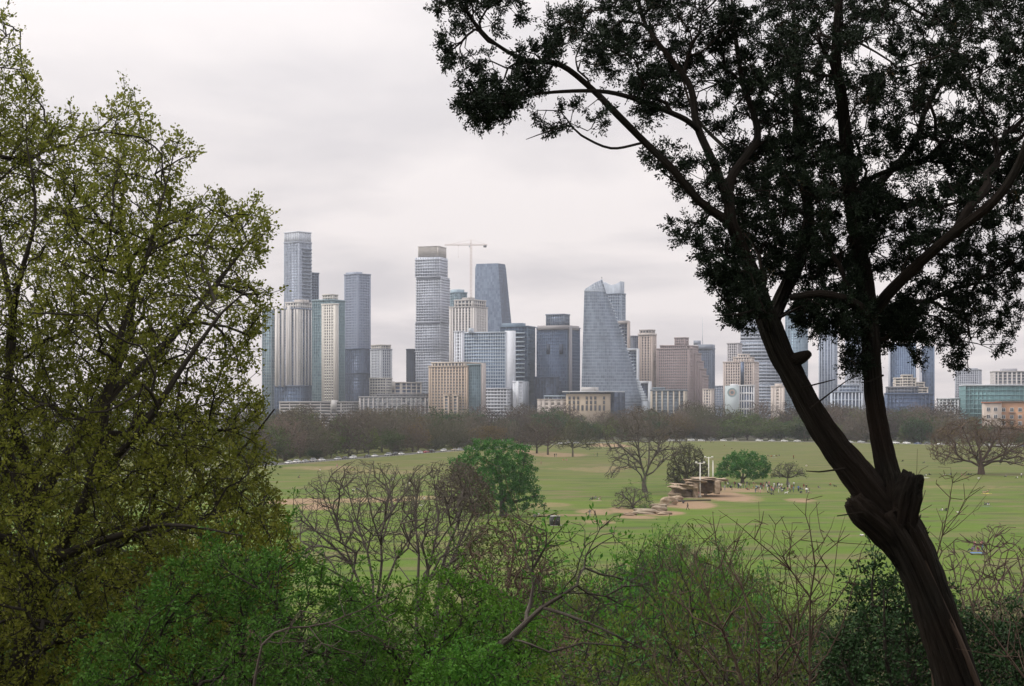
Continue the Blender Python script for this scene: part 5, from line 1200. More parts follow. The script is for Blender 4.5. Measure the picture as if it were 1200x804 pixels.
bare('bare_shrub', 'long bent bare stems reaching in from the corner over the evergreen bush', 11.0, 1215,
    [([(1212, 860), (1205, 800)], [3, 2.6, 2.2]), ([(1205, 800), (1165, 745), (1140, 715), (1150, 680), (1190, 650), (1215, 630)], [1.8, 1.5, 1.2, 1, .7, .4]), ([(1205, 800), (1190, 730), (1160, 690), (1120, 690)], [1.5, 1.1, .8, .4]), ([(1206, 810), (1180, 770), (1150, 765), (1120, 760)], [1.5, 1, .7, .4]), ([(1207, 800), (1215, 730), (1195, 690), (1200, 640)], [1.4, 1, .7, .4])],
    [([(1120, 680), (1200, 640), (1240, 700), (1230, 800), (1160, 770)], 70, .4)], 45, r_tip=.0024)
px_tree('crooked_tree', 'pale crooked tree with a thick slanting limb and a few green sprigs', 'tree', 16.5, 548,
    [([(552, 900), (560, 820), (566, 782), (582, 758), (616, 730), (656, 699), (676, 686)], [9, 8, 7.5, 6.6, 5, 3.4, 2.2]),
     ([(640, 712), (662, 720, -.1), (682, 724, -.2), (717, 739, -.3), (750, 755, -.3), (764, 746, -.3)], [2.6, 2.4, 2.2, 2, 1.2, .6]), ([(606, 740), (622, 752, -.2), (643, 760, -.3), (680, 748, -.4), (732, 751, -.4), (756, 742, -.4)], [2.6, 2.3, 2.2, 1.8, 1.1, .5]),
     ([(668, 694), (690, 698, .2), (711, 701, .2), (730, 712, .3), (748, 717, .3), (765, 700, .3)], [2, 1.8, 1.6, 1.3, 1, .5]), ([(676, 687), (686, 668, .3), (707, 678, .4), (723, 682, .4), (756, 691, .5), (790, 690, .5)], [2, 1.9, 1.8, 1.5, 1, .5]), ([(686, 670, .3), (690, 655, .4), (696, 648, .4), (708, 641, .5), (732, 641, .5)], [1.8, 1.6, 1.4, 1, .5]),
     ([(614, 732), (622, 712, .4), (626, 690, .5), (624, 674, .5), (634, 660, .5), (642, 646, .5), (641, 628, .5), (638, 608, .5), (640, 592, .5)], [3.4, 3.2, 3, 2.9, 2.7, 2.2, 1.7, 1.1, .5]), ([(640, 629, .5), (618, 619, .6), (600, 607, .6), (596, 594, .6)], [1.4, 1.1, .8, .4]), ([(641, 652, .5), (655, 645, .7), (670, 640, .7), (690, 620, .7)], [1.4, 1.1, .8, .4]),
     ([(690, 655, .4), (706, 625, .5), (722, 610, .5), (745, 604, .5)], [1.2, .9, .7, .4]), ([(643, 760, -.3), (660, 782, -.4), (690, 790, -.4)], [1.4, 1, .5])],
    [([(640, 600), (700, 600), (760, 620), (790, 680), (770, 750), (700, 760), (650, 740), (620, 690), (590, 620)], 300, .9, .3)],
    r_tip=.003, step=.16, bark=m_bark('weathered_highlight_bark', (0.020, 0.016, 0.013), (0.19, 0.165, 0.145), 5.0, 2.5, .8, (0.035, 0.028, 0.022)), leaf=('green', 2.2, .05, .055, .026, .15), seed=51, pen=.3, wob=.3, skelsides=9)  # weathered bark, its pale mottling brightened to stand in for light on upper sides
px_tree('dead_branch', 'weathered grey dead branch with twisted forks lying over the bright green bushes', 'branch', 14.0, 300,
    [([(296, 860), (300, 790), (306, 756), (322, 742), (340, 736), (362, 735), (386, 730), (404, 722), (425, 714), (446, 700), (470, 690)], [3, 2.8, 2.5, 2.3, 2.2, 2, 1.8, 1.5, 1.1, .8, .4]),
     ([(322, 743), (306, 748), (296, 740)], [1.4, 1, .5]), ([(340, 737), (330, 752, -.1), (336, 770, -.1), (330, 785, -.1)], [1.5, 1.2, .8, .4]), ([(386, 731), (410, 738, -.1), (440, 742, -.2), (470, 752, -.2)], [1.3, 1.1, .8, .4]), ([(362, 736), (380, 750, -.2), (420, 760, -.3), (445, 778, -.3)], [1.4, 1.1, .8, .4]), ([(404, 722), (395, 700, .1), (402, 680, .1), (412, 668, .1)], [1.1, .9, .6, .4])],
    [([(300, 735), (400, 700), (470, 690), (480, 750), (440, 780), (340, 785)], 110, .5)], r_tip=.0026, step=.14, bark=M_PALE, seed=52, pen=.3, wob=.3)
px_tree('scrub_oak', 'shady brown olive scrub oak filling the gap behind the elm', 'tree', 40.0, 90,
    [([(90, 900), (92, 800), (95, 760)], [8, 7, 6, 5.5]), ([(95, 770), (40, 660), (0, 560), (-20, 480)], [4, 3, 2, 1]), ([(95, 770), (110, 650, 1), (110, 520, 1)], [4, 3, 1]), ([(95, 770), (180, 650, -1), (230, 540, -1)], [4, 3, 1]), ([(95, 780), (200, 720), (270, 650)], [3.6, 2.4, 1])],
    [([(-120, 480), (-20, 440), (70, 425), (170, 440), (250, 490), (300, 550), (322, 620), (300, 700), (200, 820), (-120, 820)], 4200, 4)], seed=38, r_tip=.008, step=.4, bark=M_EBARK, leaf=('olive', 6, .11, .085, .045, .5), cull=(1.6, -1.5))
# ---- bare trees standing below the overlook ----
def Tb(label, d, base, limbs, polys, seed, **k): return px_tree('bare_tree', label, 'tree', d, base, limbs, polys, seed=seed, **k)
Tb('wide bare fan shaped tree with many upright limbs, in front of the meadow', 92, 436,
   [([(436, 820), (436, 740), (436, 718)], [6, 5, 4.6, 4.4]), ([(436, 722), (424, 690), (412, 662), (396, 645), (370, 622), (354, 602), (345, 584)], [3.6, 3.3, 3, 2.5, 1.9, 1.3, .6]), ([(436, 724), (434, 682, 1), (428, 650, 1.5), (414, 615, 2), (405, 584, 2), (399, 554, 2)], [3.6, 3.3, 2.8, 2.1, 1.4, .6]), ([(437, 724), (446, 680, -.5), (448, 636, -1), (440, 605, -2), (434, 578, -2), (430, 546, -2)], [3.6, 3.3, 2.8, 2.1, 1.4, .6]),
    ([(437, 722), (452, 684), (464, 655), (477, 636, 1), (484, 608, 1), (483, 570, 1)], [3.4, 3, 2.5, 1.9, 1.3, .6]), ([(448, 636, -1), (457, 605, 1), (457, 570, 2), (463, 546, 2)], [2.1, 1.7, 1.1, .5]), ([(424, 690), (400, 668, -2), (376, 652, -3), (352, 640, -3), (338, 622, -3)], [2.6, 2.1, 1.6, 1, .5]), ([(412, 662), (396, 620), (380, 585), (372, 552)], [2.2, 1.8, 1.2, .5]), ([(430, 700), (404, 688, 2), (372, 668, 3), (350, 662, 3)], [2.2, 1.7, 1, .5])],
   [([(336, 612), (345, 578), (376, 552), (418, 538), (460, 543), (490, 556), (492, 620), (470, 655), (430, 660), (380, 668), (346, 655)], 3000, 4.5)], 61, r_tip=.0095, step=.9, wob=.2, pen=.22)
Tb('bare tree with steep forked limbs beside the grey twiggy one, in front of the meadow', 88, 490,
   [([(488, 840), (488, 750), (488, 722)], [6, 5.2, 4.8, 4.4]), ([(488, 726), (489, 690), (490, 650), (487, 620), (488, 584), (484, 550)], [3.8, 3.5, 3, 2.3, 1.5, .6]), ([(489, 724), (496, 684), (508, 646), (528, 617), (549, 600), (568, 588)], [3.6, 3.3, 2.8, 2.1, 1.4, .7]), ([(490, 722), (502, 680, -.5), (516, 654), (538, 640), (557, 634), (576, 638)], [3.2, 2.8, 2.3, 1.6, 1.1, .5]), ([(508, 646), (513, 610, 1), (509, 575, 1), (515, 546, 1)], [2.2, 1.8, 1.2, .6]), ([(490, 660), (474, 612, -1), (471, 575, -1)], [2, 1.5, .6]), ([(489, 700), (470, 672, 1), (458, 660, 2), (452, 640, 2)], [2, 1.5, 1, .5]), ([(496, 690), (530, 668, 1), (560, 664, 1.5)], [1.9, 1.3, .6])],
   [([(468, 572), (486, 546), (520, 538), (548, 550), (563, 583), (580, 630), (550, 662), (505, 662), (474, 640)], 2400, 4.2)], 62, r_tip=.0095, step=.9, wob=.2, pen=.22)
px_tree('twiggy_tree', 'dense grey twiggy tree partly hiding the big green tree', 'tree', 96, 515,
   [([(512, 800), (510, 730), (512, 700)], [4.4, 3.8, 3.4, 3]), ([(511, 705), (522, 650), (534, 620), (542, 596)], [2.6, 2.2, 1.7, .7]), ([(512, 702), (528, 660, 1), (550, 612, 1), (562, 580, 1)], [2.4, 2, 1.5, .6]), ([(513, 702), (535, 665, -1), (562, 625, -1), (582, 596, -1)], [2.2, 1.8, 1.3, .6])],
   [([(508, 580), (518, 556), (535, 540), (552, 545), (566, 560), (578, 578), (582, 594), (566, 606), (545, 604), (520, 602)], 1100, 3.2)], seed=63, r_tip=.012, step=.7, bark=M_GBARK, leaf=('grey', 3, .3, .16, .08, .3), wob=.3)
px_tree('olive_bush', 'brownish olive thicket at the foot of the bare fan shaped trees', 'bush', 84, 590,
   [([(590, 760), (590, 720)], [3, 2.6, 2]), ([(590, 720), (560, 670), (550, 640)], [2, 1.3, .6]), ([(590, 720), (600, 660), (605, 620)], [2, 1.3, .6]), ([(590, 725), (630, 680), (640, 650)], [2, 1.3, .6])],
   [([(530, 680), (540, 640), (565, 615), (600, 600), (630, 615), (650, 640), (655, 690), (600, 730), (545, 710)], 1900, 4)], seed=64, r_tip=.013, step=.6, bark=M_BROWN, leaf=('olive', 2.2, .25, .15, .08, .25))
# ---- single trees on the meadow ----
D1 = 400
px_tree('green_tree', 'large dense bright green tree standing alone on the meadow', 'tree', D1, 590,
   [([(590, 600), (588, 585)], [5, 4.5, 4]), ([(588, 588), (560, 560), (545, 540)], [3, 2, 1]), ([(588, 586), (585, 550), (580, 525)], [3, 2, 1]), ([(588, 588), (610, 560), (615, 535)], [3, 2, 1]), ([(588, 592), (615, 585), (630, 580)], [2.6, 1.8, .9])], [],
   seed=70, r_tip=.05, step=2, basez=0, bark=M_GBARK)
def crown_px(root, d, lob, seed, n, m, npl, spread, ln, wd, asp=1.0):
    """clumped crown for a meadow tree: every (px, py, radius px, dy) lobe is a rounded mass of leaf tufts"""
    g = np.random.default_rng(seed); out = []
    area = sum(l[2] ** 2 for l in lob)
    for (px, py, rp, dy) in lob:
        c = P(px, py, d) + np.array([0, dy, 0]); k = int(n * rp * rp / area)
        w_ = g.normal(0, 1, (k, 3)); w_ /= np.linalg.norm(w_, axis=1, keepdims=True)
        rr = rp * d / F * (.72 + .3 * g.random((k, 1))) * (1 + .16 * np.sin(w_[:, :1] * 5 + seed) * np.sin(w_[:, 2:] * 6 + px))
        out.append(c + w_ * rr * np.array([1, 1, asp]))
    A = np.concatenate(out); off = np.array(root.location)
    return obj('crown', leaf_cloud('crown', A, npl, spread, ln, wd, off, seed, None, tintc=.65), root, LF[m])
t1 = [o for o in COL.objects if o.name.startswith('green_tree')][0]
crown_px(t1, D1, [(545, 541, 12, -1), (536, 550, 8, 0), (553, 531, 10, 0), (563, 522, 8, 1), (574, 520, 8, -1), (585, 524, 10, 0), (597, 521, 8, 0), (608, 528, 10, -1), (616, 538, 9, 1), (622, 549, 8, 0), (600, 538, 12, -3), (578, 536, 12, -3), (562, 544, 12, -3), (588, 550, 12, -4), (610, 552, 11, -3), (574, 558, 12, -4), (552, 560, 11, -3), (596, 564, 11, -4), (622, 562, 8, -1), (612, 570, 11, -2), (626, 574, 8, 0), (632, 584, 6, 0), (622, 588, 8, -1), (604, 580, 11, -3), (584, 576, 11, -4), (564, 576, 10, -3), (546, 576, 9, -1), (612, 594, 6, -1), (596, 594, 9, -2), (576, 592, 9, -3), (636, 592, 4, 0), (560, 594, 10, 0), (530, 541, 5, 0), (558, 517, 4, 0), (617, 525, 5, 0), (590, 545, 14, 5), (570, 560, 16, 5), (605, 565, 14, 5)], 71, 3000, 'deep', 9, .38, .42, .24, .8)
Tm = lambda label, d, base, limbs, polys, seed, **k: px_tree(k.pop('name', 'bare_tree'), label, 'tree', d, base, limbs, polys, seed=seed, basez=0, **k)
Tm('tall spreading bare tree beside the rock outcrop on the meadow', 505, 756,
   [([(756, 567), (756, 558)], [4.6, 4, 3.8]), ([(756, 560), (752, 545), (740, 534), (728, 524), (717, 515), (708, 508)], [2.6, 2.4, 2, 1.6, 1.1, .6]), ([(755, 558), (750, 536, 2), (749, 518, 3), (747, 500, 3), (748, 484, 3)], [2.6, 2.2, 1.7, 1.2, .6]), ([(757, 558), (762, 542, -2), (769, 527, -3), (775, 511, -3), (780, 494, -3)], [2.6, 2.2, 1.7, 1.2, .6]), ([(757, 562), (765, 553), (776, 543, 2), (786, 534, 3), (799, 529, 3)], [2.2, 1.8, 1.4, 1, .5]), ([(755, 563), (746, 551, -2), (736, 545, -4), (725, 548, -5), (717, 560, -5)], [2, 1.6, 1.2, .9, .5]), ([(752, 545), (745, 520, -3), (737, 505, -4), (730, 490, -4)], [1.9, 1.5, 1, .5]), ([(760, 545), (762, 520, 4), (764, 500, 5), (762, 484, 5)], [1.9, 1.5, 1, .5])],
   [([(703, 512), (708, 494), (722, 482), (748, 475), (776, 478), (796, 490), (806, 510), (802, 530), (785, 540), (760, 545), (728, 552), (716, 564), (706, 560), (716, 545), (708, 530)], 1500, 9)], 72, r_tip=.055, step=2.0, bark=M_GBARK)
px_tree('brush_tree', 'low dense grey brown tree behind the rock outcrop', 'tree', 545, 805,
   [([(805, 562), (805, 556)], [3, 2.6, 2]), ([(805, 558), (794, 545), (788, 532)], [1.6, 1.1, .6]), ([(805, 556), (808, 540), (808, 526)], [1.6, 1.1, .6]), ([(805, 558), (820, 546), (824, 534)], [1.6, 1.1, .6])],
   [([(780, 568), (782, 545), (790, 525), (806, 518), (822, 526), (830, 545), (830, 566)], 1700, 6)], seed=73, basez=0, r_tip=.07, step=1.8, bark=M_FBARK, leaf=('grey', 2, .5, .4, .2, .3))
t3 = px_tree('green_tree', 'small dark green tree over the crowd beside the rock outcrop', 'tree', 562, 870,
   [([(870, 562), (870, 558)], [2, 1.6, 1.5]), ([(870, 560), (860, 550), (852, 545)], [1.3, 1, .6]), ([(870, 560), (872, 548), (874, 540)], [1.3, 1, .6]), ([(870, 561), (884, 552), (892, 546)], [1.3, 1, .6])], [], seed=74, r_tip=.05, step=2, basez=0)
crown_px(t3, 562, [(847, 546, 6, 0), (845, 556, 5, -2), (895, 557, 4, -1), (860, 556, 6, -3), (880, 556, 6, -3), (888, 558, 4, 2), (853, 539, 6, -1), (862, 534, 6, 0), (872, 532, 5, 1), (870, 540, 7, -3), (882, 534, 6, 0), (891, 538, 6, -1), (898, 545, 5, 0), (900, 551, 4, 0), (858, 547, 5, -3), (888, 546, 5, -3), (873, 550, 5, -4), (843, 552, 4, 0), (852, 554, 5, -1), (893, 553, 4, 0), (866, 545, 8, 4), (882, 545, 8, 4), (840, 556, 3, 0)], 75, 1100, 'deep', 8, .5, .55, .3, .75)
px_tree('oak_tree', 'squat bare oak with a greenish haze of buds beside the crowd', 'tree', 548, 923,
   [([(923, 565), (923, 560)], [1.5, 1.3, 1.2]), ([(923, 562), (914, 555), (908, 550)], [1, .8, .5]), ([(923, 561), (924, 552), (922, 546)], [1, .8, .5]), ([(923, 562), (934, 556), (940, 551)], [1, .8, .5])],
   [([(903, 560), (906, 549), (916, 542), (930, 542), (942, 549), (946, 560), (930, 558)], 420, 5)], seed=76, basez=0, r_tip=.05, step=1.5, bark=M_GBARK, leaf=('olive', 3, .5, .34, .2, .3))
Tm('broad russet bare oak with low spreading limbs, near the orange house', 628, 1150,
   [([(1150, 548), (1150, 541)], [3.6, 3.2, 3]), ([(1150, 545), (1141, 530), (1134, 515), (1128, 502)], [2, 1.6, 1.1, .6]), ([(1150, 542), (1150, 525, 3), (1146, 508, 4), (1148, 494, 4)], [2, 1.6, 1.1, .6]), ([(1150, 543), (1160, 526), (1170, 510), (1176, 498)], [2, 1.6, 1.1, .6]), ([(1150, 547), (1138, 541), (1120, 538), (1104, 532)], [1.8, 1.4, 1, .5]), ([(1150, 547), (1162, 541), (1180, 541), (1200, 546)], [1.8, 1.4, 1, .5]), ([(1150, 544), (1166, 535, -4), (1186, 524, -5), (1204, 516, -5)], [1.6, 1.3, .9, .5])],
   [([(1086, 524), (1094, 505), (1115, 493), (1150, 487), (1185, 491), (1212, 504), (1226, 526), (1222, 546), (1195, 546), (1168, 538), (1140, 538), (1108, 546), (1092, 538)], 3200, 14)], 77, r_tip=.055, step=2.2, bark=M_FBARK3, name='oak_tree', leaf=('rust', 1.6, .7, .36, .2, .2))
for i, (px, d, lab, pl) in enumerate([(642, 857, 'bare mauve grey tree with a clean trunk on the meadow edge, tallest of that trio', [(606, 520), (610, 500), (625, 488), (648, 486), (662, 498), (664, 515), (650, 521), (625, 522)]), (671, 826, 'bare tree with a sideways low limb standing a little forward of the trio', [(650, 524), (652, 505), (664, 494), (685, 494), (700, 508), (706, 526), (690, 528), (672, 522), (655, 528)]), (629, 880, 'stout short trunked bare tree of the trio, half behind its neighbour', [(600, 525), (602, 508), (615, 496), (632, 494), (644, 506), (642, 522), (620, 526)])]):
    yb = HY + CAMZ * F / d
    Tm(lab, d, px, [([(px, yb - 6), (px, yb - 10)], [1.9, 1.7, 1.5]), ([(px, yb - 9), (px - 10, yb - 20), (px - 16, yb - 30)], [1.1, .9, .5]), ([(px, yb - 9), (px + 1, yb - 22), (px + 2, yb - 34)], [1.1, .9, .5]), ([(px, yb - 9), (px + 10, yb - 19), (px + 16, yb - 28)], [1.1, .9, .5]), ([(px, yb - 8), (px + 14, yb - 15), (px + 26, yb - 14)], [1, .8, .5])], [(pl, 1300, 9)], 80 + i, r_tip=.06, step=2.4, bark=M_FBARK)
px_tree('grey_bush', 'grey green bush at the foot of the tall spreading bare tree', 'bush', 428, 742,
   [([(742, 592), (742, 588)], [1.6, 1.4, 1.2]), ([(742, 590), (732, 582), (728, 575)], [1, .7, .4]), ([(742, 589), (744, 578), (744, 572)], [1, .7, .4]), ([(742, 590), (754, 583), (760, 577)], [1, .7, .4])],
   [([(716, 592), (720, 578), (732, 570), (750, 570), (763, 578), (768, 592), (762, 602), (740, 600), (722, 600)], 700, 3.6)], seed=86, basez=0, r_tip=.035, step=1.0, bark=M_GBARK, leaf=('olive', 1.6, .3, .2, .12, .2))
px_tree('leafy_shrub', 'little bright green shrub at the corner of the grey green bush', 'bush', 418, 756, [([(756, 595), (756, 592)], [1, .8, .5])], [([(748, 602), (750, 592), (758, 588), (766, 594), (768, 602)], 120, 1.4)], seed=87, basez=0, r_tip=.02, step=.6, leaf=('green', 8, .25, .2, .12, .4))
# ---- the wood beyond the road: every tree a copy of one of a few kinds ----
LM = [(326, 'the cream ribbed tower'), (365, 'the teal cornered tower'), (405, 'the slate grey tower'), (440, 'the apartment row'), (490, 'the stacked white tower'), (535, 'the brick condominium'), (575, 'the white edged office'), (610, 'the layered dark office'), (650, 'the navy glass tower'), (700, 'the low stone library'), (745, 'the sail shaped tower'), (790, 'the stepped pink block'), (830, 'the dark mast tower'), (870, 'the tan gridded block'), (905, 'the banded tower'), (935, 'the leaning trunk'), (975, 'the ribbed blue tower'), (1015, 'the upright trunk'), (1065, 'the terraced block'), (1112, 'the small white block'), (1150, 'the teal office'), (1195, 'the orange house')]
def near_lm(px): return min(LM, key=lambda t: abs(t[0] - px))[1]
KIND = {
 'grey': ('bare_tree', 'bare grey brown tree'), 'mauve': ('bare_tree', 'bare mauve grey tree'), 'rust': ('budding_tree', 'russet budding tree'), 'lime': ('budding_tree', 'yellow green budding tree'), 'oak': ('oak_tree', 'dark olive evergreen oak'),
}
PRO = {k: [] for k in KIND}
def mk(kd, *a, **kw): PRO[kd].append(proto(KIND[kd][0], KIND[kd][1], 'tree', *a, **kw))
for s in range(5): mk('grey', 15, 17 + s, 200 + s, M_FBARK, .07, 1500, None, .16, 1, .0, 1.6, shape='bare', nlimb=8)
for s in range(4): mk('mauve', 16, 17 + s, 210 + s, M_FBARK2, .07, 1500, None, .18, 1, .02, 1.6, shape='bare', nlimb=8)
for s in range(2): mk('rust', 12, 14, 220 + s, M_FBARK3, .05, 1100, ('rust', 4, .5, .42, .26, .4), .16, 1, .0, 1.6, nlimb=6)
for s in range(2): mk('lime', 11, 12, 230 + s, M_FBARK, .05, 1100, ('lime' if s else 'olive', 4, .5, .42, .26, .4), .16, 1, .0, 1.6, nlimb=6)
for s in range(3): mk('oak', 11, 15, 240 + s, M_FBARK, .06, 1200, ('olive' if s else 'dark', 7, .6, .5, .3, .5), .12, 1, .0, 1.6, nlimb=6, k=18, lr=.36)
used = {}
ROWS = {k: {} for k in KIND}
def plant(k, x, y, h, group='trees of the wood beyond the road'):
    g = wr; L = PRO[k]; p = L[int(g.integers(len(L)))]
    s = h / p['_h']
    if p.name not in used: used[p.name] = 1; o = p; o.location = (x, y, 0); o.scale = (s, s, s); o.rotation_euler = (0, 0, g.uniform(0, 6.28))
    else: o = copy_thing(p, (x, y, 0), g.uniform(0, 6.28), s)
    px = 600 + x * F / y
    row = 'in the front row' if y < roady(x) + 90 else ('deep in the wood' if y < 1400 else 'at the back')
    o['label'] = '%s %s under %s' % (KIND[k][1], row, near_lm(px)); o['group'] = group
    for i in o.keys():
        if i == '_h': del o['_h']; break
    p['_h'] = L and p.get('_h', h / s)
    return o
wr = np.random.default_rng(90)
def roady(x): return float(np.interp(x, ROADP[:, 0], ROADP[:, 1]))
_bands = [(30, 250), (65, 190), (120, 120), (190, 70)]
SPOTS = []
_rpx = 600 + ROADP[:, 0] * F / ROADP[:, 1]
def scatter(n, o0, o1, gap):
    """trees at o0..o1 metres behind the road, evenly spread across the view"""
    c = 0; t = 0
    while c < n and t < 6000:
        t += 1
        px = wr.uniform(285, 1230); i = int(np.argmin(np.abs(_rpx - px))); p = ROADP[i]; o = wr.uniform(o0, o1)
        y = p[1] + o; x = (px - 600) / F * y
        if np.min((ROADP[:, 0] - x) ** 2 + (ROADP[:, 1] - y) ** 2) < 9.5 ** 2: continue
        if any((x - a) ** 2 + (y - b) ** 2 < gap ** 2 for a, b in SPOTS): continue
        SPOTS.append((x, y)); c += 1
scatter(64, 11, 40, 8); scatter(70, 40, 130, 9); scatter(66, 130, 300, 9); scatter(60, 300, 560, 9)
for x, y in SPOTS:
    px = 600 + x * F / y; front = y < roady(x) + 60
    if front and 815 < px < 985: k = wr.choice(['oak', 'oak', 'grey'])
    elif front and px < 480: k = wr.choice(['grey', 'mauve', 'lime', 'grey', 'oak', 'rust'])
    elif front and 480 < px < 600: k = wr.choice(['lime', 'rust', 'grey', 'rust'])
    elif px > 1080: k = wr.choice(['rust', 'mauve', 'grey', 'oak'])
    elif px > 980: k = wr.choice(['grey', 'oak', 'lime', 'mauve'])
    else: k = wr.choice(['grey', 'mauve', 'rust', 'lime', 'oak'], p=[.30, .18, .15, .15, .22])
    q_ = 5 if px > 780 else 0
    tp = wr.uniform(480, 498) - q_ if front else wr.uniform(470, 485) - q_     # crowns reach about this high in the view
    hh = min(26, 27 - (tp - HY) * y / F)
    if k in ('lime', 'rust', 'oak'): hh *= .8
    hh *= wr.uniform(.86, 1.12)
    if px > 1140 and y < 1285: hh = min(hh, 27 - (wr.uniform(496, 506) - HY) * y / F)   # the orange house shows over the crowns here
    o = plant(str(k), x, y, hh)
    if front and k == 'oak' and 800 < px < 1000: z_ = o.scale[2]; o.scale = (z_ * 1.5, z_ * 1.5, z_ * 1.05)
for j in range(34):
    px = wr.uniform(290, 1225); i = int(np.argmin(np.abs(_rpx - px))); y = ROADP[i][1] + wr.uniform(12, 70); x = (px - 600) / F * y
    if np.min((ROADP[:, 0] - x) ** 2 + (ROADP[:, 1] - y) ** 2) < 8.5 ** 2: continue
    k = str(wr.choice(['oak', 'lime', 'rust', 'oak', 'grey'])); o = plant(k, x, y, wr.uniform(4, 7)); sc = o.scale[2]; o.scale = (sc * 1.5, sc * 1.5, sc)
    o['label'] = 'low ' + o['label'].replace('tree ', 'thicket ').replace('evergreen oak ', 'oak scrub ').replace('in the front row', 'at the front').replace('deep in', 'inside')
# ---- the scrubby slope under the overlook ----
SK = {'green': ('leafy_shrub', 'fresh green bushy tree'), 'olive': ('olive_bush', 'olive green scrubby tree'), 'bare': ('bare_shrub', 'bare brown twiggy tree'), 'lime': ('budding_shrub', 'yellow green budding tree'), 'dark': ('evergreen_shrub', 'dark evergreen cedar')}
SP = {k: [] for k in SK}
def mks(kd, *a, **kw): SP[kd].append(proto(SK[kd][0], SK[kd][1], 'tree', *a, **kw))
for s in range(2): mks('green', 6, 6.5, 300 + s, M_EBARK, .010, 1500, ('green' if s else 'deep', 9, .16, .13, .065, .5), .12, 4, .02, .5, .012)
for s in range(2): mks('olive', 6, 6.5, 310 + s, M_EBARK, .010, 1400, ('olive', 5, .16, .12, .06, .45), .12, 4, .02, .5, .012)
for s in range(2): mks('bare', 6.5, 6, 320 + s, M_BROWN, .010, 1100, None, .12, 5, .05, .5, .012, shape='bare')
for s in range(1): mks('lime', 5.5, 5.5, 330 + s, M_EBARK, .010, 1200, ('lime', 5, .16, .12, .06, .45), .12, 4, .02, .5, .012)
for s in range(1): mks('dark', 6.5, 5, 340 + s, M_EBARK, .012, 1500, ('dark', 10, .16, .13, .06, .5), .1, 3, .02, .5, .012)
SL = [(150, 'the elm'), (300, 'the big fresh green bush'), (440, 'the bare fan shaped trees'), (560, 'the olive thicket'), (650, 'the crooked pale tree'), (745, 'the tall spreading bare tree'), (815, 'the rock outcrop'), (900, 'the crowd on the meadow'), (960, 'the thin budding sapling'), (1030, 'the juniper trunk'), (1110, 'the wispy sapling'), (1180, 'the mauve bare bush')]
def prof(px): return float(np.interp(px, [-100, 250, 330, 400, 480, 560, 620, 660, 700, 745, 790, 850, 890, 930, 985, 1030, 1090, 1150, 1300], [600, 620, 668, 700, 705, 690, 668, 655, 648, 634, 618, 622, 648, 690, 712, 700, 690, 655, 640]))
sr = np.random.default_rng(99); pos = []
fixed = [(792, 611, 150, 'green', 9.0), (768, 622, 146, 'green', 8), (752, 640, 128, 'green', 8), (812, 622, 140, 'bare', 8), (822, 615, 158, 'green', 8), (845, 628, 150, 'olive', 8), (785, 655, 110, 'olive', 8), (820, 668, 95, 'bare', 8), (855, 672, 90, 'green', 8), (870, 645, 140, 'green', 7), (710, 650, 120, 'green', 7), (668, 655, 110, 'lime', 7), (740, 640, 130, 'olive', 7), (905, 668, 120, 'lime', 6), (640, 668, 100, 'green', 7)]
def put(px, top, d, k, w=None):
    x = (px - 600) / F * d; g0 = gz(x, d); z = CAMZ - (top - HY) / F * d; h = z - g0
    if h < 2.2: return False
    h = min(h, 13)
    p = SP[k][int(sr.integers(len(SP[k])))]; s = h / p['_h']; ws = s * (sr.uniform(.8, 1.1) if h < 6 else sr.uniform(.5, .72))
    if p.name not in used: used[p.name] = 1; o = p; o.location = (x, d, g0 - .1); o.rotation_euler = (0, 0, sr.uniform(0, 6.28)); o.scale = (ws, ws, s)
    else: o = copy_thing(p, (x, d, g0 - .1), sr.uniform(0, 6.28), (ws, ws, s))
    far = 'low on the slope' if d > 110 else ('halfway down the slope' if d > 60 else 'high on the slope')
    o['label'] = '%s %s below %s' % (SK[k][1], far, min(SL, key=lambda t: abs(t[0] - px))[1]); o['group'] = 'scrub trees on the slope'
    pos.append((x, d)); return True
for q in fixed: put(*q[:4])
n = 0; tries = 0
while n < 125 and tries < 5000:
    tries += 1
    px = sr.uniform(-60, 1260); d = sr.choice([sr.uniform(32, 60), sr.uniform(55, 110), sr.uniform(100, 205)], p=[.3, .35, .35])
    x = (px - 600) / F * d
    if any((x - a) ** 2 + (d - b) ** 2 < (1.7 + d * .017) ** 2 for a, b in pos): continue
    top = prof(px) + abs(sr.normal(0, 1)) * 22 + (0 if d > 100 else (14 if d > 60 else 40))
    if 930 < px < 1090: k = sr.choice(['dark', 'bare', 'olive', 'green'])
    elif px >= 1090: k = sr.choice(['bare', 'bare', 'olive', 'dark'])
    elif px > 700: k = sr.choice(['bare', 'olive', 'green', 'lime', 'green'])
    elif px > 420: k = sr.choice(['olive', 'green', 'bare', 'lime', 'green'])
    else: k = sr.choice(['olive', 'bare', 'green', 'olive'])
    if put(px, top, d, str(k)): n += 1
for L in list(PRO.values()) + list(SP.values()):
    for p in L:
        if '_h' in p: del p['_h']
# leaf litter, grass and low growth over the slope: nobody could count it
def undergrowth():
    g = np.random.default_rng(17); n = 26000
    y = 7 + 220 * g.random(n) ** 1.5; x = (g.uniform(-0.34, 0.34, n)) * (y + 6)
    z = np.array([gz(a, b) for a, b in zip(x, y)])
    C_ = np.stack([x, y, z + .12 * (1 + y / 60)], 1)
    me = leaf_cloud('undergrowth', C_, 5, .25, .34, .10, np.zeros(3), 18, np.tile([0, 0, 1.0], (n, 1)), tintc=.6)
    props(obj('undergrowth', me, None, LF['olive']), 'low grass and weeds covering the slope under the scrub', None, None, 'stuff')
undergrowth()
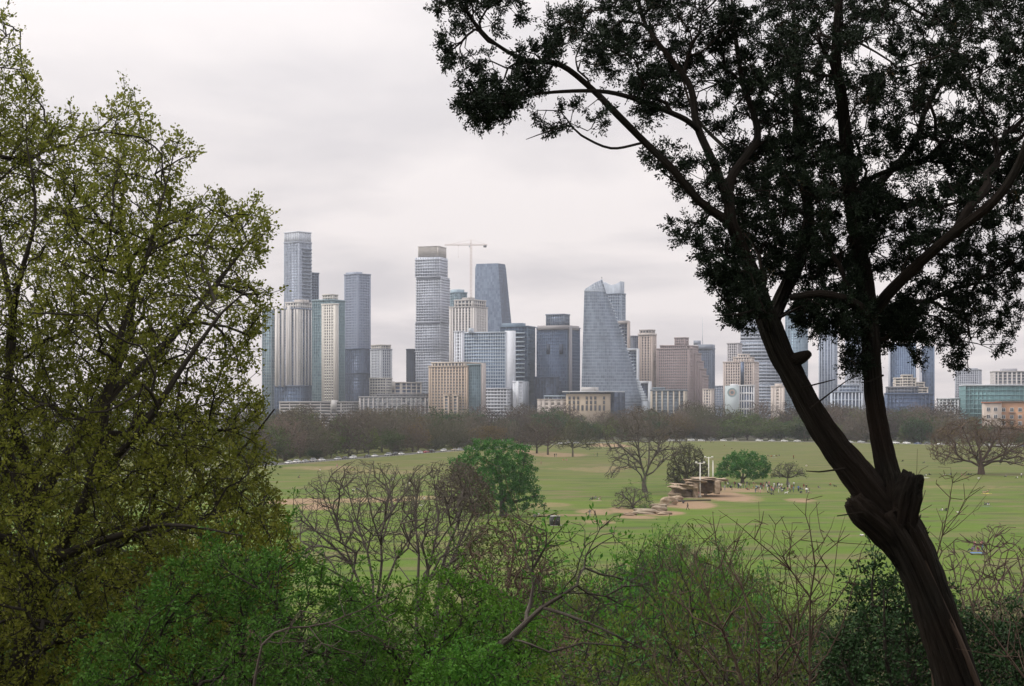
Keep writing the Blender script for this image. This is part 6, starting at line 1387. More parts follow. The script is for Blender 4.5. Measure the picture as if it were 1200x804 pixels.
# ================= rock, posts, cars, people =================
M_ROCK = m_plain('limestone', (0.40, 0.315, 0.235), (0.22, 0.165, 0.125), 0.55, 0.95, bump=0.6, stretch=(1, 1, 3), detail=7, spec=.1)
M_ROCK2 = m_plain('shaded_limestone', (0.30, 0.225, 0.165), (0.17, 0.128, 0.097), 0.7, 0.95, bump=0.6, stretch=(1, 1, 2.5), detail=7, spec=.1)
M_ROCK3 = m_plain('pale_boulder_stone', (0.40, 0.33, 0.26), (0.23, 0.19, 0.15), 0.7, 0.95, bump=0.5, detail=7, spec=.1)
def rock_mesh(name, sx, sy, sz, seed, rough=.2, flat=False):
    import bmesh
    bm = bmesh.new(); bmesh.ops.create_cube(bm, size=2)
    bmesh.ops.subdivide_edges(bm, edges=bm.edges[:], cuts=9, use_grid_fill=True)
    g = np.random.default_rng(seed); ph = g.uniform(0, 6.3, (6, 3)); fr = g.uniform(1.2, 5, (6, 3)); am = g.uniform(.3, 1, 6)
    for v in bm.verts:
        p = np.array(v.co); q = p / max(1e-6, np.linalg.norm(p)) * 1.15
        t = .18 if flat else .55
        p = p * (1 - t) + q * t
        h = sum(a * np.sin(f @ p + b.sum()) for a, f, b in zip(am, fr, ph)) / 3
        lay = .05 * math.sin(p[2] * 7 + 2 * math.sin(p[0] * 2 + seed))      # bedding ledges
        s = 1 + rough * h + (lay if abs(p[2]) < .95 else 0)
        v.co = (p[0] * s * sx, p[1] * s * sy, p[2] * sz * (1 + .5 * rough * h))
    me = bpy.data.meshes.new(name); bm.to_mesh(me); bm.free()
    return me
def px_xy(px, py): d = ground_d(py); return (px - 600) / F * d, d
def outcrop():
    x, y = px_xy(822, 583); u = y / F
    r = thing('rock_outcrop', 'flat topped tan rock outcrop with an undercut shelter on the meadow', 'rock', (x, y, 0))
    def pc(name, px, top, bot, w, dy, dp, seed, m, flat=True, rough=.16):
        o = obj(name, rock_mesh(name, w * u / 2, dp / 2, (bot - top) * u / 2, seed, rough, flat), r, m)
        o.location = ((px - 822) * u, dy, CAMZ - ((top + bot) / 2 - HY) * u); return o
    pc('cap_slab', 827, 560.5, 563.5, 26, 6, 8, 1, M_ROCK, rough=.36); pc('cap_slab', 846, 562, 565, 17, 6, 7, 11, M_ROCK, rough=.36); pc('cap_slab', 816, 562.5, 566.5, 22, 3, 6, 2, M_ROCK, rough=.34); pc('ledge_slab', 801, 567.5, 573.5, 28, 2, 7, 3, M_ROCK, rough=.34)
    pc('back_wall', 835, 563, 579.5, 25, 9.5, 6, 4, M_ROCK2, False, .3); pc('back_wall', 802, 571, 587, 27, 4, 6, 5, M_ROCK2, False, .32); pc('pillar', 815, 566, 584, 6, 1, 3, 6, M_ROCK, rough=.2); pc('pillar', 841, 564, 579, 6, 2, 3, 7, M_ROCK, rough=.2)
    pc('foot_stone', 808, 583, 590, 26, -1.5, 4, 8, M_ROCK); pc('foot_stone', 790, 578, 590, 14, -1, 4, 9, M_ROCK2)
outcrop()
for i, (px, py, w, h, lab) in enumerate([(756, 602, 26, 7, 'long pale boulder lying by the grey green bush'), (772, 599, 17, 10, 'tall pale boulder next to the long one'), (784, 592, 18, 12, 'rounded brown boulder against the end of the outcrop'), (738, 604, 14, 4, 'flat little stone at the tip of the boulder line'), (778, 603, 16, 4, 'low flat slab before the tall pale boulder'), (793, 588, 13, 8, 'rough tan boulder wedged below the lower ledge')]):
    x, y = px_xy(px, py); u = y / F
    o = obj('boulder', rock_mesh('boulder', w * u / 2, w * u / 3.2, h * u / 2, 30 + i, .25), None, M_ROCK3 if i < 2 else M_ROCK)
    o.location = (x, y, h * u * .32); o.rotation_euler = (0, 0, i * .7 % .5); props(o, lab, 'rock')
x, y = px_xy(806, 588); b = Buf(); b.bar((-5.5, -3.2, .55), (5.5, -3.6, .8), .28, 8, .2); o = b.build('fallen_log', None, M_GBARK); o.location = (x, y - 2.5, 0); props(o, 'dark fallen log propped in front of the rock outcrop', 'log')
M_WHITE = m_plain('white_paint', (0.78, 0.76, 0.73), (0.66, 0.64, 0.61), 1, .5)
def post(px, py, top, label, head):
    x, y = px_xy(px, py); u = y / F; h = (py - top) * u
    r = thing('lamp_post', label, 'lamp post', (x, y, 0))
    b = Buf(); b.bar((0, 0, 0), (0, 0, h), .17, 10, .13); b.build('pole', r, M_WHITE)
    b = Buf(); b.bar((0, 0, 0), (0, 0, .5), .42, 10, .36); b.build('base', r, M_CURB)
    if head:
        b = Buf(); b.bar((-1.2, 0, h - .25), (1.2, 0, h - .25), .12, 6); b.build('cross_arm', r, M_WHITE)
        for s in (-1, 1):
            b = Buf(); b.box(s * 1.1 - .28, s * 1.1 + .28, -.3, .2, h - .2, h + .22); b.build('floodlight', r, M_WHITE)
    else:
        b = Buf(); b.bar((0, 0, h), (0, 0, h + .15), .26, 10, .1); b.build('cap', r, M_WHITE)
post(820.5, 583, 542, 'tall white post carrying two floodlights on a cross arm', True)
post(835.5, 577, 540.5, 'plain tall white post at the end of the rock outcrop', False)
post(830.5, 571, 535.5, 'grey white post with a lamp head, behind the other posts', True)
def kiosk():
    x, y = px_xy(650, 616); r = thing('bin_store', 'dark boxy bin store with a pale lid standing on the grass', 'bin', (x, y, 0), .25)
    mk_ = m_plain('black_panel', (.018, .02, .02), (.03, .032, .03), 2, .6)
    b = Buf(); b.box(-1, 1, -.8, .8, .12, 2.0); b.build('body', r, mk_)
    b = Buf(); b.box(-1.08, 1.08, -.88, .88, 2.0, 2.14); b.build('lid', r, m_plain('pale_lid', (.4, .4, .4), None, 1, .5))
    b = Buf(); b.box(-1.3, 1.5, -1.1, 1.0, 0.012, .12); b.build('base', r, M_CURB)
    for s in (-.5, .5):
        b = Buf(); b.box(s - .46, s + .46, -.84, -.805, .2, 1.9); d_ = b.build('door', r, mk_)
        b = Buf(); b.box(s - .05, s + .05, -.88, -.845, 1, 1.25); b.build('handle', d_, M_CURB)
kiosk()
# ---- cars ----
M_TYRE = m_plain('tyre_rubber', (.015, .015, .016), None, 3, .9); M_RIM = m_plain('alloy_rim', (.45, .45, .46), None, 3, .35, .8)
M_CGL = m_plain('car_glass', (.02, .025, .03), (.05, .06, .07), 2, .06, spec=.8); M_LAMP = m_plain('lamp_lens', (.7, .7, .68), None, 2, .2); M_TAIL = m_plain('tail_lens', (.35, .02, .02), None, 2, .2)
PAINT = {k: m_plain(k.replace(' ', '_') + '_paint', c, tuple(q * .9 for q in c), 1, .3, spec=.6) for k, c in {'white': (.80, .80, .79), 'silver': (.46, .47, .48), 'black': (.018, .018, .02), 'dark grey': (.075, .08, .085), 'red': (.32, .03, .025), 'blue': (.04, .08, .19), 'beige': (.42, .37, .29)}.items()}
def car_mesh(kind):
    """side profiles (x along the car, z up): lower body and greenhouse"""
    if kind == 'suv': L, W, body, cab = 4.7, 1.88, [(-2.35, .35), (2.3, .35), (2.35, .75), (2.2, 1.0), (1.15, 1.08), (-2.2, 1.12), (-2.36, .9)], [(1.1, 1.06), (.45, 1.68), (-1.9, 1.72), (-2.22, 1.1)]
    elif kind == 'pickup': L, W, body, cab = 5.4, 1.92, [(-2.7, .45), (2.6, .42), (2.7, .8), (2.55, 1.08), (1.4, 1.15), (-2.68, 1.12)], [(1.3, 1.13), (.75, 1.75), (-.75, 1.78), (-.95, 1.12)]
    else: L, W, body, cab = 4.55, 1.78, [(-2.25, .3), (2.2, .3), (2.28, .6), (2.1, .8), (1.2, .9), (-1.5, .95), (-2.2, .92), (-2.3, .6)], [(1.15, .89), (.35, 1.42), (-1.0, 1.44), (-1.75, .94)]
    return L, W, body, cab
def loft(b, prof_, w0, w1, m=0):
    """a side profile given width, drawn in towards its top"""
    n = len(prof_); zs = [p[1] for p in prof_]; z0, z1 = min(zs), max(zs)
    V = []
    for s in (-1, 1):
        for x, z in prof_: V.append((x, s * (w0 + (w1 - w0) * (z - z0) / (z1 - z0)) / 2, z))
    c = np.mean(prof_, 0)
    V += [(c[0], -(w0 + w1) / 4, c[1]), (c[0], (w0 + w1) / 4, c[1])]
    Q = [(i, (i + 1) % n, n + (i + 1) % n, n + i) for i in range(n)]
    T = [((i + 1) % n, i, 2 * n) for i in range(n)] + [(n + i, n + (i + 1) % n, 2 * n + 1) for i in range(n)]
    b.add(V, Q, T, m)
_cars = {}
def car_proto(kind, col):
    L, W, body, cab = car_mesh(kind); r = thing('parked_' + ('car' if kind == 'sedan' else kind if kind == 'suv' else 'pickup'), 'x', 'car', (0, 0, 0))
    b = Buf(); loft(b, body, W * .97, W); bo = b.build('body', r, PAINT[col])
    b = Buf(); loft(b, cab, W * .93, W * .74); b.build('windows_glass', r, M_CGL).name = 'glazing'
    b = Buf(); t = cab[1][1]; b.box(cab[2][0] - .03, cab[1][0] + .05, -W * .375, W * .375, t - .02, t + .045); b.build('roof', r, PAINT[col])
    x0, x1 = -L * .31, L * .32; R_ = .34 if kind == 'sedan' else .39
    for x in (x0, x1):
        for s in (-1, 1):
            b = Buf(); b.bar((x, s * (W / 2 - .22), R_), (x, s * (W / 2 + .015), R_), R_, 14); w_ = b.build('wheel', r, M_TYRE)
            b = Buf(); b.bar((x, s * (W / 2 + .016), R_), (x, s * (W / 2 + .03), R_), R_ * .62, 10); b.build('rim', w_, M_RIM)
    for s in (-1, 1):
        b = Buf(); b.box(L / 2 - .16, L / 2 + .005, s * W * .37 - .17, s * W * .37 + .17, body[2][1] - .06, body[2][1] + .1); b.build('headlight', r, M_LAMP)
        b = Buf(); b.box(-L / 2 - .01, -L / 2 + .14, s * W * .4 - .13, s * W * .4 + .13, .72, .9); b.build('tail_light', r, M_TAIL)
    return r
def add_car(kind, col, x, y, rz, label):
    k = (kind, col)
    if k not in _cars: o = _cars[k] = car_proto(kind, col); o.location = (x, y, .015); o.rotation_euler = (0, 0, rz)
    else: o = copy_thing(_cars[k], (x, y, .015), rz)
    o['label'] = label; o['group'] = 'cars parked along the park road'
    o['category'] = 'pickup' if kind == 'pickup' else ('suv' if kind == 'suv' else 'car')
ORD = ['first', 'second', 'third', 'fourth', 'fifth', 'sixth', 'seventh', 'eighth', 'ninth', 'tenth']
cr_ = np.random.default_rng(55); cnt = {}
def road_at(px):
    pp = 600 + ROADP[:, 0] * F / ROADP[:, 1]; i = int(np.argmin(np.abs(pp - px))); return ROADP[i], ROADT[i], ROADN[i]
CARS = [(293, 'sedan', 'black'), (303, 'sedan', 'silver'), (314, 'sedan', 'dark grey'), (328, 'sedan', 'white'), (341, 'suv', 'white'), (352, 'sedan', 'silver'), (359, 'suv', 'silver'), (370.5, 'sedan', 'white'), (385, 'sedan', 'silver'), (397, 'sedan', 'dark grey'), (409, 'suv', 'white'), (421, 'sedan', 'dark grey'), (434, 'sedan', 'white'), (447, 'suv', 'silver'), (457, 'suv', 'black'), (467, 'sedan', 'white'), (484, 'sedan', 'white'), (493, 'sedan', 'red'), (504, 'suv', 'black'), (516, 'suv', 'white'), (524, 'sedan', 'beige'), (534, 'sedan', 'silver'),
        (655, 'sedan', 'white'), (662, 'suv', 'white'), (672, 'sedan', 'silver'), (781, 'sedan', 'white'), (789, 'suv', 'white'), (796, 'sedan', 'silver'), (803, 'suv', 'white'), (820, 'sedan', 'white'), (830, 'suv', 'black'), (842, 'sedan', 'white'), (864, 'sedan', 'beige'), (890, 'suv', 'white'), (899, 'sedan', 'silver'), (917, 'sedan', 'white'), (937, 'sedan', 'white'),
        (1002, 'sedan', 'white'), (1012, 'suv', 'silver'), (1021, 'sedan', 'black'), (1053, 'suv', 'white'), (1059, 'pickup', 'white'), (1066, 'suv', 'white'), (1074, 'sedan', 'blue'), (1085, 'sedan', 'beige'), (1096, 'suv', 'dark grey'), (1108, 'sedan', 'white'), (1117, 'suv', 'silver'), (1126, 'sedan', 'red'), (1163, 'sedan', 'white'), (1172, 'sedan', 'red'), (1181, 'suv', 'silver'), (1190, 'pickup', 'white'), (1199, 'sedan', 'blue')]
for px, kind, col in CARS:
    p, t, nn = road_at(px); side = 3.0 if px < 560 else -2.6
    # on the meadow side kerb, heading along the road
    s = -1 if (nn[1] > 0) else 1
    p = p + nn * s * 2.7; a = math.atan2(t[1], t[0]) + (math.pi if cr_.random() < .4 else 0)
    ref = near_lm(px) if px > 545 else ('the elm' if px < 345 else ('the bare fan shaped trees' if px < 480 else 'the dense green tree'))
    key = (kind, col, ref); cnt[key] = cnt.get(key, 0) + 1
    nm = {'sedan': 'car', 'suv': 'suv', 'pickup': 'pickup truck'}[kind]
    q = p[0] * 0 + px
    pre = '' if sum(1 for c in CARS if c[1] == kind and c[2] == col) == 1 else ORD[cnt[key] - 1] + ' '
    add_car(kind, col, p[0], p[1], a, '%s%s %s%s %s %s' % (pre, col, nm, ' from the west, parked' if pre else ' parked', 'behind' if px < 545 else 'below', ref))
# ---- people ----
SKINS = [(.42, .25, .17), (.30, .17, .11), (.12, .065, .04)]
_pm = {}
def cloth(c):
    if c not in _pm: _pm[c] = m_plain('cloth_' + c.replace(' ', '_'), CL[c], tuple(q * .8 for q in CL[c]), 3, .85)
    return _pm[c]
CL = {'white': (.72, .71, .69), 'black': (.015, .015, .017), 'navy': (.02, .03, .07), 'grey': (.22, .22, .23), 'red': (.20, .035, .03), 'orange': (.36, .14, .05), 'blue': (.08, .17, .38), 'tan': (.36, .27, .18), 'green': (.06, .14, .07), 'pink': (.55, .24, .28), 'purple': (.16, .09, .24), 'denim': (.07, .10, .18), 'yellow': (.6, .46, .08)}
M_SKIN = [m_plain('skin_%d' % i, c, tuple(q * .85 for q in c), 4, .55) for i, c in enumerate(SKINS)]
M_HAIR = m_plain('brown_hair', (.03, .02, .014), (.05, .034, .02), 6, .6)
POSES = {   # joints in metres: facing -Y (towards the overlook)
 'stand': dict(pel=(0, 0, .95), chest=(0, .01, 1.3), neck=(0, 0, 1.5), head=(0, -.02, 1.62), kl=(-.1, -.02, .5), fl=(-.12, .0, .06), kr=(.1, -.02, .5), fr=(.13, .03, .06), el=(-.26, .02, 1.15), hl=(-.27, -.08, .9), er=(.26, .02, 1.15), hr=(.24, -.14, .93)),
 'walk': dict(pel=(0, 0, .93), chest=(0, -.03, 1.29), neck=(0, -.05, 1.49), head=(0, -.08, 1.61), kl=(-.1, -.2, .52), fl=(-.1, -.3, .07), kr=(.1, .05, .48), fr=(.1, .36, .12), el=(-.25, .14, 1.16), hl=(-.24, .2, .93), er=(.25, -.12, 1.16), hr=(.22, -.28, 1.0)),
 'sit': dict(pel=(0, 0, .13), chest=(0, .08, .46), neck=(0, .07, .66), head=(0, .03, .79), kl=(-.2, -.36, .42), fl=(-.16, -.62, .06), kr=(.2, -.36, .42), fr=(.18, -.66, .06), el=(-.3, -.02, .38), hl=(-.22, -.28, .4), er=(.3, .2, .34), hr=(.34, .3, .06)),
 'lie': dict(pel=(0, 0, .13), chest=(.36, .02, .17), neck=(.56, .02, .2), head=(.7, .02, .22), kl=(-.42, -.08, .2), fl=(-.85, -.1, .07), kr=(-.4, .12, .36), fr=(-.72, .14, .06), el=(.3, -.28, .1), hl=(.08, -.3, .08), er=(.44, .3, .1), hr=(.62, .22, .16)),
 'bend': dict(pel=(0, .1, .9), chest=(0, -.14, 1.16), neck=(0, -.3, 1.27), head=(0, -.4, 1.34), kl=(-.12, -.02, .48), fl=(-.14, .05, .06), kr=(.12, -.02, .48), fr=(.15, .08, .06), el=(-.24, -.28, .98), hl=(-.18, -.42, .78), er=(.24, -.28, .98), hr=(.16, -.44, .8)),
}
def body_mesh(pose):
    J = {k: np.array(v, float) for k, v in POSES[pose].items()}
    hv = J['pel']; up = J['neck'] - J['chest']; up /= np.linalg.norm(up); lat = np.array([1., 0, 0]) if pose != 'lie' else np.array([0, 1., 0])
    sl, sr_ = J['chest'] + up * .13 - lat * .18, J['chest'] + up * .13 + lat * .18
    hl_, hr_ = J['pel'] - lat * .1, J['pel'] + lat * .1
    top = J['head'] + (J['head'] - J['neck']) * .9
    fd = np.array([0, -.16, -.02]) if pose != 'lie' else np.array([-.05, 0, .16])
    pts = [J['pel'], J['chest'] * .5 + J['pel'] * .5, J['chest'], J['neck'], J['head'], top, sl, J['el'], J['hl'], sr_, J['er'], J['hr'], hl_, J['kl'], J['fl'], J['fl'] + fd, hr_, J['kr'], J['fr'], J['fr'] + fd, J['hl'] + (J['hl'] - J['el']) * .3, J['hr'] + (J['hr'] - J['er']) * .3]
    rad = [.155, .14, .165, .062, .105, .075, .075, .05, .036, .075, .05, .036, .095, .062, .045, .04, .095, .062, .045, .04, .03, .03]
    ed = [(0, 1), (1, 2), (2, 3), (3, 4), (4, 5), (2, 6), (6, 7), (7, 8), (2, 9), (9, 10), (10, 11), (0, 12), (12, 13), (13, 14), (14, 15), (0, 16), (16, 17), (17, 18), (18, 19), (8, 20), (11, 21)]
    me = bpy.data.meshes.new('person'); me.from_pydata([tuple(p) for p in pts], ed, [])
    o = bpy.data.objects.new('tmp', me); COL.objects.link(o)
    m = o.modifiers.new('s', 'SKIN'); m.use_smooth_shade = True
    for i, v in enumerate(me.skin_vertices[0].data): v.radius = (rad[i], rad[i] * (.72 if i in (0, 1, 2) else 1)); v.use_root = (i == 0)
    q = o.modifiers.new('d', 'SUBSURF'); q.levels = 1; q.render_levels = 1
    bpy.context.view_layer.update()
    me2 = bpy.data.meshes.new_from_object(o.evaluated_get(bpy.context.evaluated_depsgraph_get()))
    bpy.data.objects.remove(o); bpy.data.meshes.remove(me)
    # which garment each face belongs to: nearest bone
    P_ = np.array(pts); reg = {0: 1, 1: 1, 2: 1, 3: 0, 4: 0, 5: 1, 6: 1, 7: 0, 8: 1, 9: 1, 10: 0, 11: 2, 12: 2, 13: 2, 14: 4, 15: 2, 16: 2, 17: 2, 18: 4, 19: 0, 20: 0}
    for f in me2.polygons:
        c = np.array(f.center); best = min(range(len(ed)), key=lambda e: dseg(c, P_[ed[e][0]], P_[ed[e][1]]) - .5 * min(rad[ed[e][0]], rad[ed[e][1]]))
        k = reg[best]
        if best in (3, 4) :
            w = c - J['head']; face = np.array([0, -1., 0]) if pose != 'lie' else np.array([0, 0, 1.])
            k = 3 if (w @ face) < .02 or (w @ up) > .07 else 0
        f.material_index = k
    return me2
def dseg(p, a, b):
    ab = b - a; t = min(1, max(0, (p - a) @ ab / (ab @ ab))); return np.linalg.norm(p - a - t * ab)
BODY = {k: body_mesh(k) for k in POSES}; _bv = {}
def person(px, py, pose, top, low, label, rz=None, group=None, dy=0):
    x, y = px_xy(px, py); g = pr
    k = (pose, top, low, int(g.integers(3)))
    if k not in _bv:
        me = BODY[pose].copy()
        for m in (M_SKIN[k[3]], cloth(top), cloth(low), M_HAIR, cloth('black')): me.materials.append(m)
        _bv[k] = me
    o = bpy.data.objects.new('person', _bv[k]); COL.objects.link(o)
    o.location = (x, y + dy, 0); o.rotation_euler = (0, 0, g.uniform(0, 6.28) if rz is None else rz)
    s = g.uniform(1.04, 1.14); o.scale = (s, s, s)
    return props(o, label, 'person', group)
pr = np.random.default_rng(12)
PV = {'stand': 'standing', 'walk': 'walking', 'sit': 'sitting on the grass', 'lie': 'lying on the grass', 'bend': 'bending forward'}
NEARS = [(403, 640, 'behind the bare fan shaped trees'), (466, 585, 'behind the bare fan shaped trees'), (628, 604, 'by the dark bin store'), (694, 600, 'on the worn earth near the grey green bush'), (700, 584, 'on the lawn past the bin store'), (650, 536, 'under the trio of bare trees'), (700, 531, 'past the trio of bare trees'), (806, 594, 'before the rock outcrop'), (822, 576, 'at the rock shelter'), (793, 566, 'on the rock outcrop'), (860, 568, 'under the small dark green tree'), (895, 570, 'in the crowd by the small dark tree'), (928, 573, 'by the squat bare oak'), (946, 573, 'at the outer end of the crowd'), (908, 533, 'far out on the meadow behind the crowd'), (976, 570, 'near the leaning trunk'), (833, 518, 'by the cars at the far edge of the meadow'), (1085, 545, 'out beyond the lopped stub'), (1086, 557, 'in the picnic by the wispy sapling'), (1128, 557, 'under the russet oak'), (1153, 577, 'on open grass below the russet oak'), (1156, 590, 'low on the open grass'), (1112, 600, 'seen through the wispy sapling'), (1147, 640, 'behind the mauve bare bush'), (1070, 648, 'beside the foot of the juniper'), (1192, 560, 'past the russet oak by the edge'), (1010, 626, 'through the gap before the juniper')]
pc_ = {}
PEOPLE = [(414, 576, 'sit', 'white', 'black'), (418, 574, 'sit', 'black', 'denim'), (422, 575, 'sit', 'white', 'navy'), (460, 563, 'sit', 'white', 'navy'), (480, 568, 'sit', 'white', 'tan'), (464, 588, 'sit', 'red', 'black'), (467, 588, 'sit', 'black', 'denim'), (484, 590, 'lie', 'white', 'white'), (497, 586, 'sit', 'white', 'tan'), (488, 591, 'sit', 'pink', 'grey'), (351, 560, 'sit', 'tan', 'navy'), (395, 549, 'stand', 'pink', 'grey'), (375, 552, 'sit', 'white', 'tan'),
  (626, 606, 'sit', 'grey', 'denim'), (631, 605, 'sit', 'white', 'tan'), (691, 606, 'walk', 'grey', 'grey'), (697, 607, 'walk', 'black', 'black'), (694, 586, 'sit', 'black', 'navy'), (698, 585, 'sit', 'grey', 'navy'), (703, 586, 'sit', 'tan', 'white'), (634, 544, 'stand', 'tan', 'red'), (650, 536, 'stand', 'black', 'black'), (652, 536, 'stand', 'navy', 'grey'), (660, 540, 'sit', 'orange', 'tan'), (664, 540, 'sit', 'pink', 'tan'), (700, 535, 'stand', 'black', 'navy'), (697, 535, 'stand', 'tan', 'tan'), (612, 545, 'walk', 'white', 'denim'),
  (806, 598, 'walk', 'black', 'black'), (816, 583, 'stand', 'white', 'tan'), (819, 583, 'stand', 'pink', 'grey'), (826, 581, 'sit', 'navy', 'denim'), (828, 580, 'stand', 'tan', 'tan'), (833, 577, 'stand', 'white', 'grey'), (838, 576, 'bend', 'white', 'denim'), (843, 575, 'stand', 'black', 'navy'), (801, 590, 'sit', 'navy', 'black'),
  (850, 571, 'stand', 'black', 'tan'), (853, 572, 'stand', 'white', 'black'), (856, 572, 'sit', 'navy', 'black'), (861, 571, 'stand', 'red', 'black'), (866, 572, 'stand', 'white', 'navy'), (868, 573, 'stand', 'white', 'black'), (871, 572, 'stand', 'black', 'denim'), (874, 573, 'stand', 'tan', 'navy'), (878, 573, 'stand', 'black', 'tan'), (883, 573, 'sit', 'orange', 'tan'), (886, 573, 'stand', 'tan', 'white'),
  (889, 574, 'bend', 'white', 'tan'), (891, 578, 'stand', 'white', 'pink'), (893, 573, 'stand', 'black', 'navy'), (899, 574, 'stand', 'white', 'tan'), (902, 575, 'stand', 'black', 'black'), (904, 576, 'stand', 'red', 'denim'), (906, 578, 'stand', 'pink', 'black'), (900, 578, 'sit', 'black', 'black'), (904, 580, 'sit', 'navy', 'black'), (908, 575, 'stand', 'navy', 'black'), (911, 572, 'stand', 'black', 'denim'), (913, 573, 'stand', 'white', 'navy'), (916, 573, 'stand', 'white', 'tan'), (896, 571, 'stand', 'tan', 'grey'),
  (923, 575, 'stand', 'black', 'pink'), (926, 577, 'bend', 'tan', 'navy'), (930, 577, 'stand', 'blue', 'denim'), (928, 575, 'stand', 'red', 'black'), (942, 574, 'stand', 'red', 'tan'), (945, 575, 'stand', 'black', 'black'), (948, 578, 'sit', 'white', 'tan'), (938, 574, 'sit', 'black', 'denim'), (959, 572, 'sit', 'navy', 'grey'),
  (900, 535, 'sit', 'black', 'navy'), (904, 535.5, 'sit', 'orange', 'red'), (907, 535, 'sit', 'white', 'navy'), (910, 535, 'sit', 'red', 'black'), (913, 534.5, 'sit', 'black', 'grey'), (827, 519, 'stand', 'black', 'black'), (833, 519.5, 'stand', 'navy', 'black'), (836, 519, 'stand', 'white', 'navy'), (849, 523, 'sit', 'red', 'tan'), (857, 526, 'sit', 'tan', 'black'), (945, 547, 'sit', 'white', 'tan'), (930, 538, 'stand', 'red', 'black'), (973, 569, 'sit', 'orange', 'black'),
  (1083, 543, 'sit', 'navy', 'black'), (1058, 541, 'sit', 'black', 'black'), (1082, 559, 'lie', 'white', 'white'), (1085, 558, 'sit', 'white', 'denim'), (1089, 557, 'sit', 'black', 'black'), (1107, 558, 'sit', 'white', 'tan'), (1114, 557, 'sit', 'navy', 'grey'), (1127, 557.5, 'sit', 'pink', 'tan'), (1131, 557.5, 'sit', 'tan', 'navy'), (1135, 557, 'sit', 'black', 'black'), (1138, 557, 'sit', 'black', 'navy'), (1147, 562, 'sit', 'white', 'tan'), (1154, 577, 'lie', 'orange', 'tan'), (1158, 577, 'sit', 'tan', 'tan'), (1154, 592, 'sit', 'green', 'navy'), (1158, 592, 'sit', 'black', 'white'), (1104, 599, 'sit', 'white', 'grey'), (1109, 599, 'sit', 'black', 'black'), (1124, 601, 'lie', 'white', 'tan'),
  (1142, 645, 'stand', 'pink', 'purple'), (1146, 646, 'sit', 'red', 'purple'), (1151, 645, 'stand', 'pink', 'blue'), (1139, 646, 'sit', 'purple', 'navy'), (1081, 650, 'sit', 'white', 'white'), (1086, 649, 'sit', 'white', 'tan'), (1090, 648, 'sit', 'grey', 'white'), (1179, 559, 'sit', 'grey', 'black'), (1192, 561, 'sit', 'white', 'black'), (1197, 560, 'stand', 'white', 'black'), (1010, 628, 'lie', 'white', 'white'), (1172, 545, 'stand', 'tan', 'navy')]
PEOPLE += [(853.7, 569.7, 'bend', 'black', 'black'), (907.2, 572.1, 'stand', 'white', 'white'), (915.4, 577.1, 'stand', 'navy', 'grey'), (911.9, 570.3, 'bend', 'grey', 'navy'), (883.4, 570.3, 'bend', 'tan', 'tan'), (885.4, 577.6, 'bend', 'black', 'denim'), (891.5, 572.4, 'stand', 'red', 'denim'), (935.6, 576.2, 'stand', 'blue', 'black'), (924.9, 572.1, 'stand', 'grey', 'white'), (901.2, 570.5, 'stand', 'pink', 'grey'), (865.0, 572.6, 'stand', 'navy', 'navy'), (888.4, 576.5, 'stand', 'black', 'tan'), (944.4, 577.7, 'bend', 'white', 'tan'), (900.4, 570.8, 'sit', 'black', 'denim'), (930.4, 571.1, 'stand', 'white', 'black'), (898.3, 570.6, 'stand', 'navy', 'white'), (849.3, 574.7, 'bend', 'grey', 'grey'), (936.0, 575.7, 'stand', 'tan', 'navy'), (919.3, 573.7, 'sit', 'black', 'navy'), (894.9, 574.5, 'stand', 'red', 'tan'), (887.0, 574.9, 'bend', 'blue', 'denim'), (857.7, 574.2, 'stand', 'grey', 'black'), (914.8, 572.7, 'sit', 'pink', 'white'), (909.5, 572.7, 'sit', 'navy', 'grey'), (875.4, 569.9, 'bend', 'black', 'grey'), (916.6, 576.0, 'sit', 'white', 'navy'), (861.7, 571.5, 'stand', 'black', 'tan'), (945.5, 577.8, 'bend', 'white', 'denim'), (938.7, 578.2, 'sit', 'navy', 'black'), (899.3, 575.3, 'stand', 'grey', 'white'), (912.4, 577.5, 'stand', 'tan', 'white'), (889.5, 573.2, 'sit', 'black', 'grey'), (875.6, 574.4, 'sit', 'red', 'navy'), (904.7, 575.6, 'sit', 'blue', 'tan')]
seen = {}
for px, py, pose, a, c in PEOPLE:
    nr = min(NEARS, key=lambda t: abs(t[0] - px) + 2 * abs(t[1] - py))[2]
    lab = 'person, %s top, %s trousers, %s %s' % (a, c, PV[pose].replace(' on the grass', ''), nr)
    seen[lab] = seen.get(lab, 0) + 1
    if seen[lab] > 1: lab = lab.replace('person,', 'another person,' if seen[lab] == 2 else 'third person,')
    person(px, py, pose, a, c, lab, group='people out on the meadow', rz=None)
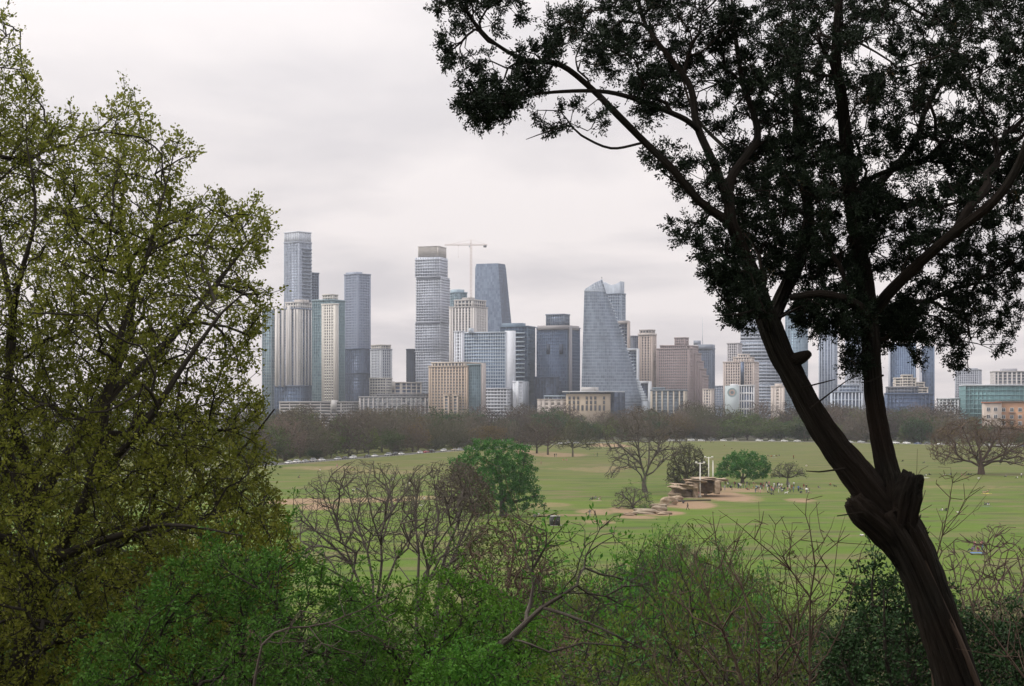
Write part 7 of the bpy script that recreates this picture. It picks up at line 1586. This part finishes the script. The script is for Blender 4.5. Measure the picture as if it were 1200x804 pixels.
# ---- picnic blankets and dogs ----
for px, py, col, lab in [(418, 577, 'tan', 'tan picnic blanket behind the bare fan shaped trees'), (490, 592, 'white', 'pale picnic blanket close to the twiggy grey tree'), (699, 587, 'tan', 'tan picnic blanket out past the bin store'), (1085, 560, 'white', 'white picnic blanket by the wispy sapling'), (1131, 559, 'red', 'red picnic blanket under the russet oak'), (1156, 578.5, 'yellow', 'yellow picnic blanket on open grass below the russet oak'), (1156, 593.5, 'green', 'green picnic blanket low on the open grass'), (1146, 648, 'blue', 'blue picnic blanket behind the mauve bare bush'), (907, 536.5, 'grey', 'grey picnic blanket far out behind the crowd')]:
    x, y = px_xy(px, py); g = np.random.default_rng(int(px)); n = 9
    X, Y = np.meshgrid(np.linspace(-1.3, 1.3, n), np.linspace(-1, 1, n)); Z = .03 + .03 * np.sin(X * 4 + px) * np.sin(Y * 5 + 1)
    i = np.arange(n - 1)[:, None] * n + np.arange(n - 1)[None]; Q = np.stack([i, i + 1, i + n + 1, i + n], -1).reshape(-1, 4)
    o = obj('picnic_blanket', mesh('picnic_blanket', np.stack([X, Y, Z], -1), Q), None, cloth(col)); o.location = (x, y, 0); o.rotation_euler = (0, 0, g.uniform(-.6, .6)); props(o, lab, 'blanket')
def dog(px, py, col, label, rz):
    pts = [(0, 0, .46), (.22, 0, .45), (.42, 0, .5), (.55, 0, .66), (.68, 0, .74), (.84, 0, .7), (.4, -.09, .3), (.42, -.09, .04), (.4, .09, .3), (.42, .09, .04), (-.12, 0, .47), (-.24, -.09, .36), (-.34, -.09, .2), (-.3, -.09, .03), (-.24, .09, .36), (-.34, .09, .2), (-.3, .09, .03), (-.34, 0, .54), (-.5, 0, .66)]
    rad = [.11, .12, .14, .08, .085, .045, .055, .035, .055, .035, .115, .075, .04, .035, .075, .04, .035, .03, .022]
    ed = [(0, 1), (1, 2), (2, 3), (3, 4), (4, 5), (2, 6), (6, 7), (2, 8), (8, 9), (0, 10), (10, 11), (11, 12), (12, 13), (10, 14), (14, 15), (15, 16), (10, 17), (17, 18)]
    me = bpy.data.meshes.new('dog'); me.from_pydata(pts, ed, []); o = bpy.data.objects.new('tmp', me); COL.objects.link(o)
    o.modifiers.new('s', 'SKIN').use_smooth_shade = True
    for i, v in enumerate(me.skin_vertices[0].data): v.radius = (rad[i],) * 2; v.use_root = i == 0
    q = o.modifiers.new('d', 'SUBSURF'); q.levels = 1; q.render_levels = 1
    bpy.context.view_layer.update(); m2 = bpy.data.meshes.new_from_object(o.evaluated_get(bpy.context.evaluated_depsgraph_get())); bpy.data.objects.remove(o)
    x, y = px_xy(px, py); o = obj('dog', m2, None, m_plain('fur_' + col, CL[col], tuple(c * .7 for c in CL[col]), 5, .9)); o.location = (x, y, 0); o.rotation_euler = (0, 0, rz)
    b = Buf()
    for s in (-1, 1): b.add([(.62, s * .05, .8), (.70, s * .08, .8), (.63, s * .11, .70), (.64, s * .07, .74)], None, [(0, 1, 2), (0, 3, 1), (1, 3, 2), (0, 2, 3)])
    b.build('ears', o, m2.materials[0]).name = 'ear'
    props(o, label, 'dog')
dog(921, 579, 'white', 'white dog standing in front of the crowd', .2); dog(979, 571, 'black', 'black dog beside the seated person near the leaning trunk', 2.6); dog(1153, 579, 'tan', 'tan dog on the open grass below the russet oak', .3)
